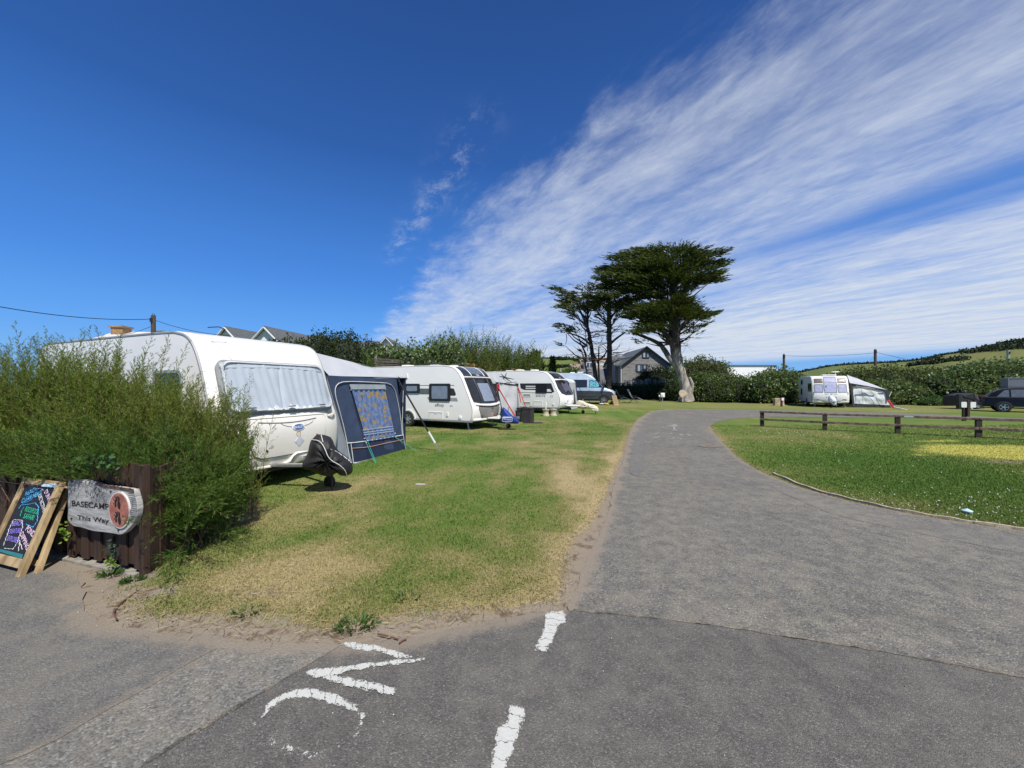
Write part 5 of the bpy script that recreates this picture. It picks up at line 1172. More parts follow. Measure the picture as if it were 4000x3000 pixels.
PL([(1345, 1066), (1355, 1140), (1365, 1222)], .010, PIPEW, 'white_piping')
PL([(1757, 1000), (1765, 1060), (1780, 1122)], .010, PIPEW, 'white_piping'); PL([(1758, 640), (1752, 800), (1750, 900), (1756, 1005)], .007, PIPEW, 'white_piping')
PL([(1360, 1108), (1480, 1100), (1620, 1068), (1757, 1040)], .008, mat('salmon_piping', (.58, .30, .22), .7), 'salmon_piping')
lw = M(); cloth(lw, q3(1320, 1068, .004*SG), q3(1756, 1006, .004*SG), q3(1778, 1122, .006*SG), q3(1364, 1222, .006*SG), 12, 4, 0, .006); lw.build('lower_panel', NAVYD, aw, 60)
mf = M(); cloth(mf, q3(1366, 1222, .015*SG), q3(1775, 1124, .015*SG), q3(1770, 1140, .12*SG), q3(1372, 1250, .12*SG), 10, 3, 0, .01); mf.build('mud_flap', mat('mud_flap_grey', (.22, .23, .26), .8, .2, 6), aw, 60)
TEAL = mat('teal_cord', (.03, .30, .24), .6)
for (a, b) in (((1462, 1062), (1545, 1238)), ((1478, 1060), (1552, 1240)), ((1688, 1015), (1805, 1120)), ((1690, 1020), (1880, 1145))):
    g = G(*zc3(*b)); M().tube([q3(*a, .02*SG), inv1 @ (g+Vector((0, 0, .01)))], .006, 4).build('guy_cord', TEAL, aw)
for (x, y) in ((1462, 1062), (1450, 1030), (1690, 990), (1612, 648), (1342, 648)): M().box(q3(x, y, .02*SG), (.03, .02, .02)).build('toggle', PIPEW, aw)
# storm pole and strap
sp_top = q3(1712, 570, .03*SG); gE = G(*zc3(2048, 1135)); e = inv1 @ gE
A_, E_ = Vector(sp_top), Vector(e)
# strap first runs down to the ground side of the white sleeve
M().tube([A_, A_.lerp(E_, .55)], .022, 6).build('storm_strap', mat('black_webbing', (.015, .016, .02), .8), aw)
M().tube([A_.lerp(E_, .72), A_.lerp(E_, .88)], .030, 7).build('storm_sleeve', PIPEW, aw); M().tube([A_.lerp(E_, .55), A_.lerp(E_, .72)], .02, 6).build('storm_strap', mat('black_webbing', (.015, .016, .02), .8), aw)
M().tube([A_.lerp(E_, .88), E_], .012, 6).build('storm_pole', STEEL, aw); M().box(E_+Vector((0, 0, .02)), (.09, .05, .04)).build('peg_plate', STEEL, aw)

# ---- grey porch awning of the second caravan
aw2 = thing('awning', 'pale grey porch awning with red storm straps beside the second caravan', 'awning', (0, 0, 0))
PV = lambda x, y, d: P(1700+x/3.687, 1400+y/3.687, d)
GREYP = mat('pale_grey_canvas', (.46, .47, .48), .85, .07, 2, .2, 30); GREYM = mat('mid_grey_canvas', (.20, .21, .23), .85, .1, 3)
t0, t1, t2, t3 = PV(885, 360, 17.2), PV(1180, 395, 19.0), PV(1240, 700, 19.0), PV(1010, 770, 17.2); t2.z = .05; t3.z = .05
f_ = M(); cloth(f_, t0, t1, t2, t3, 12, 12, .05, .03, seed=2); f_.build('front_panel', GREYP, aw2, 60)
r_ = M(); cloth(r_, PV(790, 200, 17.6), PV(870, 190, 19.5), t1+Vector((0, 0, .02)), t0+Vector((0, 0, .02)), 10, 8, .05, .02); r_.build('roof', mat('roof_grey_canvas', (.38, .40, .42), .85, .06, 2), aw2, 60)
s_ = M(); cloth(s_, t1, t1+Vector((-1.2, 3.0, .25)), t2+Vector((-1.2, 3.0, 0)), t2, 8, 8, 0, .03); s_.build('side_panel', GREYM, aw2, 60)
DPl = Plane(t3, (t2-t3).normalized(), (t0-t3).normalized())
dp = lambda x, y, o=.03: DPl(*DPl.inv(1700+x/3.687, 1400+y/3.687), -o if DPl.n.y > 0 else o)
M().ext([dp(955, 410), dp(1085, 415), dp(1085, 470), dp(955, 475)], (0, -.012, 0)).build('window', GREYM, aw2)
dr_ = [dp(x, y, .04) for x, y in smoothline([(1075, 770), (1020, 620), (975, 540), (975, 480), (1010, 450), (1060, 460), (1090, 520), (1130, 640), (1150, 760)], 2)]
M().ext(dr_, (0, -.01, 0)).build('door', mat('pale_door_canvas', (.54, .55, .55), .85, .05, 2, .2, 30), aw2)
M().tube(dr_, .018, 4).build('door_zip', GREYM, aw2)
M().tube([dp(1180, 395, .06), dp(1090, 470, .06)], .02, 5).build('dark_strap', DARKMET, aw2)
for i in range(9): M().box(dp(905+30*i, 378+2*i, .03)+Vector((0, 0, .02)), (.10, .02, .07)).build('pelmet_check', GREYM if i % 2 else PIPEW, aw2)
M().tube([t0+Vector((0, -.02, .03)), t1+Vector((0, -.02, .03))], .03, 5).build('pelmet_edge', DARKMET, aw2)
REDS = mat('red_webbing', (.42, .02, .03), .7)
for (a, b) in (((905, 410, 17.1), (1145, 835, 15.6)), ((915, 440, 17.1), (1160, 845, 15.6)), ((1195, 420, 18.9), (1305, 705, 17.6)), ((1190, 410, 18.9), (1235, 640, 18.6))):
    M().tube([PV(*a), PV(*b)], .022, 5).build('storm_strap', REDS, aw2)
M().box(PV(908, 420, 17.08), (.12, .03, .3)).build('strap_bundle', REDS, aw2)
sc = PV(1000, 275, 18.3)
for d in ((-.45, .1, .1), (.4, 0, -.28), (.1, 0, .25), (-.2, 0, .2), (.5, 0, -.1), (-.15, 0, -.15)): M().tube([sc, sc+Vector(d)*.9], [.035, .012], 5).build('tie_tape', DARKMET, aw2)
M().tube([PV(890, 365, 17.15), PV(1180, 340, 19)], .012, 4).build('ridge_cord', DARKMET, aw2)

# ---- awning between the third caravan and the van
aw3 = thing('awning', 'white and dark grey awning behind the nose of the lettered caravan', 'awning', (0, 0, 0))
t0, t1, t2, t3 = PV(1930, 350, 25.6), PV(2018, 345, 27.0), PV(2055, 640, 27.0), PV(1960, 690, 25.6); t2.z = Z(t2.x, t2.y)+.03; t3.z = Z(t3.x, t3.y)+.03
f_ = M(); cloth(f_, t0, t1, t2, t3, 8, 8, .02, .02); f_.build('front_panel', mat('silver_grey_canvas', (.40, .41, .43), .85, .1, 3), aw3, 60)
f_ = M(); cloth(f_, PV(1870, 285, 25.0), PV(1990, 310, 27.2), t1, t0, 8, 4, .02, .01); f_.build('roof', mat('white_canvas', (.62, .63, .65), .85, .05), aw3, 60)
f_ = M(); cloth(f_, t0.lerp(t1, .25)+Vector((0, -.05, -.25)), t0.lerp(t1, .7)+Vector((0, -.05, -.25)), t3.lerp(t2, .7)+Vector((0, -.05, .25)), t3.lerp(t2, .25)+Vector((0, -.05, .25)), 6, 6, .0, .02); f_.build('window', TINT, aw3, 60)
M().bar(t1, t2, .06, .10).build('edge_strip', NAVYD, aw3)
gB = G(2325, 1597)
M().tube([PV(2020, 360, 27.0), gB], .018, 5).build('storm_strap', mat('black_webbing', (.015, .016, .02), .8), aw3); M().box(gB, (.1, .1, .03)).build('peg_plate', STEEL, aw3)

# ---- awning of the far right caravan
aw4 = thing('awning', 'white awning with dark edging sagging to one side of the head on caravan', 'awning', (0, 0, 0))
PR = lambda x, y, d: P(3080+x/4.424, 1420+y/4.424, d)
WC = mat('white_slack_canvas', (.68, .71, .72), .85, .06, 2, .3, 14)
c0, c1, c2_, c3_ = PR(1110, 370, 30.6), PR(1690, 490, 30.2), PR(1750, 720, 30.2), PR(1130, 690, 30.6)
f_ = M(); cloth(f_, c0, c1, c2_, c3_, 16, 12, .06, .035, seed=1); f_.build('front_panel', WC, aw4, 60)
f_ = M(); cloth(f_, PR(1010, 195, 31.2), PR(1030, 215, 36), PR(1715, 460, 34.0), PR(1715, 465, 30.2), 8, 8, .0, .02); cloth(f_, PR(1010, 195, 31.0), PR(1715, 462, 30.2), c1, PR(1065, 345, 30.6), 10, 6, .02, .015); f_.build('roof', mat('lilac_grey_canvas', (.50, .50, .55), .85, .05), aw4, 60)
dkc = mat('charcoal_canvas', (.035, .037, .045), .85, .15)
M().tube([PR(1065, 348, 30.55), PR(1400, 405, 30.3), PR(1720, 470, 30.15)], .05, 5).build('edge_strip', dkc, aw4)
M().ext([PR(1070, 350, 30.5), PR(1180, 385, 30.4), PR(1110, 400, 30.5), PR(1125, 560, 30.5), PR(1150, 770, 30.5), PR(1110, 730, 30.5)], (.02, .05, 0)).build('corner_strip', dkc, aw4)
M().ext([PR(1600, 455, 30.1), PR(1780, 485, 30.1), PR(1725, 565, 30.1), PR(1735, 650, 30.1), PR(1715, 650, 30.1), PR(1690, 500, 30.1)], (.02, .05, 0)).build('corner_strip', dkc, aw4)
lo_ = M(); cloth(lo_, c3_, c2_, PR(1780, 770, 30.2), PR(1150, 780, 30.6), 10, 4, 0, .02); lo_.build('mud_wall', dkc, aw4, 60)
for (a, b) in (((1250, 420), (1545, 478)),): M().bar(PR(*a, 30.2), PR(*b, 30.12), .05, .09).build('window_flap', GREYM, aw4)
M().tube([PR(1255, 425, 30.2), PR(1280, 560, 30.2), PR(1285, 690, 30.2)], .014, 4).build('window_seam', GREYM, aw4)
for pts in ([(1280, 560), (1330, 620), (1345, 680)], [(1410, 470), (1520, 580), (1620, 690)], [(1540, 480), (1590, 560), (1690, 640)]): M().tube([PR(x, y, 30.3-(x-1280)*.0007) for x, y in pts], .012, 4).build('cloth_fold', GREYM, aw4)
M().tube([PR(1725, 640, 30.0), PR(1830, 770, 29.4)], .085, 5).build('red_bag', REDS, aw4)
M().tube([PR(1740, 570, 30.05), PR(1780, 485, 30.05)], .025, 5).build('white_edge', PIPEW, aw4)
o = M().tube([PR(1825, 755, 29.0), PR(2055, 805, 27.6)], .05, 6).build('pole', PIPEW); tag(o, 'white awning pole lying on the grass beyond the rail fence', 'pole')
M().tube([PR(1830, 690, 29.3), PR(1880, 755, 29)], .012, 4).build('guy_cord', TEAL, aw4)

# ------------------------------------------------------------------ van
gv = G(2358, 1577); vanY = gv.y
van = thing('camper_van', 'high roofed camper van, silver blue over dark grey, with a turquoise cab curtain', 'van', (gv.x, gv.y, gv.z), R(-13))
SB = mat('silver_blue_paint', (.42, .51, .63), .3, .05, 2, coat=.5, metal=.2); DG = mat('dark_grey_paint', (.055, .06, .068), .3, .1, 2, coat=.5, metal=.3)
vs = [(.92, .45), (.97, .62), (.95, .85), (.86, 1.05), (.70, 1.17), (.35, 1.27), (.02, 1.38), (-.25, 1.62), (-.62, 2.0), (-.85, 2.24), (-1.15, 2.42), (-1.6, 2.52), (-2.4, 2.56), (-4.8, 2.56), (-5.0, 2.48), (-5.05, 1.8), (-5.05, .42)]
vp = smoothline(vs, 2)
def vring(v, r):
    q = []
    for i in range(len(vp)):
        a = Vector(vp[max(0, i-1)]); b = Vector(vp[min(len(vp)-1, i+1)]); t = (b-a).normalized(); w = Vector(vp[i])-Vector((t.y, -t.x))*r*(1 if (t.y*1+0) > -9 else 1)
        bw = .16*(abs(v)/1.0)**3*min(1, max(0, (w.x+.3)/.8)); nz = (w.y-1.25)/1.3
        q.append((w.x-bw, v*(1-.10*max(0, nz)**1.4), w.y))
    return q
half = 1.0
rings = [vring(-half+o, i) for o, i in ((0, .10), (.03, .05), (.09, .0))]+[vring(v, 0) for v in np.linspace(-.8, .8, 7)]+[vring(half-o, i) for o, i in ((.09, 0), (.03, .05), (0, .10))]
# flip so that the outline turns the right way
M().loft(rings).build('body', SB, van, 40)
vm = lambda sd: (lambda u, z, off=0: Vector((u, sd*(half*(1-.10*max(0, (z-1.25)/1.3)**1.4)+off), z)))
for sd in (-1, 1):
    mp = vm(sd)
    M().patch(dense([(-4.98, .40), (.80, .40), (.86, .72), (.60, 1.02), (.1, 1.06), (-4.98, 1.16)], 6), mp, 0, .004, 5).build('lower_panel', DG, van)
    M().bar(mp(-4.9, .62, .012), mp(-.6, .62, .012), .05, .02, (0, 1, 0)).build('side_rub_strip', BLACKP, van)
    w = M().patch(dense([(-2.95, 1.36), (-1.32, 1.36), (-1.32, 2.0), (-2.95, 2.0)], 4), mp, 0, .006, 3).build('window', TINT, van)
    M().patch(dense([(-4.7, 1.36), (-3.15, 1.36), (-3.15, 2.0), (-4.7, 2.0)], 4), mp, 0, .006, 3).build('window', TINT, van)
    w = M().patch(dense([(-1.18, 1.36), (-.05, 1.36), (-.16, 1.50), (-.60, 1.98), (-1.18, 2.0)], 4), mp, 0, .006, 3).build('cab_window', TINT, van)
    m_, k_ = newmat('turquoise_curtain'); tc = k_.n('ShaderNodeTexCoord').outputs['Object']
    c_ = k_.mix(k_.step(k_.noise(tc, 13, 3, .6), .44, .54), (.02, .13, .28), (.22, .62, .70)); out(k_, pbsdf(k_, c_, .6))
    M().patch(dense([(-1.14, 1.39), (-.42, 1.39), (-.36, 1.6), (-.66, 1.95), (-1.14, 1.96)], 4), mp, .004, .010, 3).build('curtain', m_, w)
    for u in (-1.25, -.02, -3.05): M().bar(mp(u, .5, .002), mp(u-.02, 1.95 if u != -.02 else 1.35, .002), .008, .012, (0, 1, 0)).build('door_gap', SHADE, van)
    M().box(mp(-1.12, 1.13, .012), (.16, .02, .045)).build('door_handle', SB, van, bevel=.008)
    for i, u in enumerate((0.0, -3.65)):
        wh = wheel(van, (u, sd*(half-.07), .34), .34, .22, spokes=5, side=sd, name='wheel')
        a = [(u+.47*math.cos(R(t)), .33+.47*math.sin(R(t))) for t in range(0, 181, 12)]; a2 = [(u+.37*math.cos(R(t)), .33+.37*math.sin(R(t))) for t in range(0, 181, 12)]
        M().ext([mp(*p, .003) for p in a+a2[::-1]], (0, sd*.03, 0)).build('wheel_arch', BLACKP, van); M().patch(a2+[(u-.37, .30), (u+.37, .30)], mp, 0, .007, 2).build('arch_recess', BLACKP, van)
    mr = M().box((-.02, sd*1.13, 1.42), (.12, .22, .32)).build('door_mirror', BLACKP, van, bevel=.03)
    M().box((.80, sd*.72, .93), (.20, .36, .20)).build('headlight', mat('headlamp_lens', (.35, .37, .40), .08, coat=1), van, bevel=.04)
M().box((.72, 0, .45), (.42, 1.72, .28)).build('bumper', BLACKP, van, bevel=.06)
gr = M().box((.88, 0, .93), (.16, .95, .22)).build('grille', BLACKP, van, bevel=.03)
for z in (.88, .98): M().box((.965, 0, z), (.01, .9, .02)).build('chrome_bar', ALLOY, gr)
M().lathe([(0, 0), (.09, 0), (.09, .012), (0, .014)], (.965, 0, .94), 'X', 16).build('badge', ALLOY, gr)
ws = M(); ws.grid(lambda i, j: Vector((.04-.83*j+.028, (-.78+1.56*i)*(1-.08*j), 1.42+.80*j+.028)), 6, 6); ws.build('windscreen', mat('windscreen_glass', (.10, .16, .18), .06, .2, coat=1), van, 60)
M().box((-1.9, -.2, 2.62), (.5, .5, .1)).build('roof_vent', WHITE2, van, bevel=.03); M().box((-1.3, .1, 2.60), (.7, 1.1, .05)).build('solar_panel', BLACKP, van); M().box((-2.6, .3, 2.61), (.4, .4, .1)).build('roof_vent', WHITE2, van, bevel=.03)
M().box((-2.2, 0, .42), (5, 1.6, .3)).build('underbody', BLACKP, van)

# things by the van
g = G(2410, 1583); wb = thing('wooden_notice', 'light plywood notice board leaning upright in front of the blue van', 'board', g)
PLY = mat('plywood', (.52, .36, .19), .75, .15, 3, stretch=(1, 1, .2))
NB = Plane(g+Vector((-.22, 0, 0)), (.98, -.2, 0), Vector((-.22, .12, 1)).normalized()); nb_ = lambda a, b, o: NB(a, b, o)-g
M().ext([nb_(0, 0, 0), nb_(.36, 0, 0), nb_(.36, .80, 0), nb_(0, .80, 0)], -NB.n*.02).build('board', PLY, wb)
mm = M()
for i, (st, b) in enumerate((('CARS', .66), ('SLOW', .50), ('DOWN', .34), ('PLEASE', .16))): text(mm, st, .11, nb_, .18, b, 0, .004, 0, 0, .8)
mm.build('lettering', mat('faded_ink', (.30, .19, .09), .8), wb, norm=False)
for (a, b) in ((.03, -.25), (.33, -.25)): M().bar(nb_(a, .7, -.03), Vector(nb_(a, 0, 0))+Vector((0, .3, 0)), .03, .03).build('prop', PLY, wb)
def chair(px, py, rz, label):
    c = thing('folding_chair', label, 'chair', G(px, py), rz, 'reclining chairs on the grass beside the van')
    mesh = mat('grey_mesh_fabric', (.12, .13, .14), .8, .2); fr = mat('chair_frame', (.10, .10, .11), .5, metal=.5)
    mm = M(); mm.grid(lambda i, j: Vector((-.25+.5*i, .10+.35*j, .42+.72*j)), 3, 6); mm.build('backrest', mesh, c)
    mm = M(); mm.grid(lambda i, j: Vector((-.25+.5*i, .10-.45*j, .42+.05*j)), 3, 4); mm.build('seat', mesh, c)
    mm = M(); mm.grid(lambda i, j: Vector((-.22+.44*i, -.36-.42*j, .46-.20*j)), 3, 4); mm.build('footrest', mesh, c)
    for s in (-1, 1):
        M().tube([(s*.27, .47, 1.16), (s*.27, .10, .43), (s*.27, -.36, .47), (s*.24, -.80, .25)], .018, 5).build('side_rail', fr, c)
        M().tube([(s*.29, .35, .02), (s*.29, -.25, .60)], .016, 5).build('leg', fr, c); M().tube([(s*.29, -.35, .02), (s*.29, .22, .62)], .016, 5).build('leg', fr, c)
        M().bar((s*.31, .28, .63), (s*.31, -.25, .61), .05, .03).build('armrest', BLACKP, c)
    M().bar((-.27, .47, 1.16), (.27, .47, 1.16), .05, .04).build('top_rail', fr, c)
    M().box((0, .40, 1.0), (.36, .05, .14), Matrix.Rotation(R(-25), 3, 'X')).build('headrest', BLACKP, c)
chair(2474, 1574, R(62), 'grey mesh reclining chair standing clear of the blue van on grass'); chair(2428, 1575, R(75), 'grey reclining chair half hidden behind the plywood notice')
o = M().lathe([(0, 0), (.22, .02), (.25, .1), (.12, .16), (0, .17)], (0, 0, 0), 'Z', 14).build('bag', mat('yellow_cloth', (.62, .36, .04), .8), None, 60); o.location = G(2368, 1582); tag(o, 'small yellow bag on the grass beside the front wheel of the van', 'bag')
o = M().lathe([(0, 0), (.16, .02), (.2, .1), (.1, .15), (0, .16)], (0, 0, 0), 'Z', 14).build('bag', mat('pale_cloth', (.55, .58, .62), .8), None, 60); o.location = G(2350, 1582); tag(o, 'small white and dark bag on the grass under the front wheel of the van', 'bag')
o = M().box((0, 0, .1), (.6, .3, .2)).build('doormat_roll', mat('pink_cloth', (.50, .28, .22), .85, .3), None, bevel=.05); o.location = G(2400, 1576); tag(o, 'pinkish bundle on the ground behind the plywood notice', 'bundle')
# electric hook up post with white box
g = G(2582, 1569); ep = thing('hookup_post', 'low post with a white electric hook up box in front of the dark hedge', 'post', g, R(10))
M().box((-.12, 0, .35), (.12, .12, .7)).build('post', BROWN, ep, bevel=.01); b_ = M().box((.14, -.02, .62), (.40, .22, .42)).build('box', WHITE2, ep, bevel=.05); M().box((.05, -.135, .55), (.12, .02, .14)).build('socket_cover', LGREY, b_)
M().box((.14, 0, .2), (.06, .06, .42)).build('stand', STEEL, ep); M().box((-.19, -.02, .55), (.1, .15, .18)).build('side_box', WHITE2, ep, bevel=.02)

# ------------------------------------------------------------------ dark estate car, camper behind it
cg = G(3920, 1610)+Vector((.62, .62, 0)); car = thing('estate_car', 'black estate car parked on the grass at the right edge of the view', 'car', cg, R(-44))
CARP = mat('black_car_paint', (.006, .006, .006), .35, .1, spec=.3, coat=.12)
cs = [(-.78, .35), (-.86, .55), (-.80, .92), (-.62, 1.02), (-.38, 1.32), (-.05, 1.50), (.5, 1.58), (1.6, 1.57), (2.2, 1.45), (2.75, 1.08), (3.5, .95), (3.75, .75), (3.75, .38)]
cp = smoothline(cs, 2)
def cring(v, r):
    q = []
    for i in range(len(cp)):
        a = Vector(cp[max(0, i-1)]); b = Vector(cp[min(len(cp)-1, i+1)]); t = (b-a).normalized(); w = Vector(cp[i])+Vector((t.y, -t.x))*r
        q.append((w.x, v*(1-.30*max(0, (w.y-.92)/.66)), w.y))
    return q
M().loft([cring(-.92+o, i) for o, i in ((0, .10), (.03, .04), (.1, 0))]+[cring(v, 0) for v in (-.5, 0, .5)]+[cring(.92-o, i) for o, i in ((.1, 0), (.03, .04), (0, .1))]).build('body', CARP, car, 40)
CGL = mat('car_window', (.10, .12, .14), .07, .15, coat=1)
for sd in (-1, 1):
    mp = lambda u, z, off=0, sd=sd: Vector((u, sd*(.92*(1-.30*max(0, (z-.92)/.66))+off), z))
    for pts in ([(-.30, 1.0), (.22, 1.0), (.22, 1.44), (.05, 1.43)], [(.30, 1.0), (1.18, 1.0), (1.18, 1.47), (.30, 1.46)], [(1.26, 1.0), (2.45, 1.0), (1.95, 1.42), (1.26, 1.47)]): M().patch(dense(pts, 4), mp, 0, .008, 3).build('window', CGL, car)
    M().bar(mp(-.2, 1.63, -.1), mp(1.7, 1.63, -.1), .03, .04).build('roof_rail', BLACKP, car); M().bar(mp(-.7, .97, .006), mp(2.6, .97, .006), .012, .02, (0, 1, 0)).build('window_trim', GREYTRIM, car)
    M().box(mp(2.2, 1.05, .12), (.14, .2, .15)).build('door_mirror', CARP, car, bevel=.03)
    for u in (0, 2.75):
        wheel(car, (u, sd*.86, .33), .33, .2, spokes=5, side=sd); a2 = [(u+.39*math.cos(R(t)), .33+.39*math.sin(R(t))) for t in range(0, 181, 12)]; M().patch(a2+[(u-.39, .30), (u+.39, .30)], mp, 0, .006, 2).build('arch_recess', BLACKP, car)
    M().box((-.80, sd*.74, .90), (.12, .22, .22)).build('tail_light', mat('tail_lens', (.05, .004, .004), .3), car, bevel=.03)
rw = M(); rw.grid(lambda i, j: Vector((-.60+.22*j-.02, (-.62+1.24*i)*(1-.12*j), 1.05+.28*j+.02)), 4, 4); rw.build('rear_window', mat('grey_rear_glass', (.22, .24, .26), .1), car, 60)
M().box((-.84, 0, .48), (.14, 1.6, .22)).build('bumper', BLACKP, car, bevel=.05)
gc = P(3938, 1590, 29); gc.z = Z(gc.x, gc.y)
cb = thing('caravan', 'grey sided caravan showing only its upper edge behind the black estate car', 'caravan', gc, R(-42))
GS = mat('grey_caravan_side', (.22, .225, .25), .5, .08, 3)
M().box((3, 1.1, 1.32), (6, 2.2, 1.9)).build('body', GS, cb, bevel=.06); M().box((3, 1.1, 2.29), (6.05, 2.25, .05)).build('roof', LGREY, cb, bevel=.02); M().bar((.02, -.02, .4), (.02, -.02, 2.25), .05, .03).build('corner_trim', LGREY, cb)
for sd in (0, 2.2): wheel(cb, (3, sd+.1*(1 if sd == 0 else -1), .32), .32, .2)
M().box((3, 1.1, .34), (5.6, 1.8, .1)).build('chassis', DARKMET, cb)

# dark covered things at the hedge
g = P(3772, 1597, 28.5); g.z = Z(g.x, g.y); tr_ = thing('covered_trailer', 'low trailer under a dark sheet against the hedge, left of the black car', 'trailer', g, R(4))
DKS = mat('dark_sheet', (.018, .018, .024), .5, .3, 3, .3, 8); PUR = mat('purple_grey_sheet', (.07, .06, .08), .6, .3, 3, .3, 8)
M().box((-.1, .3, .62), (1.5, 1.0, .75)).build('body', DKS, tr_, bevel=.05); M().box((-.75, -.15, .55), (.22, .2, 1.1)).build('corner_post', BLACKP, tr_)
sh = M(); sh.ext([(-.5, -.25, 1.02), (.30, -.25, 1.18), (.42, -.25, 1.14), (1.05, -.25, .60), (1.25, -.25, .05), (.5, -.25, .04), (.35, -.25, .7), (-.45, -.25, .85)], (0, 1.1, 0)); sh.build('sheet', DKS, tr_, bevel=.04)
sh = M(); sh.ext([(.32, -.28, 1.17), (.45, -.28, 1.15), (1.02, -.28, .66), (.70, -.28, .62), (.38, -.28, .85)], (0, .03, 0)); sh.build('sheet_corner', PUR, tr_)
for u in (-.45, .5): wheel(tr_, (u, -.3, .22), .22, .14, spokes=5)
M().tube([(-.30, -.5, .18), (-.22, -.55, .03)], .04, 6).build('white_bracket', WHITE2, tr_)
# tree stump log and marker post, left of the far caravan
g = P(3041, 1568, 33.5); g.z = Z(g.x, g.y); lg = thing('log_seat', 'pale sawn tree stump by the hedge, left of the head on caravan', 'log', g, R(8))
WOODC = mat('cut_wood', (.40, .30, .19), .85, .35, 5, .4, 14); st_ = M(); st_.loft([[(.42*math.cos(R(t))*(1+.12*math.sin(t*.2))*k_, .34*math.sin(R(t))*k_, z) for t in range(0, 360, 20)] for z, k_ in ((-.05, 1.1), (.2, 1), (.62, .95))]); st_.build('trunk', WOODC, lg, 40)
M().lathe([(0, .62), (.36, .62), (.34, .64), (0, .645)], (0, 0, 0), 'Z', 18).build('sawn_top', mat('sawn_face', (.52, .42, .29), .85, .2, 6), lg)
g = P(3053, 1572, 31.8); g.z = Z(g.x, g.y); mp_ = thing('marker_post', 'short dark post with a white plate beside the pale stump', 'post', g); M().box((0, 0, .35), (.12, .12, .7)).build('post', BROWN, mp_, bevel=.01); M().box((.04, -.08, .62), (.2, .03, .22)).build('plate', WHITE2, mp_)
# tarmac-side sign post with two white plates
g = G(3772, 1641); g = Vector((g.x*.97, g.y*.97, 0)); sp_ = thing('sign_post', 'brown post with two small white plates behind the rail fence', 'post', g, R(-18))
M().box((-.02, .06, .33), (.13, .10, .66)).build('post', BROWN, sp_, bevel=.01); M().box((.08, -.02, .62), (.09, .09, .8)).build('stake', BROWN, sp_, bevel=.008)
for x in (-.10, .235): M().ext([Vector((a+x, -.075, b+.80)) for a, b in rrect(.20, .27, .035)], (0, .012, 0)).build('plate', WHITE2, sp_)

# ------------------------------------------------------------------ knee rail fence
rf_ = thing('rail_fence', 'low brown two rail timber fence across the right hand lawn', 'fence', G(2977, 1666))
RAILW = mat('weathered_rail', (.125, .080, .055), .85, .4, 8, .4, 24, stretch=(1, 1, 1), col2=(.23, .165, .12)); PSTW = mat('creosoted_post', (.050, .036, .027), .85, .4, 8, .4, 24, stretch=(1, 1, .3))
posts = [G(2977, 1666), G(3222, 1681), G(3506, 1694), G(3822, 1710)]; d_ = posts[-1]-posts[-2]; posts.append(posts[-1]+d_); o_ = rf_.location
fdir = (posts[3]-posts[0]).normalized(); fn_ = Vector((fdir.y, -fdir.x, 0)); RM = Matrix((fdir, fn_, (0, 0, 1))).transposed()
for i, p in enumerate(posts): M().box(p-o_+Vector((0, 0, .29)), (.14, .14, .60), RM).build('post', PSTW, rf_, bevel=.012)
for a, b in zip(posts[:-1], posts[1:]):
    ex = .08 if a is posts[0] else 0
    M().bar(a-o_-fdir*ex+Vector((0, 0, .625)), b-o_-fdir*.012+Vector((0, 0, .625)), .17, .075).build('top_rail', RAILW, rf_, bevel=.01)
    M().bar(a-o_-fdir*ex+fn_*.088+Vector((0, 0, .31)), b-o_+fn_*.088-fdir*.012+Vector((0, 0, .31)), .04, .085).build('lower_rail', RAILW, rf_, bevel=.008)
pl_ = posts[2].lerp(posts[3], .14)-o_+fn_*.088+Vector((0, 0, .625)); M().box(pl_, (.24, .006, .05), RM).build('label_plate', mat('pale_label', (.50, .54, .52), .5), rf_)
# litter on the right lawn
o = M().lathe([(0, 0), (.05, 0), (.055, .02), (0, .05)], (0, 0, 0), 'Z', 10).build('litter', mat('pale_blue_litter', (.45, .62, .68), .6), None, 60); o.location = G(3778, 2006)+Vector((0, 0, .02)); tag(o, 'crumpled pale blue scrap lying on the right hand lawn', 'litter')
o = M().box((0, 0, .012), (.16, .03, .012)).build('litter', mat('white_litter', (.6, .6, .58), .6)); o.location = G(1643, 1901)+Vector((0, 0, .03)); tag(o, 'small white stick of litter on the left hand lawn', 'litter')
# twigs on the sand
for (px, pts, lb) in ((1530, [(1475, 2492), (1520, 2502), (1555, 2514)], 'thin brown twig on the sand above the letter N'), (1565, [(1560, 2530), (1575, 2517), (1588, 2514)], 'short reddish twig on tarmac right of the letter N'), (450, [(455, 2435), (438, 2405), (470, 2370), (540, 2320)], 'curling dry runner on the bare earth below the sign')):
    ps = [G(*q)+Vector((0, 0, .03)) for q in pts]; o = M().tube([Vector(q)-ps[0] for q in smoothline(ps, 1)], .006, 5).build('twig', mat('twig_brown', (.14, .07, .05), .9)); o.location = ps[0]; tag(o, lb, 'twig')
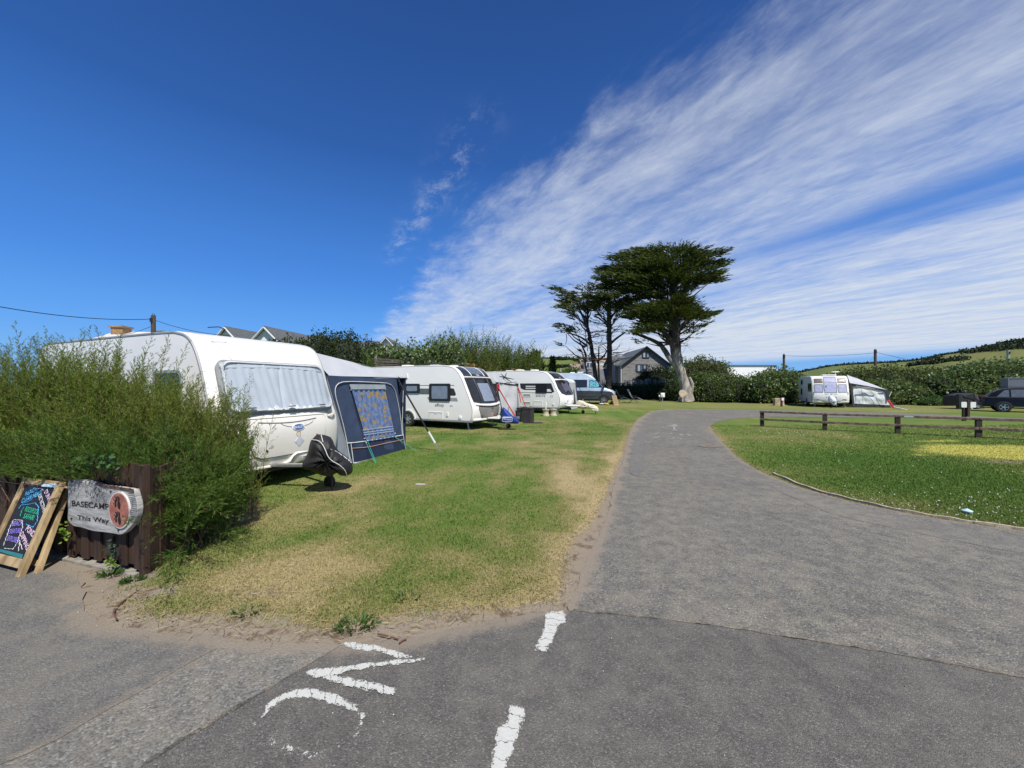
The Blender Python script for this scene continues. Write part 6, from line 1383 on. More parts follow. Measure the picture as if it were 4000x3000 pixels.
# ------------------------------------------------------------------ bushes and hedges with leaf clumps
HEDGE = leafmat('hedge_leaf', (.040, .074, .015), (.092, .142, .032), (.17, .215, .055), .5, .25)
GLOSS = leafmat('glossy_leaf', (.042, .082, .019), (.110, .165, .046), (.25, .30, .12), .42, .22, .4)
BRAM = leafmat('bramble_leaf', (.045, .072, .018), (.10, .130, .034), (.175, .19, .06), .6, .25)
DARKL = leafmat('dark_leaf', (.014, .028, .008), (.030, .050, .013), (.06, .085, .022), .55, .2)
OLIVE = leafmat('olive_leaf', (.045, .055, .014), (.085, .095, .026), (.13, .135, .04), .6, .25)
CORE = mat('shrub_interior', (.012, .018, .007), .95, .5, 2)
def lump(c, r, n, sz, asp=.6, up=.2, shell=.35):
    """leaves over a lumpy ellipsoid: returns points, directions, sizes"""
    u = unit(rng.normal(size=(n, 3))); u[:, 2] = np.abs(u[:, 2])*np.where(rng.random(n) < .34, -.75, 1.0)
    k = 1+.16*np.sin(u[:, 0]*7+c[0])*np.sin(u[:, 2]*6+c[1]*3)+.10*np.sin(u[:, 1]*13+u[:, 0]*9)
    rad = (1-shell*rng.random(n)**2)*k
    return np.array(c)+u*np.array(r)*rad[:, None], unit(u*.6+rng.normal(size=(n, 3))*.8+np.array([0, 0, up]))
def bush(name, label, cat, group, lumps, dens, sz, m, core=True, origin=None):
    o0 = Vector(origin) if origin is not None else Vector((lumps[0][0][0], lumps[0][0][1], Z(lumps[0][0][0], lumps[0][0][1])))
    root = thing(name, label, cat, o0, 0, group); P_, D_ = [], []; cm_ = M()
    for c, r in lumps:
        area = r[0]*r[2]+r[0]*r[1]+r[1]*r[2]; p, d = lump(c, r, int(dens*area*5), sz); P_.append(p); D_.append(d)
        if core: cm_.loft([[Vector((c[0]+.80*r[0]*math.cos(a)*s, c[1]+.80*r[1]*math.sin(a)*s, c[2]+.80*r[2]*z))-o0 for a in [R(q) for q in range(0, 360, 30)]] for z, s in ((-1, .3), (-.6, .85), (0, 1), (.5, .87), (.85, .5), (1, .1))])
    p, d = np.concatenate(P_), np.concatenate(D_); n = len(p)
    v, q = leaves(p-np.array(o0), d, sz*rng.uniform(.6, 1.35, n), sz*.55*rng.uniform(.7, 1.3, n), .08)
    npmesh('foliage', v, q, m, root)
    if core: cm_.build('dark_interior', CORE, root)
    return root
def top_lumps(tops, d, th, w=1.6, z0=0.0, jit=.25, base=True):
    """row of lumps whose crest follows points seen at distance d: (px, py)"""
    L_ = []; tops = [(px, py) for px, py in tops]; X = [(px-2000)/F*d for px, _ in tops]; Zt = [H+(HY-py)/F*d for _, py in tops]
    x = X[0]
    while x <= X[-1]:
        zt = float(np.interp(x, X, Zt)); g0 = Z(x, d); h = zt-g0
        rr = w*random.uniform(.75, 1.2)
        L_.append(((x, d+random.uniform(-jit, jit)*th, g0+h*.40), (rr, th*random.uniform(.8, 1.1), h*.60*random.uniform(.93, 1.03))))
        if h > 2.2: L_.append(((x+random.uniform(-.5, .5)*w, d-th*.5*random.random(), g0+h*random.uniform(.2, .5)), (rr*.8, th*.8, h*random.uniform(.25, .4))))
        x += w*random.uniform(.5, .8)
    return L_
GHE = 'hedges round the campsite'
bush('hedge', 'clipped green hedge right of the big cypress trunk, left of the glossy leaved bush', 'hedge', GHE, top_lumps([(2640, 1478), (2720, 1455), (2850, 1462), (2960, 1470)], 40, 1.3), 42, .20, HEDGE)
bush('bush', 'glossy big leaved bush between the clipped hedge and the head on caravan', 'bush', None, top_lumps([(2955, 1468), (3000, 1444), (3060, 1442), (3110, 1458), (3150, 1470)], 38.5, 1.5, 1.3), 40, .27, GLOSS)
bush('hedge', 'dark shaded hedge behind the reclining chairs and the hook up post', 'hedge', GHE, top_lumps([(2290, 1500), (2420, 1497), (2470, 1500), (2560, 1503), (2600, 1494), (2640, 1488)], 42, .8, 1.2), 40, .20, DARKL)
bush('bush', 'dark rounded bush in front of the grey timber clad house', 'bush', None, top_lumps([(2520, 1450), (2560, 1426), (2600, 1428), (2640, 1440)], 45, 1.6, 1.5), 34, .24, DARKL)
bush('bush', 'broad olive green domed bush behind the clipped hedge', 'bush', None, top_lumps([(2665, 1440), (2700, 1414), (2750, 1404), (2800, 1412), (2825, 1440)], 48, 2.2, 2.0), 30, .25, OLIVE)
bush('bush', 'dark green bush top peeping over the olive domed bush', 'bush', None, top_lumps([(2690, 1408), (2740, 1396), (2790, 1402), (2818, 1424)], 54, 2, 1.8), 22, .3, HEDGE)
bush('hedge', 'long bramble hedge behind the white awning of the head on caravan', 'hedge', GHE, top_lumps([(3270, 1462), (3340, 1442), (3430, 1430), (3520, 1432), (3620, 1440), (3720, 1446)], 38, 1.5, 1.6), 36, .22, BRAM)
bush('bush', 'leafy glossy bush directly right of the white awning', 'bush', None, top_lumps([(3400, 1500), (3450, 1482), (3530, 1490), (3610, 1520)], 35.2, 1.2, 1.2), 44, .25, GLOSS)
bush('hedge', 'tall glossy leaved hedge above the black car and covered trailer', 'hedge', GHE, top_lumps([(3690, 1452), (3760, 1430), (3830, 1412), (3900, 1408), (3990, 1412), (4100, 1416), (4300, 1420)], 35, 1.6, 1.7), 40, .26, GLOSS)
bush('bush', 'low bright green growth at the foot of the bramble hedge', 'bush', None, top_lumps([(3610, 1560), (3660, 1548), (3705, 1556)], 33.5, .7, .8), 50, .2, leafmat('fresh_leaf', (.03, .08, .012), (.07, .15, .03), (.13, .21, .06)))
LB = 'shrubs above the left boundary fence'
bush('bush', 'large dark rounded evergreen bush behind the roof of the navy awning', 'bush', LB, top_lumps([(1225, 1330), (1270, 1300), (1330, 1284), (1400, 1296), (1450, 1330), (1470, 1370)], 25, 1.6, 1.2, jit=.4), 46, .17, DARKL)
bush('bush', 'low olive bush in front of the slate gables, left of the dark rounded evergreen', 'bush', LB, top_lumps([(1075, 1335), (1130, 1318), (1180, 1322), (1235, 1320)], 25.5, 1.2, 1.0), 36, .2, OLIVE)
bush('bush', 'glossy leaved bush overhanging the weathered lattice fence, nearer the evergreen', 'bush', LB, top_lumps([(1470, 1362), (1520, 1345), (1580, 1340), (1640, 1352)], 24.3, 1.1, 1.0, jit=.3), 40, .20, GLOSS)
bush('bush', 'glossy leaved bush overhanging the weathered lattice fence, nearer the feathery hedge', 'bush', LB, top_lumps([(1640, 1345), (1700, 1318), (1760, 1325), (1790, 1350)], 26, 1.1, 1.0, jit=.3), 40, .20, GLOSS)
bush('bush', 'pale leaved bush at the end of the new timber fence', 'bush', LB, top_lumps([(2030, 1440), (2070, 1425), (2105, 1445)], 31, .8, .7), 44, .2, BRAM)
TG = leafmat('far_tamarisk', (.055, .10, .02), (.10, .16, .035), (.18, .23, .06), .7, .35); TG2 = leafmat('far_tamarisk_olive', (.06, .10, .018), (.125, .18, .036), (.20, .25, .06), .7, .35)
def tam_far(px0, px1, d, top, n, m, label):
    X0, X1 = (px0-2000)/F*d, (px1-2000)/F*d; g = Z((X0+X1)/2, d); h = (H+(HY-top-20)/F*d-g)*.93
    base = [(X0+(X1-X0)*t, d, g) for t in np.linspace(0, 1, 6)]
    tamarisk('tamarisk_bush', label, 'feathery bushes above the new timber fence', [((X0+X1)/2, d, g)]+base, (.25, .4), n, (h*.72, h*1.0), (.24, .06), m, STEM, 26, 9, thick=3.0, droop=.2)
tam_far(1775, 1905, 27.6, 1292, 210, TG2, 'tallest pale green feathery bush, above the new timber fence')
tam_far(1905, 1985, 29.5, 1318, 170, TG, 'dark green feathery bush in the middle of those above the timber fence')
tam_far(1985, 2075, 31.5, 1335, 180, TG2, 'green feathery bush at the far end of the new timber fence')
tam_far(1440, 1500, 23.2, 1395, 60, TG2, 'small feathery bush beside the lattice fence end')
tam_far(1700, 1775, 28.4, 1300, 110, TG, 'grey green feathery bush behind the glossy bushes')
# sprig rising over the far bush
p0 = P(2062, 1400, 32); o = M(); lv = []
for i in range(9): e_ = Vector((random.uniform(-.5, .6), random.uniform(-.2, .2), random.uniform(.6, 1.5))); o.tube([(0, 0, -.6), e_*.5, e_], [.02, .015, .006], 4); lv += [e_*random.uniform(.5, 1.0) for _ in range(14)]
sr_ = thing('sapling', 'thin leafy sapling sticking up above the feathery bushes', 'sapling', p0+Vector((0, 0, -.6-p0.z+p0.z))); o.build('stem', STEM, sr_)
lv = np.array([tuple(q) for q in lv]); v, q = leaves(lv, rng.normal(size=lv.shape), .22, .12, .1); npmesh('foliage', v, q, DARKL, sr_)

# ------------------------------------------------------------------ boundary fences on the left bank
LATT = mat('weathered_fence', (.085, .075, .062), .9, .4, 6, .3, 20); NEWT = mat('new_timber', (.40, .21, .085), .75, .25, 5, .25, 20, stretch=(1, 1, 3), col2=(.48, .29, .13))
def bank_fence(name, label, pts, m, bars, postm, hpost=.25, step=1.9, w=.10):
    A_, B_ = Vector(pts[0]), Vector(pts[1]); d = (B_-A_); L_ = math.hypot(d.x, d.y); n = max(1, round(L_/step)); root = thing(name, label, 'fence', (A_.x, A_.y, Z(A_.x, A_.y))); o0 = root.location.copy(); pn = M()
    for i in range(n+1):
        p = A_.lerp(B_, i/n); z0 = Z(p.x, p.y); M().box(Vector((p.x, p.y, (z0-.3+p.z+hpost*.3)/2))-o0, (.11, .11, p.z+hpost*.3-z0+.3)).build('post', postm, root)
        if i < n:
            q = A_.lerp(B_, (i+1)/n)
            for k_ in range(bars):
                zt = -.06-k_*(w*1.35); off = Vector((.03*(k_ % 2), -.03*(k_ % 2)-.07, zt)); pn.bar(p-o0+off, q-o0+off, .02, w)
    pn.build('panel', m, root); return root
bank_fence('lattice_fence', 'weathered grey slatted fence under the glossy bushes', [P(1468, 1398, 22.4), P(1770, 1418, 25.8)], LATT, 13, mat('old_post', (.26, .23, .18), .9, .3, 6), .3)
bank_fence('timber_fence', 'new orange brown timber fence below the feathery bushes', [P(1782, 1414, 26.0), P(2030, 1442, 30.4)], NEWT, 10, NEWT, .1, 1.5, .14)

# ------------------------------------------------------------------ houses
SLATE = mat('grey_slate', (.105, .115, .118), .7, .2, 3, .25, 14, stretch=(1, 1, 4)); WREN = mat('white_render', (.76, .76, .74), .8, .05, 1.5); BARGE = mat('white_bargeboard', (.74, .76, .78), .5, .05)
BRICKC = mat('chimney_brick', (.34, .20, .10), .85, .3, 10, .3, 20); WING = mat('house_glass', (.06, .08, .10), .1, .3, 1.5, coat=1); FRM = mat('white_window_frame', (.72, .73, .74), .5)
def gable(mm, x0, x1, y0, y1, z0, ze, zr, along='x', ov=.3, th=.12, roof=None):
    """walls of a gabled block into mm, its roof planes into roof; ridge runs along x or y"""
    if along == 'x':
        ym = (y0+y1)/2; mm.ext([(x0, y0, z0), (x0, y1, z0), (x0, y1, ze), (x0, ym, zr), (x0, y0, ze)], (x1-x0, 0, 0)); k_ = (zr-ze)/(ym-y0)
        for s, ya in ((1, y0), (-1, y1)): roof.ext([(x0-ov, ya-s*ov, ze-ov*k_+.02), (x0-ov, ym, zr+.02), (x0-ov, ym, zr+.02+th), (x0-ov, ya-s*ov, ze-ov*k_+.02+th)], (x1-x0+2*ov, 0, 0))
    else:
        xm = (x0+x1)/2; mm.ext([(x0, y0, z0), (x1, y0, z0), (x1, y0, ze), (xm, y0, zr), (x0, y0, ze)], (0, y1-y0, 0)); k_ = (zr-ze)/(xm-x0)
        for s, xa in ((1, x0), (-1, x1)): roof.ext([(xa-s*ov, y0-ov, ze-ov*k_+.02), (xm, y0-ov, zr+.02), (xm, y0-ov, zr+.02+th), (xa-s*ov, y0-ov, ze-ov*k_+.02+th)], (0, y1-y0+2*ov, 0))
def house(name, label, loc, rz=0): return thing(name, label, 'house', loc, rz)
# white bungalow with chimney, far left
px = P(420, 1300, 30); h1 = house('bungalow', 'white rendered house end with an orange brick chimney behind the tall bush', (px.x, 30, 0), R(8))
wl, rf1 = M(), M(); gable(wl, -2.0, 4.0, 0, 7, 0, 4.9, 6.3, 'x', .15, .1, rf1); wl.build('wall', WREN, h1); rf1.build('roof', mat('lichen_white_roof', (.52, .52, .52), .8, .15, 2, .2, 10), h1)
c_ = M(); c_.box((-1.35, 3.0, 6.2), (.9, .9, 1.0)); ch_ = c_.build('chimney', BRICKC, h1); M().box((-1.35, 3.0, 6.72), (1.1, 1.1, .14)).build('chimney_cap', BRICKC, ch_)
M().box((1.2, 3.3, 6.5), (.9, .5, .1)).build('roof_vent', STEEL, h1)
# slate roofed house with two gables
h2 = house('slate_house', 'house with slate roof and white edged twin gables behind the nearest caravan', (P(1000, 1300, 30).x, 30, 0), R(-4))
wl, rf2 = M(), M(); gable(wl, -2.6, -.4, -1.0, 6, 0, 5.0, 6.1, 'y', .25, .1, rf2); wl.build('wall', WREN, h2); ends = M()
w2 = M(); gable(w2, -1.6, 3.2, 1.2, 6.5, 0, 4.8, 6.05, 'x', .25, .1, rf2); gable(w2, .7, 3.1, -1.4, 5, 0, 4.9, 6.02, 'y', .25, .1, rf2); gable(w2, 3.0, 8.0, 1.5, 6.5, 0, 4.5, 5.35, 'x', .25, .1, rf2); w2.build('wall', WREN, h2); rf2.build('roof', SLATE, h2)
for xm, y0, ze, zr, hw in ((-1.5, -1.27, 4.9, 6.1, 1.35), (1.9, -1.67, 4.8, 6.02, 1.45)):
    for s in (-1, 1): M().bar((xm, y0, zr+.0), (xm+s*hw, y0, ze-.22), .05, .2, (0, 1, 0)).build('bargeboard', BARGE, h2)
h3 = house('slate_house', 'slate roof with one small white edged gable behind the glossy bushes', (P(1490, 1330, 36).x, 36, 0), R(5))
wl, rf3 = M(), M(); gable(wl, -4.0, .5, 0, 6, 0, 5.0, 6.1, 'x', .25, .1, rf3); gable(wl, -.2, 1.7, -1.2, 4, 0, 5.1, 6.05, 'y', .25, .1, rf3); wl.build('wall', WREN, h3); rf3.build('roof', SLATE, h3)
for s in (-1, 1): M().bar((.75, -1.5, 6.06), (.75+s*1.2, -1.5, 4.72), .05, .18, (0, 1, 0)).build('bargeboard', BARGE, h3)
# timber clad house
CLAD = mat('silvered_cladding', (.13, .12, .115), .85, .3, 5, .3, 20, stretch=(.3, 1, 12), col2=(.36, .345, .335)); DKT = mat('dark_trim', (.03, .032, .036), .6)
tY = 54; h4 = house('timber_house', 'grey timber clad house with slate roof behind the cypress trees', (P(2522, 1500, tY).x, tY, Z(18, tY)))
zap, zev = H+(HY-1357)/F*tY-h4.location.z, H+(HY-1425)/F*tY-h4.location.z; hwid = 3.35
wl, rf4 = M(), M(); gable(wl, -hwid, hwid, 0, 9, 0, zev, zap-.1, 'y', .35, .14, rf4); wl.build('wall', CLAD, h4)
bd_ = M(); z = .9
while z < zap-.5:
    w = hwid if z < zev else hwid*(zap-.1-z)/(zap-.1-zev); bd_.box((0, -.03, z), (2*w-.04, .05, .17), Matrix.Rotation(R(-6), 3, 'X')); z += .2
bd_.build('cladding', CLAD, h4); M().box((0, -.06, .40), (2*hwid+.1, .1, .8)).build('plinth', mat('rendered_plinth', (.15, .155, .165), .8), h4)
gable(M(), 0, 0.1, 0, .1, 0, .1, .2, 'x', 0, .1, M())
wl2 = M(); gable(wl2, -hwid-.4, -hwid+3.2, 2.0, 8.5, 0, zev+.1, H+(HY-1381)/F*tY-h4.location.z-.1, 'x', .25, .12, rf4); wl2.build('wing_wall', CLAD, h4); rf4.build('roof', SLATE, h4)
for s in (-1, 1): M().bar((0, -.40, zap+.12), (s*(hwid+.42), -.40, zev-.30), .06, .28, (0, 1, 0)).build('bargeboard', DKT, h4)
for (xa, xb, za_, zb_) in ((-.47, .47, 1397, 1376), (-1.35, .15, 1451, 1424)):
    zl, zh = H+(HY-za_)/F*tY-h4.location.z, H+(HY-zb_)/F*tY-h4.location.z; f = M(); xm = (xa+xb)/2
    f.bar((xa, -.1, zl), (xb, -.1, zl), .1, .1).bar((xa, -.1, zh), (xb, -.1, zh), .1, .1).bar((xa, -.1, zl), (xa, -.1, zh), .1, .1).bar((xb, -.1, zl), (xb, -.1, zh), .1, .1).bar((xa+(xb-xa)*.62, -.1, zl), (xa+(xb-xa)*.62, -.1, zh), .1, .08)
    f = f.build('window', DKT, h4); M().box((xm, -.075, (zl+zh)/2), (xb-xa-.05, .05, zh-zl-.05)).build('pane', WING, f)
    for t in (.2, .3, .8): M().box((xa+(xb-xa)*t, -.105, (zl+zh)/2), (.10, .012, (zh-zl)*.85)).build('curtain', mat('pale_blue_net', (.45, .5, .55), .8), f)
M().tube([(-hwid-.12, -.1, 0), (-hwid-.12, -.1, zev-.2)], .06, 6).build('downpipe', FRM, h4); M().tube([(hwid+.12, -.1, 1), (hwid+.12, -.1, zev-.2)], .06, 6).build('downpipe', FRM, h4)
# half timbered house beyond
hY = 66; h5 = house('half_timbered_house', 'black and white half timbered house with mossy roof, seen through the cypress trunks', (P(2330, 1480, hY).x, hY, Z(14, hY)))
zz5 = lambda py: H+(HY-py)/F*hY-h5.location.z; xx5 = lambda q: (q-2000)/F*hY-h5.location.x
MOSS = mat('mossy_tiles', (.24, .21, .17), .85, .3, 2, .3, 8, col2=(.33, .27, .20)); RIDGE = mat('terracotta_ridge', (.42, .17, .08), .8, .2)
wl, rf5 = M(), M(); gable(wl, xx5(2288), xx5(2425), 1.5, 8, 0, zz5(1440), zz5(1396), 'x', .3, .12, rf5); gable(wl, xx5(2284), xx5(2318), -.5, 5, 0, zz5(1418), zz5(1396), 'y', .3, .12, rf5); gable(wl, xx5(2388), xx5(2418), -.5, 5, 0, zz5(1418), zz5(1396), 'y', .3, .12, rf5)
gable(wl, xx5(2243), xx5(2288), 1, 6, 0, zz5(1440), zz5(1420), 'x', .3, .12, rf5); wl.build('wall', WREN, h5); rf5.build('roof', MOSS, h5)
M().bar((xx5(2288), 4.75, zz5(1396)+.2), (xx5(2425), 4.75, zz5(1396)+.2), .3, .16).build('ridge_tiles', RIDGE, h5); M().bar((xx5(2243), 3.5, zz5(1420)+.2), (xx5(2288), 3.5, zz5(1420)+.2), .3, .16).build('ridge_tiles', RIDGE, h5)
tb = M()
for xc in (2301, 2403):
    for s in (-1, 1): tb.bar((xx5(xc), -.58, zz5(1397)), (xx5(xc)+s*.95, -.58, zz5(1419)), .1, .28, (0, 1, 0))
    tb.bar((xx5(xc), -.54, zz5(1398)), (xx5(xc), -.54, zz5(1416)), .14, .06, (0, 1, 0)); tb.bar((xx5(xc)-.7, -.54, zz5(1412)), (xx5(xc)+.7, -.54, zz5(1412)), .14, .06)
for q in range(2248, 2288, 9): tb.bar((xx5(q), .95, zz5(1455)), (xx5(q), .95, zz5(1442)), .14, .06, (0, 1, 0))
tb.bar((xx5(2245), .95, zz5(1448)), (xx5(2286), .95, zz5(1448)), .06, .14); tb.build('timber_framing', DKT, h5)
for xc in (2301, 2403):
    f = M().box((xx5(xc), -.56, zz5(1427)), (1.2, .06, 1.1)).build('window', FRM, h5)
    for s in (-1, 1): M().box((xx5(xc)+s*.28, -.60, zz5(1427)), (.44, .03, .85)).build('pane', WING, f)
for q in (2343, 2362): M().box((xx5(q), 2.45, zz5(1421)), (.75, .1, .55), Matrix.Rotation(R(-40), 3, 'X')).build('skylight', mat('skylight_glass', (.35, .42, .46), .1, coat=1), h5)
# grey outbuilding in front of it
oY = 57; h6 = thing('outbuilding', 'long low grey roofed outbuilding below the half timbered house', 'building', (P(2350, 1480, oY).x, oY, Z(13, oY)))
zo = H+(HY-1437)/F*oY-h6.location.z; M().box((0, 3, 1.1), (5.8, 5, 2.2)).build('wall', mat('grey_render', (.15, .155, .165), .85, .1), h6)
M().ext([(-3.05, .2, 1.6), (-3.05, 3.2, zo), (-3.05, 6, 1.9)], (6.1, 0, 0)).build('roof', mat('blue_grey_slates', (.10, .105, .118), .75, .25, 1.5, .3, 9, stretch=(1, 1, 5)), h6)
# white building far right of the tree
wY = 62; h7 = thing('white_building', 'low white flat roofed building beyond the hedge right of the cypress', 'building', (P(2930, 1480, wY).x, wY, 0))
zw = H+(HY-1429)/F*wY; M().box((0, 3, zw/2), (8.2, 6, zw)).build('wall', mat('bright_white_wall', (.84, .85, .87), .7, .03, 1), h7); M().box((0, 3, zw+.06), (8.5, 6.3, .12)).build('roof_edge', mat('dark_coping', (.12, .13, .14), .7), h7)
M().box((3.2, -.1, zw-1.2), (1.3, .12, .45)).build('window', DKT, h7)
M().ext([(4.2, .5, zw-.1), (4.7, .5, zw-.55), (4.75, .5, 0), (4.2, .5, 0)], (0, 5, 0)).build('side_wall', WREN, h7)
ae = M(); ae.tube([(-3, 3, zw), (-3, 3, zw+.75)], .03, 5).tube([(-3.5, 3, zw+.6), (-2.4, 3, zw+.62)], .03, 5).tube([(-3.4, 3, zw+.45), (-2.8, 3, zw+.47)], .03, 5); ae.build('aerial', DARKMET, h7)
# small roofs left of the timber fence end
h8 = house('cottage', 'dark slate roofed cottage at the end of the feathery bushes', (P(2098, 1420, 46).x, 46, 0))
wl, rf8 = M(), M(); gable(wl, -1.6, 1.0, 0, 6, 0, 3.0, 4.6, 'y', .2, .1, rf8); gable(wl, .6, 2.6, 2, 7, 0, 2.6, 3.5, 'x', .2, .1, rf8); wl.build('wall', WREN, h8); rf8.build('roof', SLATE, h8)

# chestnut paling fence behind the dark hedge
pf = thing('paling_fence', 'leaning pale split wood palings above the dark hedge', 'fence', P(2530, 1570, 43.4)); o0 = pf.location.copy(); mm = M()
for i in range(46):
    x = 2440+4.1*i+random.uniform(-1, 1); yt = 1481+4*math.sin(i*.5)+random.uniform(-3, 3); p = P(x, yt, 43.4); ln = random.uniform(-.05, .16)
    mm.bar(Vector((p.x-ln, 43.4, Z(p.x, 43.4)))-o0, p+Vector((ln*.5, 0, 0))-o0, .055, .04)
mm.build('palings', mat('split_chestnut', (.36, .34, .31), .9, .3, 6), pf)

# ------------------------------------------------------------------ cypress trees
m_, k_ = newmat('shaded_cypress_bark'); tc_ = k_.n('ShaderNodeTexCoord').outputs['Object']; mp_k = k_.n('ShaderNodeMapping'); k_.put(mp_k.inputs[0], tc_); mp_k.inputs['Scale'].default_value = (1, 1, .22)
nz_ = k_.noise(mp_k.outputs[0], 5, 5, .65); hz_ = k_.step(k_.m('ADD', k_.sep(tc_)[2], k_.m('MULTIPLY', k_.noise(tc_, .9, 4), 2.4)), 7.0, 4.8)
cb_ = k_.mix(k_.step(nz_, .3, .7), k_.mix(hz_, (.035, .028, .023), (.17, .15, .13)), k_.mix(hz_, (.085, .07, .06), (.50, .455, .40)))  # crown shade painted into the bark by height: dark limbs, sunlit pale trunk below
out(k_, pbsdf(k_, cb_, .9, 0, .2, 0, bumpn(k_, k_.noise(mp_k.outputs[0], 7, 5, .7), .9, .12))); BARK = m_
BARKD = mat('dark_bark', (.045, .038, .032), .9, .4, 5, .6, 9, stretch=(1, 1, .25))
CYP = leafmat('cypress_foliage', (.010, .021, .005), (.044, .066, .011), (.17, .205, .028), .65, .15)
CYP2 = leafmat('cypress_foliage_olive', (.011, .022, .005), (.046, .064, .012), (.17, .195, .030), .65, .15)
s5 = lambda x, y, d: P(2100+x/2.2122, 900+y/2.2122, d)
def cypress(name, label, D, base, trunks, pads, m, bark, depth, n_per, spike, axis, twigs=0, group=None):
    root = thing(name, label, 'tree', base, 0, group); o0 = np.array(base); k_ = D/F/2.2122; tm = M()
    for pts, rad in trunks:
        q = smoothline([tuple(np.array(s5(x, y, D+dz))-o0) for x, y, dz in pts], 2); tm.tube(q, list(np.interp(np.linspace(0, 1, len(q)), np.linspace(0, 1, len(rad)), [r*k_ for r in rad])), 12, True, .10)
    LP, LD, LL, LW = [], [], [], []
    for pad in pads:
        cx, cy, rx, ry = axis[0]+(pad[0]-axis[0])*.965, pad[1]+14, pad[2]*.92, pad[3]*.92; den = pad[4] if len(pad) > 4 else 1
        for r_ in range(2 if rx > 130 else 1):
            dz = random.uniform(-1, 1)*depth*(1-.5*rx/200); c = np.array(s5(cx+random.uniform(-.2, .2)*rx, cy, D+dz)); ax = np.array(s5(axis[0], axis[1], D))
            # limb from the trunk to the pad, forking into twigs
            att = np.array(s5(axis[0]+(cx-axis[0])*.08, min(cy+90+abs(cx-axis[0])*.35, axis[1]+560), D)); tm.tube([tuple(att-o0), tuple((att+c)/2-o0+np.array([0, 0, -.25])), tuple(c-o0)], [.09+.0004*rx, .06, .02], 5)
            n = int(n_per*rx*ry/6000*den)+14; ns = max(4, n//16)
            for s in range(ns):
                u = unit(rng.normal(size=3)); pos = c+u*np.array([rx*k_, min(rx*k_*.8, 1.6), ry*k_*.85])*rng.random()**.4
                out_ = unit(np.array([pos[0]-ax[0], (pos[1]-ax[1])*.9, 0])+rng.normal(size=3)*.35*np.array([1, 1, .2])+np.array([0, 0, .30*np.linalg.norm(pos-ax)**.5]))
                if rng.random() < .15: tm.tube([tuple((c+pos)/2-o0), tuple(pos-o0)], [.03, .012], 3, False)
                sl_ = spike*rng.uniform(.8, 2.3); m_ = 15; t = rng.random((m_, 1))**.8; side = rng.normal(size=(m_, 3))*np.array([1, 1, .45])
                LP.append(pos+out_*t*sl_+side*.13*spike*(1-.8*t)); LD.append(unit(out_+side*.26)); LL.append(spike*rng.uniform(.4, .85, m_)*(1.1-.4*t[:, 0])); LW.append(spike*rng.uniform(.10, .18, m_)*(1.1-.5*t[:, 0]))
    for i in range(twigs):
        x = axis[0]+random.gauss(0, 130); y = axis[1]+random.uniform(180, 560); a = np.array(s5(axis[0]+(x-axis[0])*.15, y+40, D)); e = np.array(s5(x, y+random.uniform(-30, 50), D+random.uniform(-2, 2))); mid = (a+e)/2+rng.normal(size=3)*.2
        tm.tube([tuple(a-o0), tuple(mid-o0), tuple(e-o0)], [.05, .03, .008], 4, False)
        for j in range(4): f = e+rng.normal(size=3)*np.array([.7, .5, .35]); tm.tube([tuple((mid+e)/2-o0), tuple(f-o0)], [.018, .006], 3, False)
    tm.build('trunk', bark, root, 60)
    p, d = np.concatenate(LP), np.concatenate(LD); v, q = leaves(p-o0, d, np.concatenate(LL), np.concatenate(LW), .06); npmesh('crown', v, q, m, root); return root
bb_ = G(2668, 1571.5); D1 = bb_.y
bigpads = [(720, 230, 110, 32), (900, 195, 160, 55), (1060, 175, 90, 45), (1150, 200, 120, 50), (1320, 205, 170, 50), (1480, 200, 95, 32), (620, 330, 130, 36), (800, 320, 180, 62), (1050, 300, 210, 70), (1280, 300, 190, 62), (1490, 290, 105, 38), (1540, 270, 50, 20),
           (640, 395, 140, 40), (850, 420, 190, 62), (1100, 420, 190, 62), (1350, 420, 170, 50), (1510, 425, 75, 22), (650, 480, 110, 48, .8), (860, 500, 150, 45), (1080, 520, 150, 45), (1270, 490, 120, 36), (640, 550, 100, 35, .7), (880, 590, 130, 30, .7), (1010, 250, 150, 50), (1200, 350, 150, 50), (930, 370, 150, 50), (740, 360, 120, 45), (1400, 260, 130, 45), (1440, 360, 110, 40), (960, 470, 140, 50), (1190, 470, 130, 50), (1000, 560, 120, 40), (1170, 570, 110, 40), (900, 720, 140, 40), (1240, 680, 120, 40),
           (800, 650, 140, 36), (960, 670, 190, 52), (1150, 640, 170, 50), (1260, 600, 95, 34), (1140, 720, 230, 55), (1340, 740, 150, 45), (1460, 715, 70, 24), (1060, 790, 170, 45), (860, 740, 120, 34), (1000, 850, 190, 34, .8), (1270, 820, 110, 36), (1390, 832, 55, 16), (1320, 890, 70, 26, .5), (900, 880, 100, 22, .6), (920, 960, 50, 14, .7)]
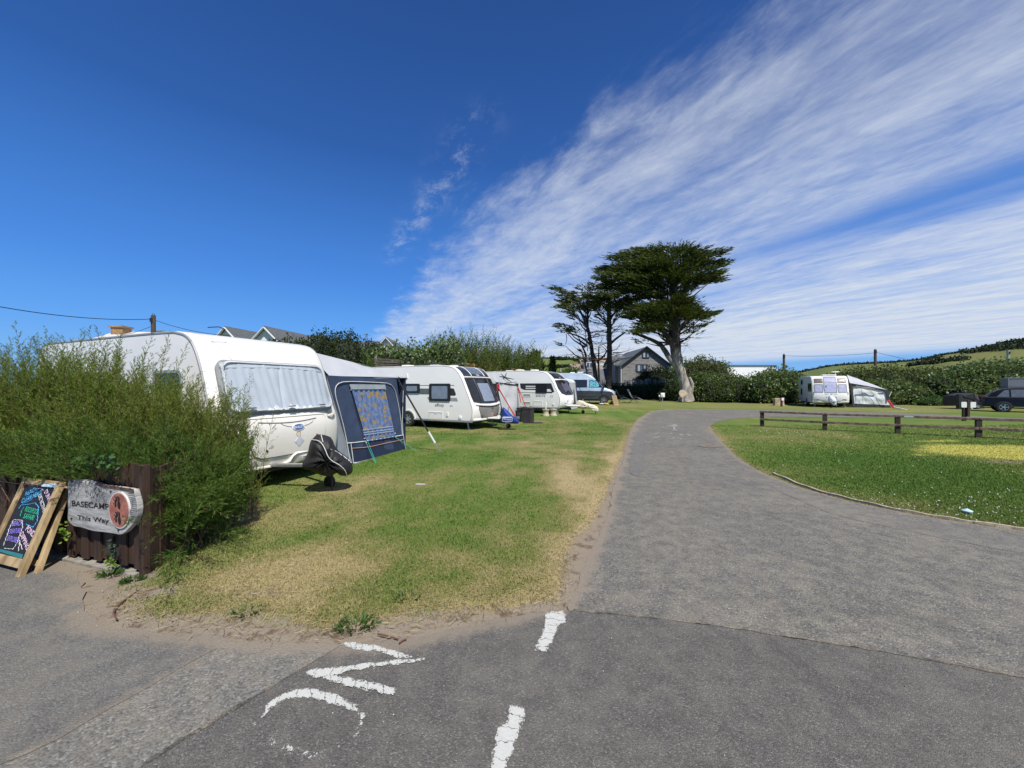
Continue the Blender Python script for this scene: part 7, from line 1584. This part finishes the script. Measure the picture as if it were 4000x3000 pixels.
cypress('cypress_tree', 'big wind shaped cypress with layered crown and pale flared trunk', D1, bb_, [
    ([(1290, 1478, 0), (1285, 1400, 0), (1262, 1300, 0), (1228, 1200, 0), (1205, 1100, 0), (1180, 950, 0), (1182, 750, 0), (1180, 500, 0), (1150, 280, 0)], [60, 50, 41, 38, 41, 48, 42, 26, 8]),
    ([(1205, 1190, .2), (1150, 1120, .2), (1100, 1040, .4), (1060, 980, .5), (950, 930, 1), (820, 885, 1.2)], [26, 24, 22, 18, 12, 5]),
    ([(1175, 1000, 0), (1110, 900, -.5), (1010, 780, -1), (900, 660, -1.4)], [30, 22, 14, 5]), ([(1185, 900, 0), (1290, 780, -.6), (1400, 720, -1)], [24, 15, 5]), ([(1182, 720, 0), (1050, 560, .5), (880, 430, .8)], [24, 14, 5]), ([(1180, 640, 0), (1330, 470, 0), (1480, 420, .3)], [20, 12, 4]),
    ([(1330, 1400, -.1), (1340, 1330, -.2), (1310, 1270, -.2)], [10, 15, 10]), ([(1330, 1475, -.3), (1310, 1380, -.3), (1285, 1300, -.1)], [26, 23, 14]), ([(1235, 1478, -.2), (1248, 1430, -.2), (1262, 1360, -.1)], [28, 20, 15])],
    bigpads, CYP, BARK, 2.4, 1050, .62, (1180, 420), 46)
tm = bpy.data.objects
sc_ = s5(1254, 1407, D1-.95); o = M().lathe([(0, 0), (.34, 0), (.30, .22), (0, .25)], (0, 0, 0), 'Y', 16).build('sawn_stub', mat('sawn_face', (.52, .42, .29), .85, .2, 6), [q for q in bpy.data.objects if q.name == 'cypress_tree'][0]); o.location = sc_-bb_
lb2 = P(2378, 1560, D1+1.5); lb2.z = Z(lb2.x, lb2.y)
cypress('cypress_tree', 'middle slender cypress with a straight dark trunk, left of the big one', D1+1.5, lb2, [([(612, 1490, 0), (614, 1330, 0), (622, 1150, 0), (620, 950, 0), (616, 750, 0), (620, 560, 0)], [26, 24, 23, 21, 18, 7]), ([(622, 985, 0), (690, 925, -.4), (760, 880, -.6)], [12, 9, 4]), ([(618, 840, 0), (560, 780, .2), (500, 740, .3)], [9, 6, 3])],
        [(570, 500, 105, 42), (640, 600, 110, 50), (690, 640, 100, 44), (480, 650, 110, 45), (700, 700, 90, 38), (760, 590, 70, 30), (600, 780, 70, 26, .6), (600, 660, 115, 52), (540, 560, 90, 40), (560, 720, 80, 34, .6), (680, 720, 60, 30, .5), (690, 545, 70, 34)], CYP2, BARKD, 1.4, 1050, .6, (618, 560), 30)
lb1 = P(2326, 1560, D1+2.5); lb1.z = Z(lb1.x, lb1.y)
cypress('cypress_tree', 'leftmost cypress of the three, leaning left with a windswept crown', D1+2.5, lb1, [([(520, 1480, 0), (500, 1250, 0), (478, 1100, 0), (455, 940, 0), (430, 830, 0), (390, 740, 0), (340, 640, 0)], [20, 19, 17, 16, 13, 9, 4]), ([(432, 850, 0), (432, 700, .4), (430, 560, .4)], [12, 9, 4]), ([(455, 990, 0), (400, 935, .2), (320, 900, .4), (250, 885, .4)], [9, 8, 6, 3]), ([(245, 890, .4), (255, 940, .4), (240, 985, .4)], [3, 3, 2])],
        [(175, 490, 55, 24), (250, 530, 105, 40), (410, 510, 90, 32), (340, 580, 115, 45), (490, 590, 110, 44), (400, 660, 110, 44), (330, 690, 75, 28), (280, 600, 90, 46), (260, 650, 70, 34), (480, 640, 100, 44), (350, 740, 70, 26, .7), (330, 860, 100, 30), (215, 810, 42, 16), (230, 980, 22, 12), (430, 770, 60, 22, .6), (200, 830, 40, 12)], CYP2, BARKD, 1.4, 1050, .6, (430, 560), 26)
for (pts, rad, lb) in (([[(460, 1480), (440, 1300), (425, 1220), (405, 1120), (378, 1040)], [(412, 1140), (420, 1080), (395, 1020), (365, 965)], [(380, 1045), (345, 1030)]], [11, 9, 4], 'bare dead forked stem left of the leaning cypress trunk'), ([[(542, 1480), (530, 1270), (526, 1180), (528, 1060), (530, 1000)], [(527, 1150), (500, 1100), (485, 1060)], [(528, 1120), (570, 1090), (600, 1040)]], [11, 8, 4], 'bare dead stem between the two slender cypresses')):
    b0 = s5(*pts[0][0], D1+2); b0.z = Z(b0.x, b0.y); t_ = thing('dead_tree', lb, 'tree', b0); mm = M()
    for p_ in pts:
        q = smoothline([tuple(s5(x, y, D1+2)-b0) for x, y in p_], 1); mm.tube(q, list(np.interp(np.linspace(0, 1, len(q)), [0, .5, 1], [r*D1/F/2.2 for r in rad])), 7)
    for j in range(14): a = s5(*random.choice(random.choice(pts)[1:]), D1+2)-b0; mm.tube([a, a+Vector((random.uniform(-.6, .6), random.uniform(-.3, .3), random.uniform(-.1, .5)))], [.03, .008], 4)
    mm.build('trunk', BARKD, t_)
# narrow dark cypress and small conifer near the left skyline
def spire(name, label, px, pyt, pyb, d, rw, m, n, sz):
    b = P(px, 1500, d); b.z = Z(b.x, d)*0; h = H+(HY-pyt)/F*d-b.z; t_ = thing(name, label, 'tree', b); M().tube([(0, 0, 0), (0, 0, h*.9)], [rw*.25, .03], 6).build('trunk', BARKD, t_)
    z = rng.random(n); w = rw*(np.minimum(1, z*6))*(1-z)**.6; a = rng.uniform(0, 2*np.pi, n); p = np.column_stack([w*np.cos(a), w*np.sin(a), .3+z*(h-.5)]); v, q = leaves(p, np.column_stack([np.cos(a)*.5, np.sin(a)*.5, np.full(n, .9)])+rng.normal(0, .25, (n, 3)), sz*rng.uniform(.6, 1.3, n), sz*.3, .05); npmesh('crown', v, q, m, t_)
spire('columnar_cypress', 'narrow dark pencil shaped cypress near the left skyline', 2158, 1392, 1450, 44, .55, DARKL, 900, .45)
spire('conifer', 'small dark conifer at the right end of the feathery bushes', 2092, 1378, 1420, 47, 1.5, CYP, 700, .8)
bush('bush', 'dark green bushes below the hill, left of the half timbered house', 'bush', None, top_lumps([(2190, 1455), (2215, 1438), (2240, 1430), (2262, 1450)], 60, 1.6, 1.4), 26, .32, HEDGE)
bush('bush', 'yellowish garden shrub in front of the half timbered house', 'bush', None, top_lumps([(2392, 1440), (2408, 1426), (2424, 1440)], 59.5, .8, .7), 30, .3, OLIVE)
o = M().tube([P(2190, 1465, 62), P(2190, 1438, 62)], .12, 6).build('gate_post', mat('pale_post', (.42, .40, .36), .8)); tag(o, 'pale post standing by the dark bushes under the hill', 'post')

# ------------------------------------------------------------------ hills
def field_mat(name, c1, c2):
    m, k = newmat(name); pos = k.n('ShaderNodeNewGeometry').outputs['Position']
    a = k.mix(k.step(k.noise(pos, .012, 3), .42, .58), c1, c2); a = k.mix(k.m('MULTIPLY', k.noise(pos, .12, 5, .7), .5), a, (.10, .13, .03)); out(k, pbsdf(k, a, .95, 0, .1)); return m
def hill(name, prof, d0, d1, m, zb=-2):
    """terrain rising from distance d0 to a ridge at d1 whose height follows (px, py)"""
    rows = [(d0, 0), (d0+(d1-d0)*.25, .12), (d0+(d1-d0)*.5, .42), (d0+(d1-d0)*.75, .78), (d1, 1), (d1*1.25, .9), (d1*1.7, .3)]; X = np.linspace(prof[0][0], prof[-1][0], 90); Y = np.interp(X, [p[0] for p in prof], [p[1] for p in prof]); v = []
    for d, f in rows:
        for x, y in zip(X, Y): v.append(((x-2000)/F*d, d, zb+(H+(HY-y)/F*d1-zb)*f+(.6*math.sin(x*.05+d*.01) if 0 < f < 1 else 0)))
    n = len(X); mm = M(); mm.add(v, [(i*n+j, i*n+j+1, (i+1)*n+j+1, (i+1)*n+j) for i in range(len(rows)-1) for j in range(n-1)]); o = mm.build(name, m, None, 180); structure(o)
    return lambda px, f: ((px-2000)/F, float(np.interp(px, X, Y)), f)
def hill_pt(prof, d0, d1, px, t, zb=-2):
    """point on the rising side, t = 0..1 of the way from foot to ridge"""
    d = d0+(d1-d0)*t; f = float(np.interp(t, [0, .25, .5, .75, 1], [0, .12, .42, .78, 1])); y = float(np.interp(px, [p[0] for p in prof], [p[1] for p in prof]))
    return Vector(((px-2000)/F*d, d, zb+(H+(HY-y)/F*d1-zb)*f))
RH = [(2600, 1500), (2900, 1480), (3050, 1467), (3130, 1455), (3240, 1432), (3340, 1424), (3480, 1418), (3560, 1412), (3700, 1385), (3830, 1370), (3900, 1356), (3950, 1345), (4000, 1338), (4100, 1325), (4300, 1310), (4600, 1320)]
hill('hill', RH, 170, 620, field_mat('dry_hill_fields', (.165, .165, .062), (.115, .145, .046)))
LH = [(1500, 1440), (1900, 1425), (2050, 1412), (2110, 1402), (2180, 1400), (2260, 1396), (2320, 1402), (2420, 1420), (2600, 1432), (2780, 1440), (3000, 1480)]
hill('hill', LH, 110, 330, field_mat('green_hill_fields', (.15, .185, .05), (.105, .15, .035)))
def treeline(name, label, pts, n, sz, m, hgt=1.0, w=1.0, kind=None, cat='hedgerow'):
    """strip of far foliage along points"""
    P_ = np.array([tuple(p) for p in pts]); t = rng.uniform(0, len(P_)-1.001, n); i = t.astype(int); f = (t-i)[:, None]; p = P_[i]*(1-f)+P_[i+1]*f
    p = p+np.column_stack([rng.normal(0, w, n), rng.normal(0, w, n), rng.random(n)*hgt*(.55+.45*np.sin(t*9)*np.sin(t*23))]); v, q = leaves(p, rng.normal(size=(n, 3))+np.array([0, 0, .6]), sz*rng.uniform(.6, 1.3, n), sz*.7, .1)
    return tag(npmesh(name, v, q, m), label, cat, kind='stuff')
FARL = leafmat('far_foliage', (.018, .032, .014), (.034, .052, .022), (.06, .078, .03), .8, .1)
hp = lambda px, t: hill_pt(RH, 170, 620, px, t); hl = lambda px, t: hill_pt(LH, 110, 330, px, t)
treeline('hedgerow', 'dark hedgerow running along the crest of the right hand hill', [hp(x, 1) for x in range(3100, 3900, 40)], 2600, 2.6, FARL, 3.2, 1.0)
W_ = []
for _ in range(1500):
    px = random.uniform(3760, 4300); t = random.uniform(.66, .99); lo = .66+max(0, (3990-px))*.0006
    if t > lo+.0 and not (px < 3900 and t > .90) and not (px < 3830 and t > .84): W_.append(hp(px, t))
wp = np.array([tuple(p) for p in W_]); wp = np.repeat(wp, 9, 0)+rng.normal(0, 1, (len(wp)*9, 3))*np.array([2.6, 2.6, 1.6])+np.array([0, 0, 3.2]); v, q = leaves(wp, rng.normal(size=wp.shape)+np.array([0, 0, .5]), 3.0*rng.uniform(.6, 1.3, len(wp)), 2.2, .1)
tag(npmesh('woodland', v, q, FARL), 'dark wood covering the slope of the right hand hill', 'wood', kind='stuff')
treeline('woodland', 'band of trees below the fields of the right hand hill', [hp(x, .63+.02*math.sin(x*.02)) for x in range(3560, 3800, 30)], 1600, 3.0, FARL, 5, 2.5, cat='wood')
treeline('hedgerow', 'thin hedgerow crossing the middle of the right hand hill', [hp(x, .78) for x in range(3600, 3700, 20)], 400, 2.0, FARL, 2, .8)
treeline('hedgerow', 'lower hedgerow across the foot of the right hand hill', [hp(x, .42) for x in range(3250, 4200, 40)], 2600, 2.6, FARL, 3.4, 2.0)
treeline('hedgerow', 'hedgerow along the top of the left hand hill', [hl(x, 1) for x in range(2060, 2210, 20)], 420, 1.3, FARL, 1.0, .5)
treeline('hedgerow', 'dark hedgerow slanting down the left hand hill towards the houses', [hl(2150, .93), hl(2190, .86), hl(2230, .78), hl(2270, .68)], 900, 1.5, FARL, 2.4, .7)
treeline('hedgerow', 'hedgerow across the foot of the left hand hill', [hl(x, .60) for x in range(2080, 2260, 20)], 700, 1.4, FARL, 1.6, .6)
treeline('woodland', 'dark trees on the low ridge right of the cypress trunk', [hl(x, 1.0) for x in range(2640, 2780, 20)], 900, 2.2, FARL, 4.0, 1.2, cat='wood')

# ------------------------------------------------------------------ poles and wires
POLEW = mat('pole_wood', (.085, .06, .048), .85, .25, 4, .3, 20)
def upole(label, px, pyt, d, m=POLEW, r=.13, capm=None):
    b = P(px, 1500, d); b.z = Z(b.x, d)-.2; t_ = P(px, pyt, d); u = thing('utility_pole', label, 'pole', b, 0, 'wooden utility poles')
    M().tube([(0, 0, 0), (0, 0, t_.z-b.z)], [r*1.2, r], 10).build('pole', m, u)
    c = M(); c.box((0, -.16, t_.z-b.z-.35), (.12, .12, .3)).tube([(-.12, 0, t_.z-b.z-.4), (-.06, 0, t_.z-b.z+.12), (.06, 0, t_.z-b.z+.12), (.12, 0, t_.z-b.z-.25)], .02, 5); c.build('cable_fitting', DARKMET, u); return t_
a0 = upole('utility pole with three cables behind the nearest caravan roof', 599, 1232, 27)
a1 = upole('utility pole at the left end of the wire beyond the white building', 3062, 1384, 58, r=.15)
a2 = upole('utility pole between two wires above the bramble hedge', 3419, 1365, 58, r=.17)
a3 = upole('short pale green grey pole above the glossy hedge at the right', 3938, 1368, 52, mat('pale_pole', (.30, .36, .31), .7), .16)
WIRE = mat('black_cable', (.008, .009, .012), .6)
def wire(label, a, b, sag, r=.018):
    a, b = Vector(a), Vector(b); q = [a.lerp(b, t)-Vector((0, 0, sag*4*t*(1-t))) for t in np.linspace(0, 1, 16)]; o = M().tube([p-a for p in q], r, 5).build('overhead_cable', WIRE); o.location = a; return tag(o, label, 'cable', 'overhead cables')
wire('thick cable running from the pole behind the near caravan out of view left', a0-Vector((0, 0, .25)), P(-150, 1170, 18), .35, .022)
wire('cable sloping from the pole behind the near caravan to the slate gables', a0-Vector((0, 0, .3)), P(918, 1312, 29.2), .25, .018)
wire('cable dropping left from the pole towards the white house', a0-Vector((0, 0, .7)), P(470, 1310, 31), .1, .016)
wire('wire strung between the two poles right of the white building', a1-Vector((0, 0, .2)), a2-Vector((0, 0, .5)), .25, .025)
wire('wire running right from the pole above the bramble hedge to beyond the view', a2-Vector((0, 0, .4)), P(4200, 1470, 58), 1.0, .025)
wire('thin stay wire left of the pole above the bramble hedge', a2-Vector((0, 0, .8)), P(3385, 1425, 57), .05, .015)
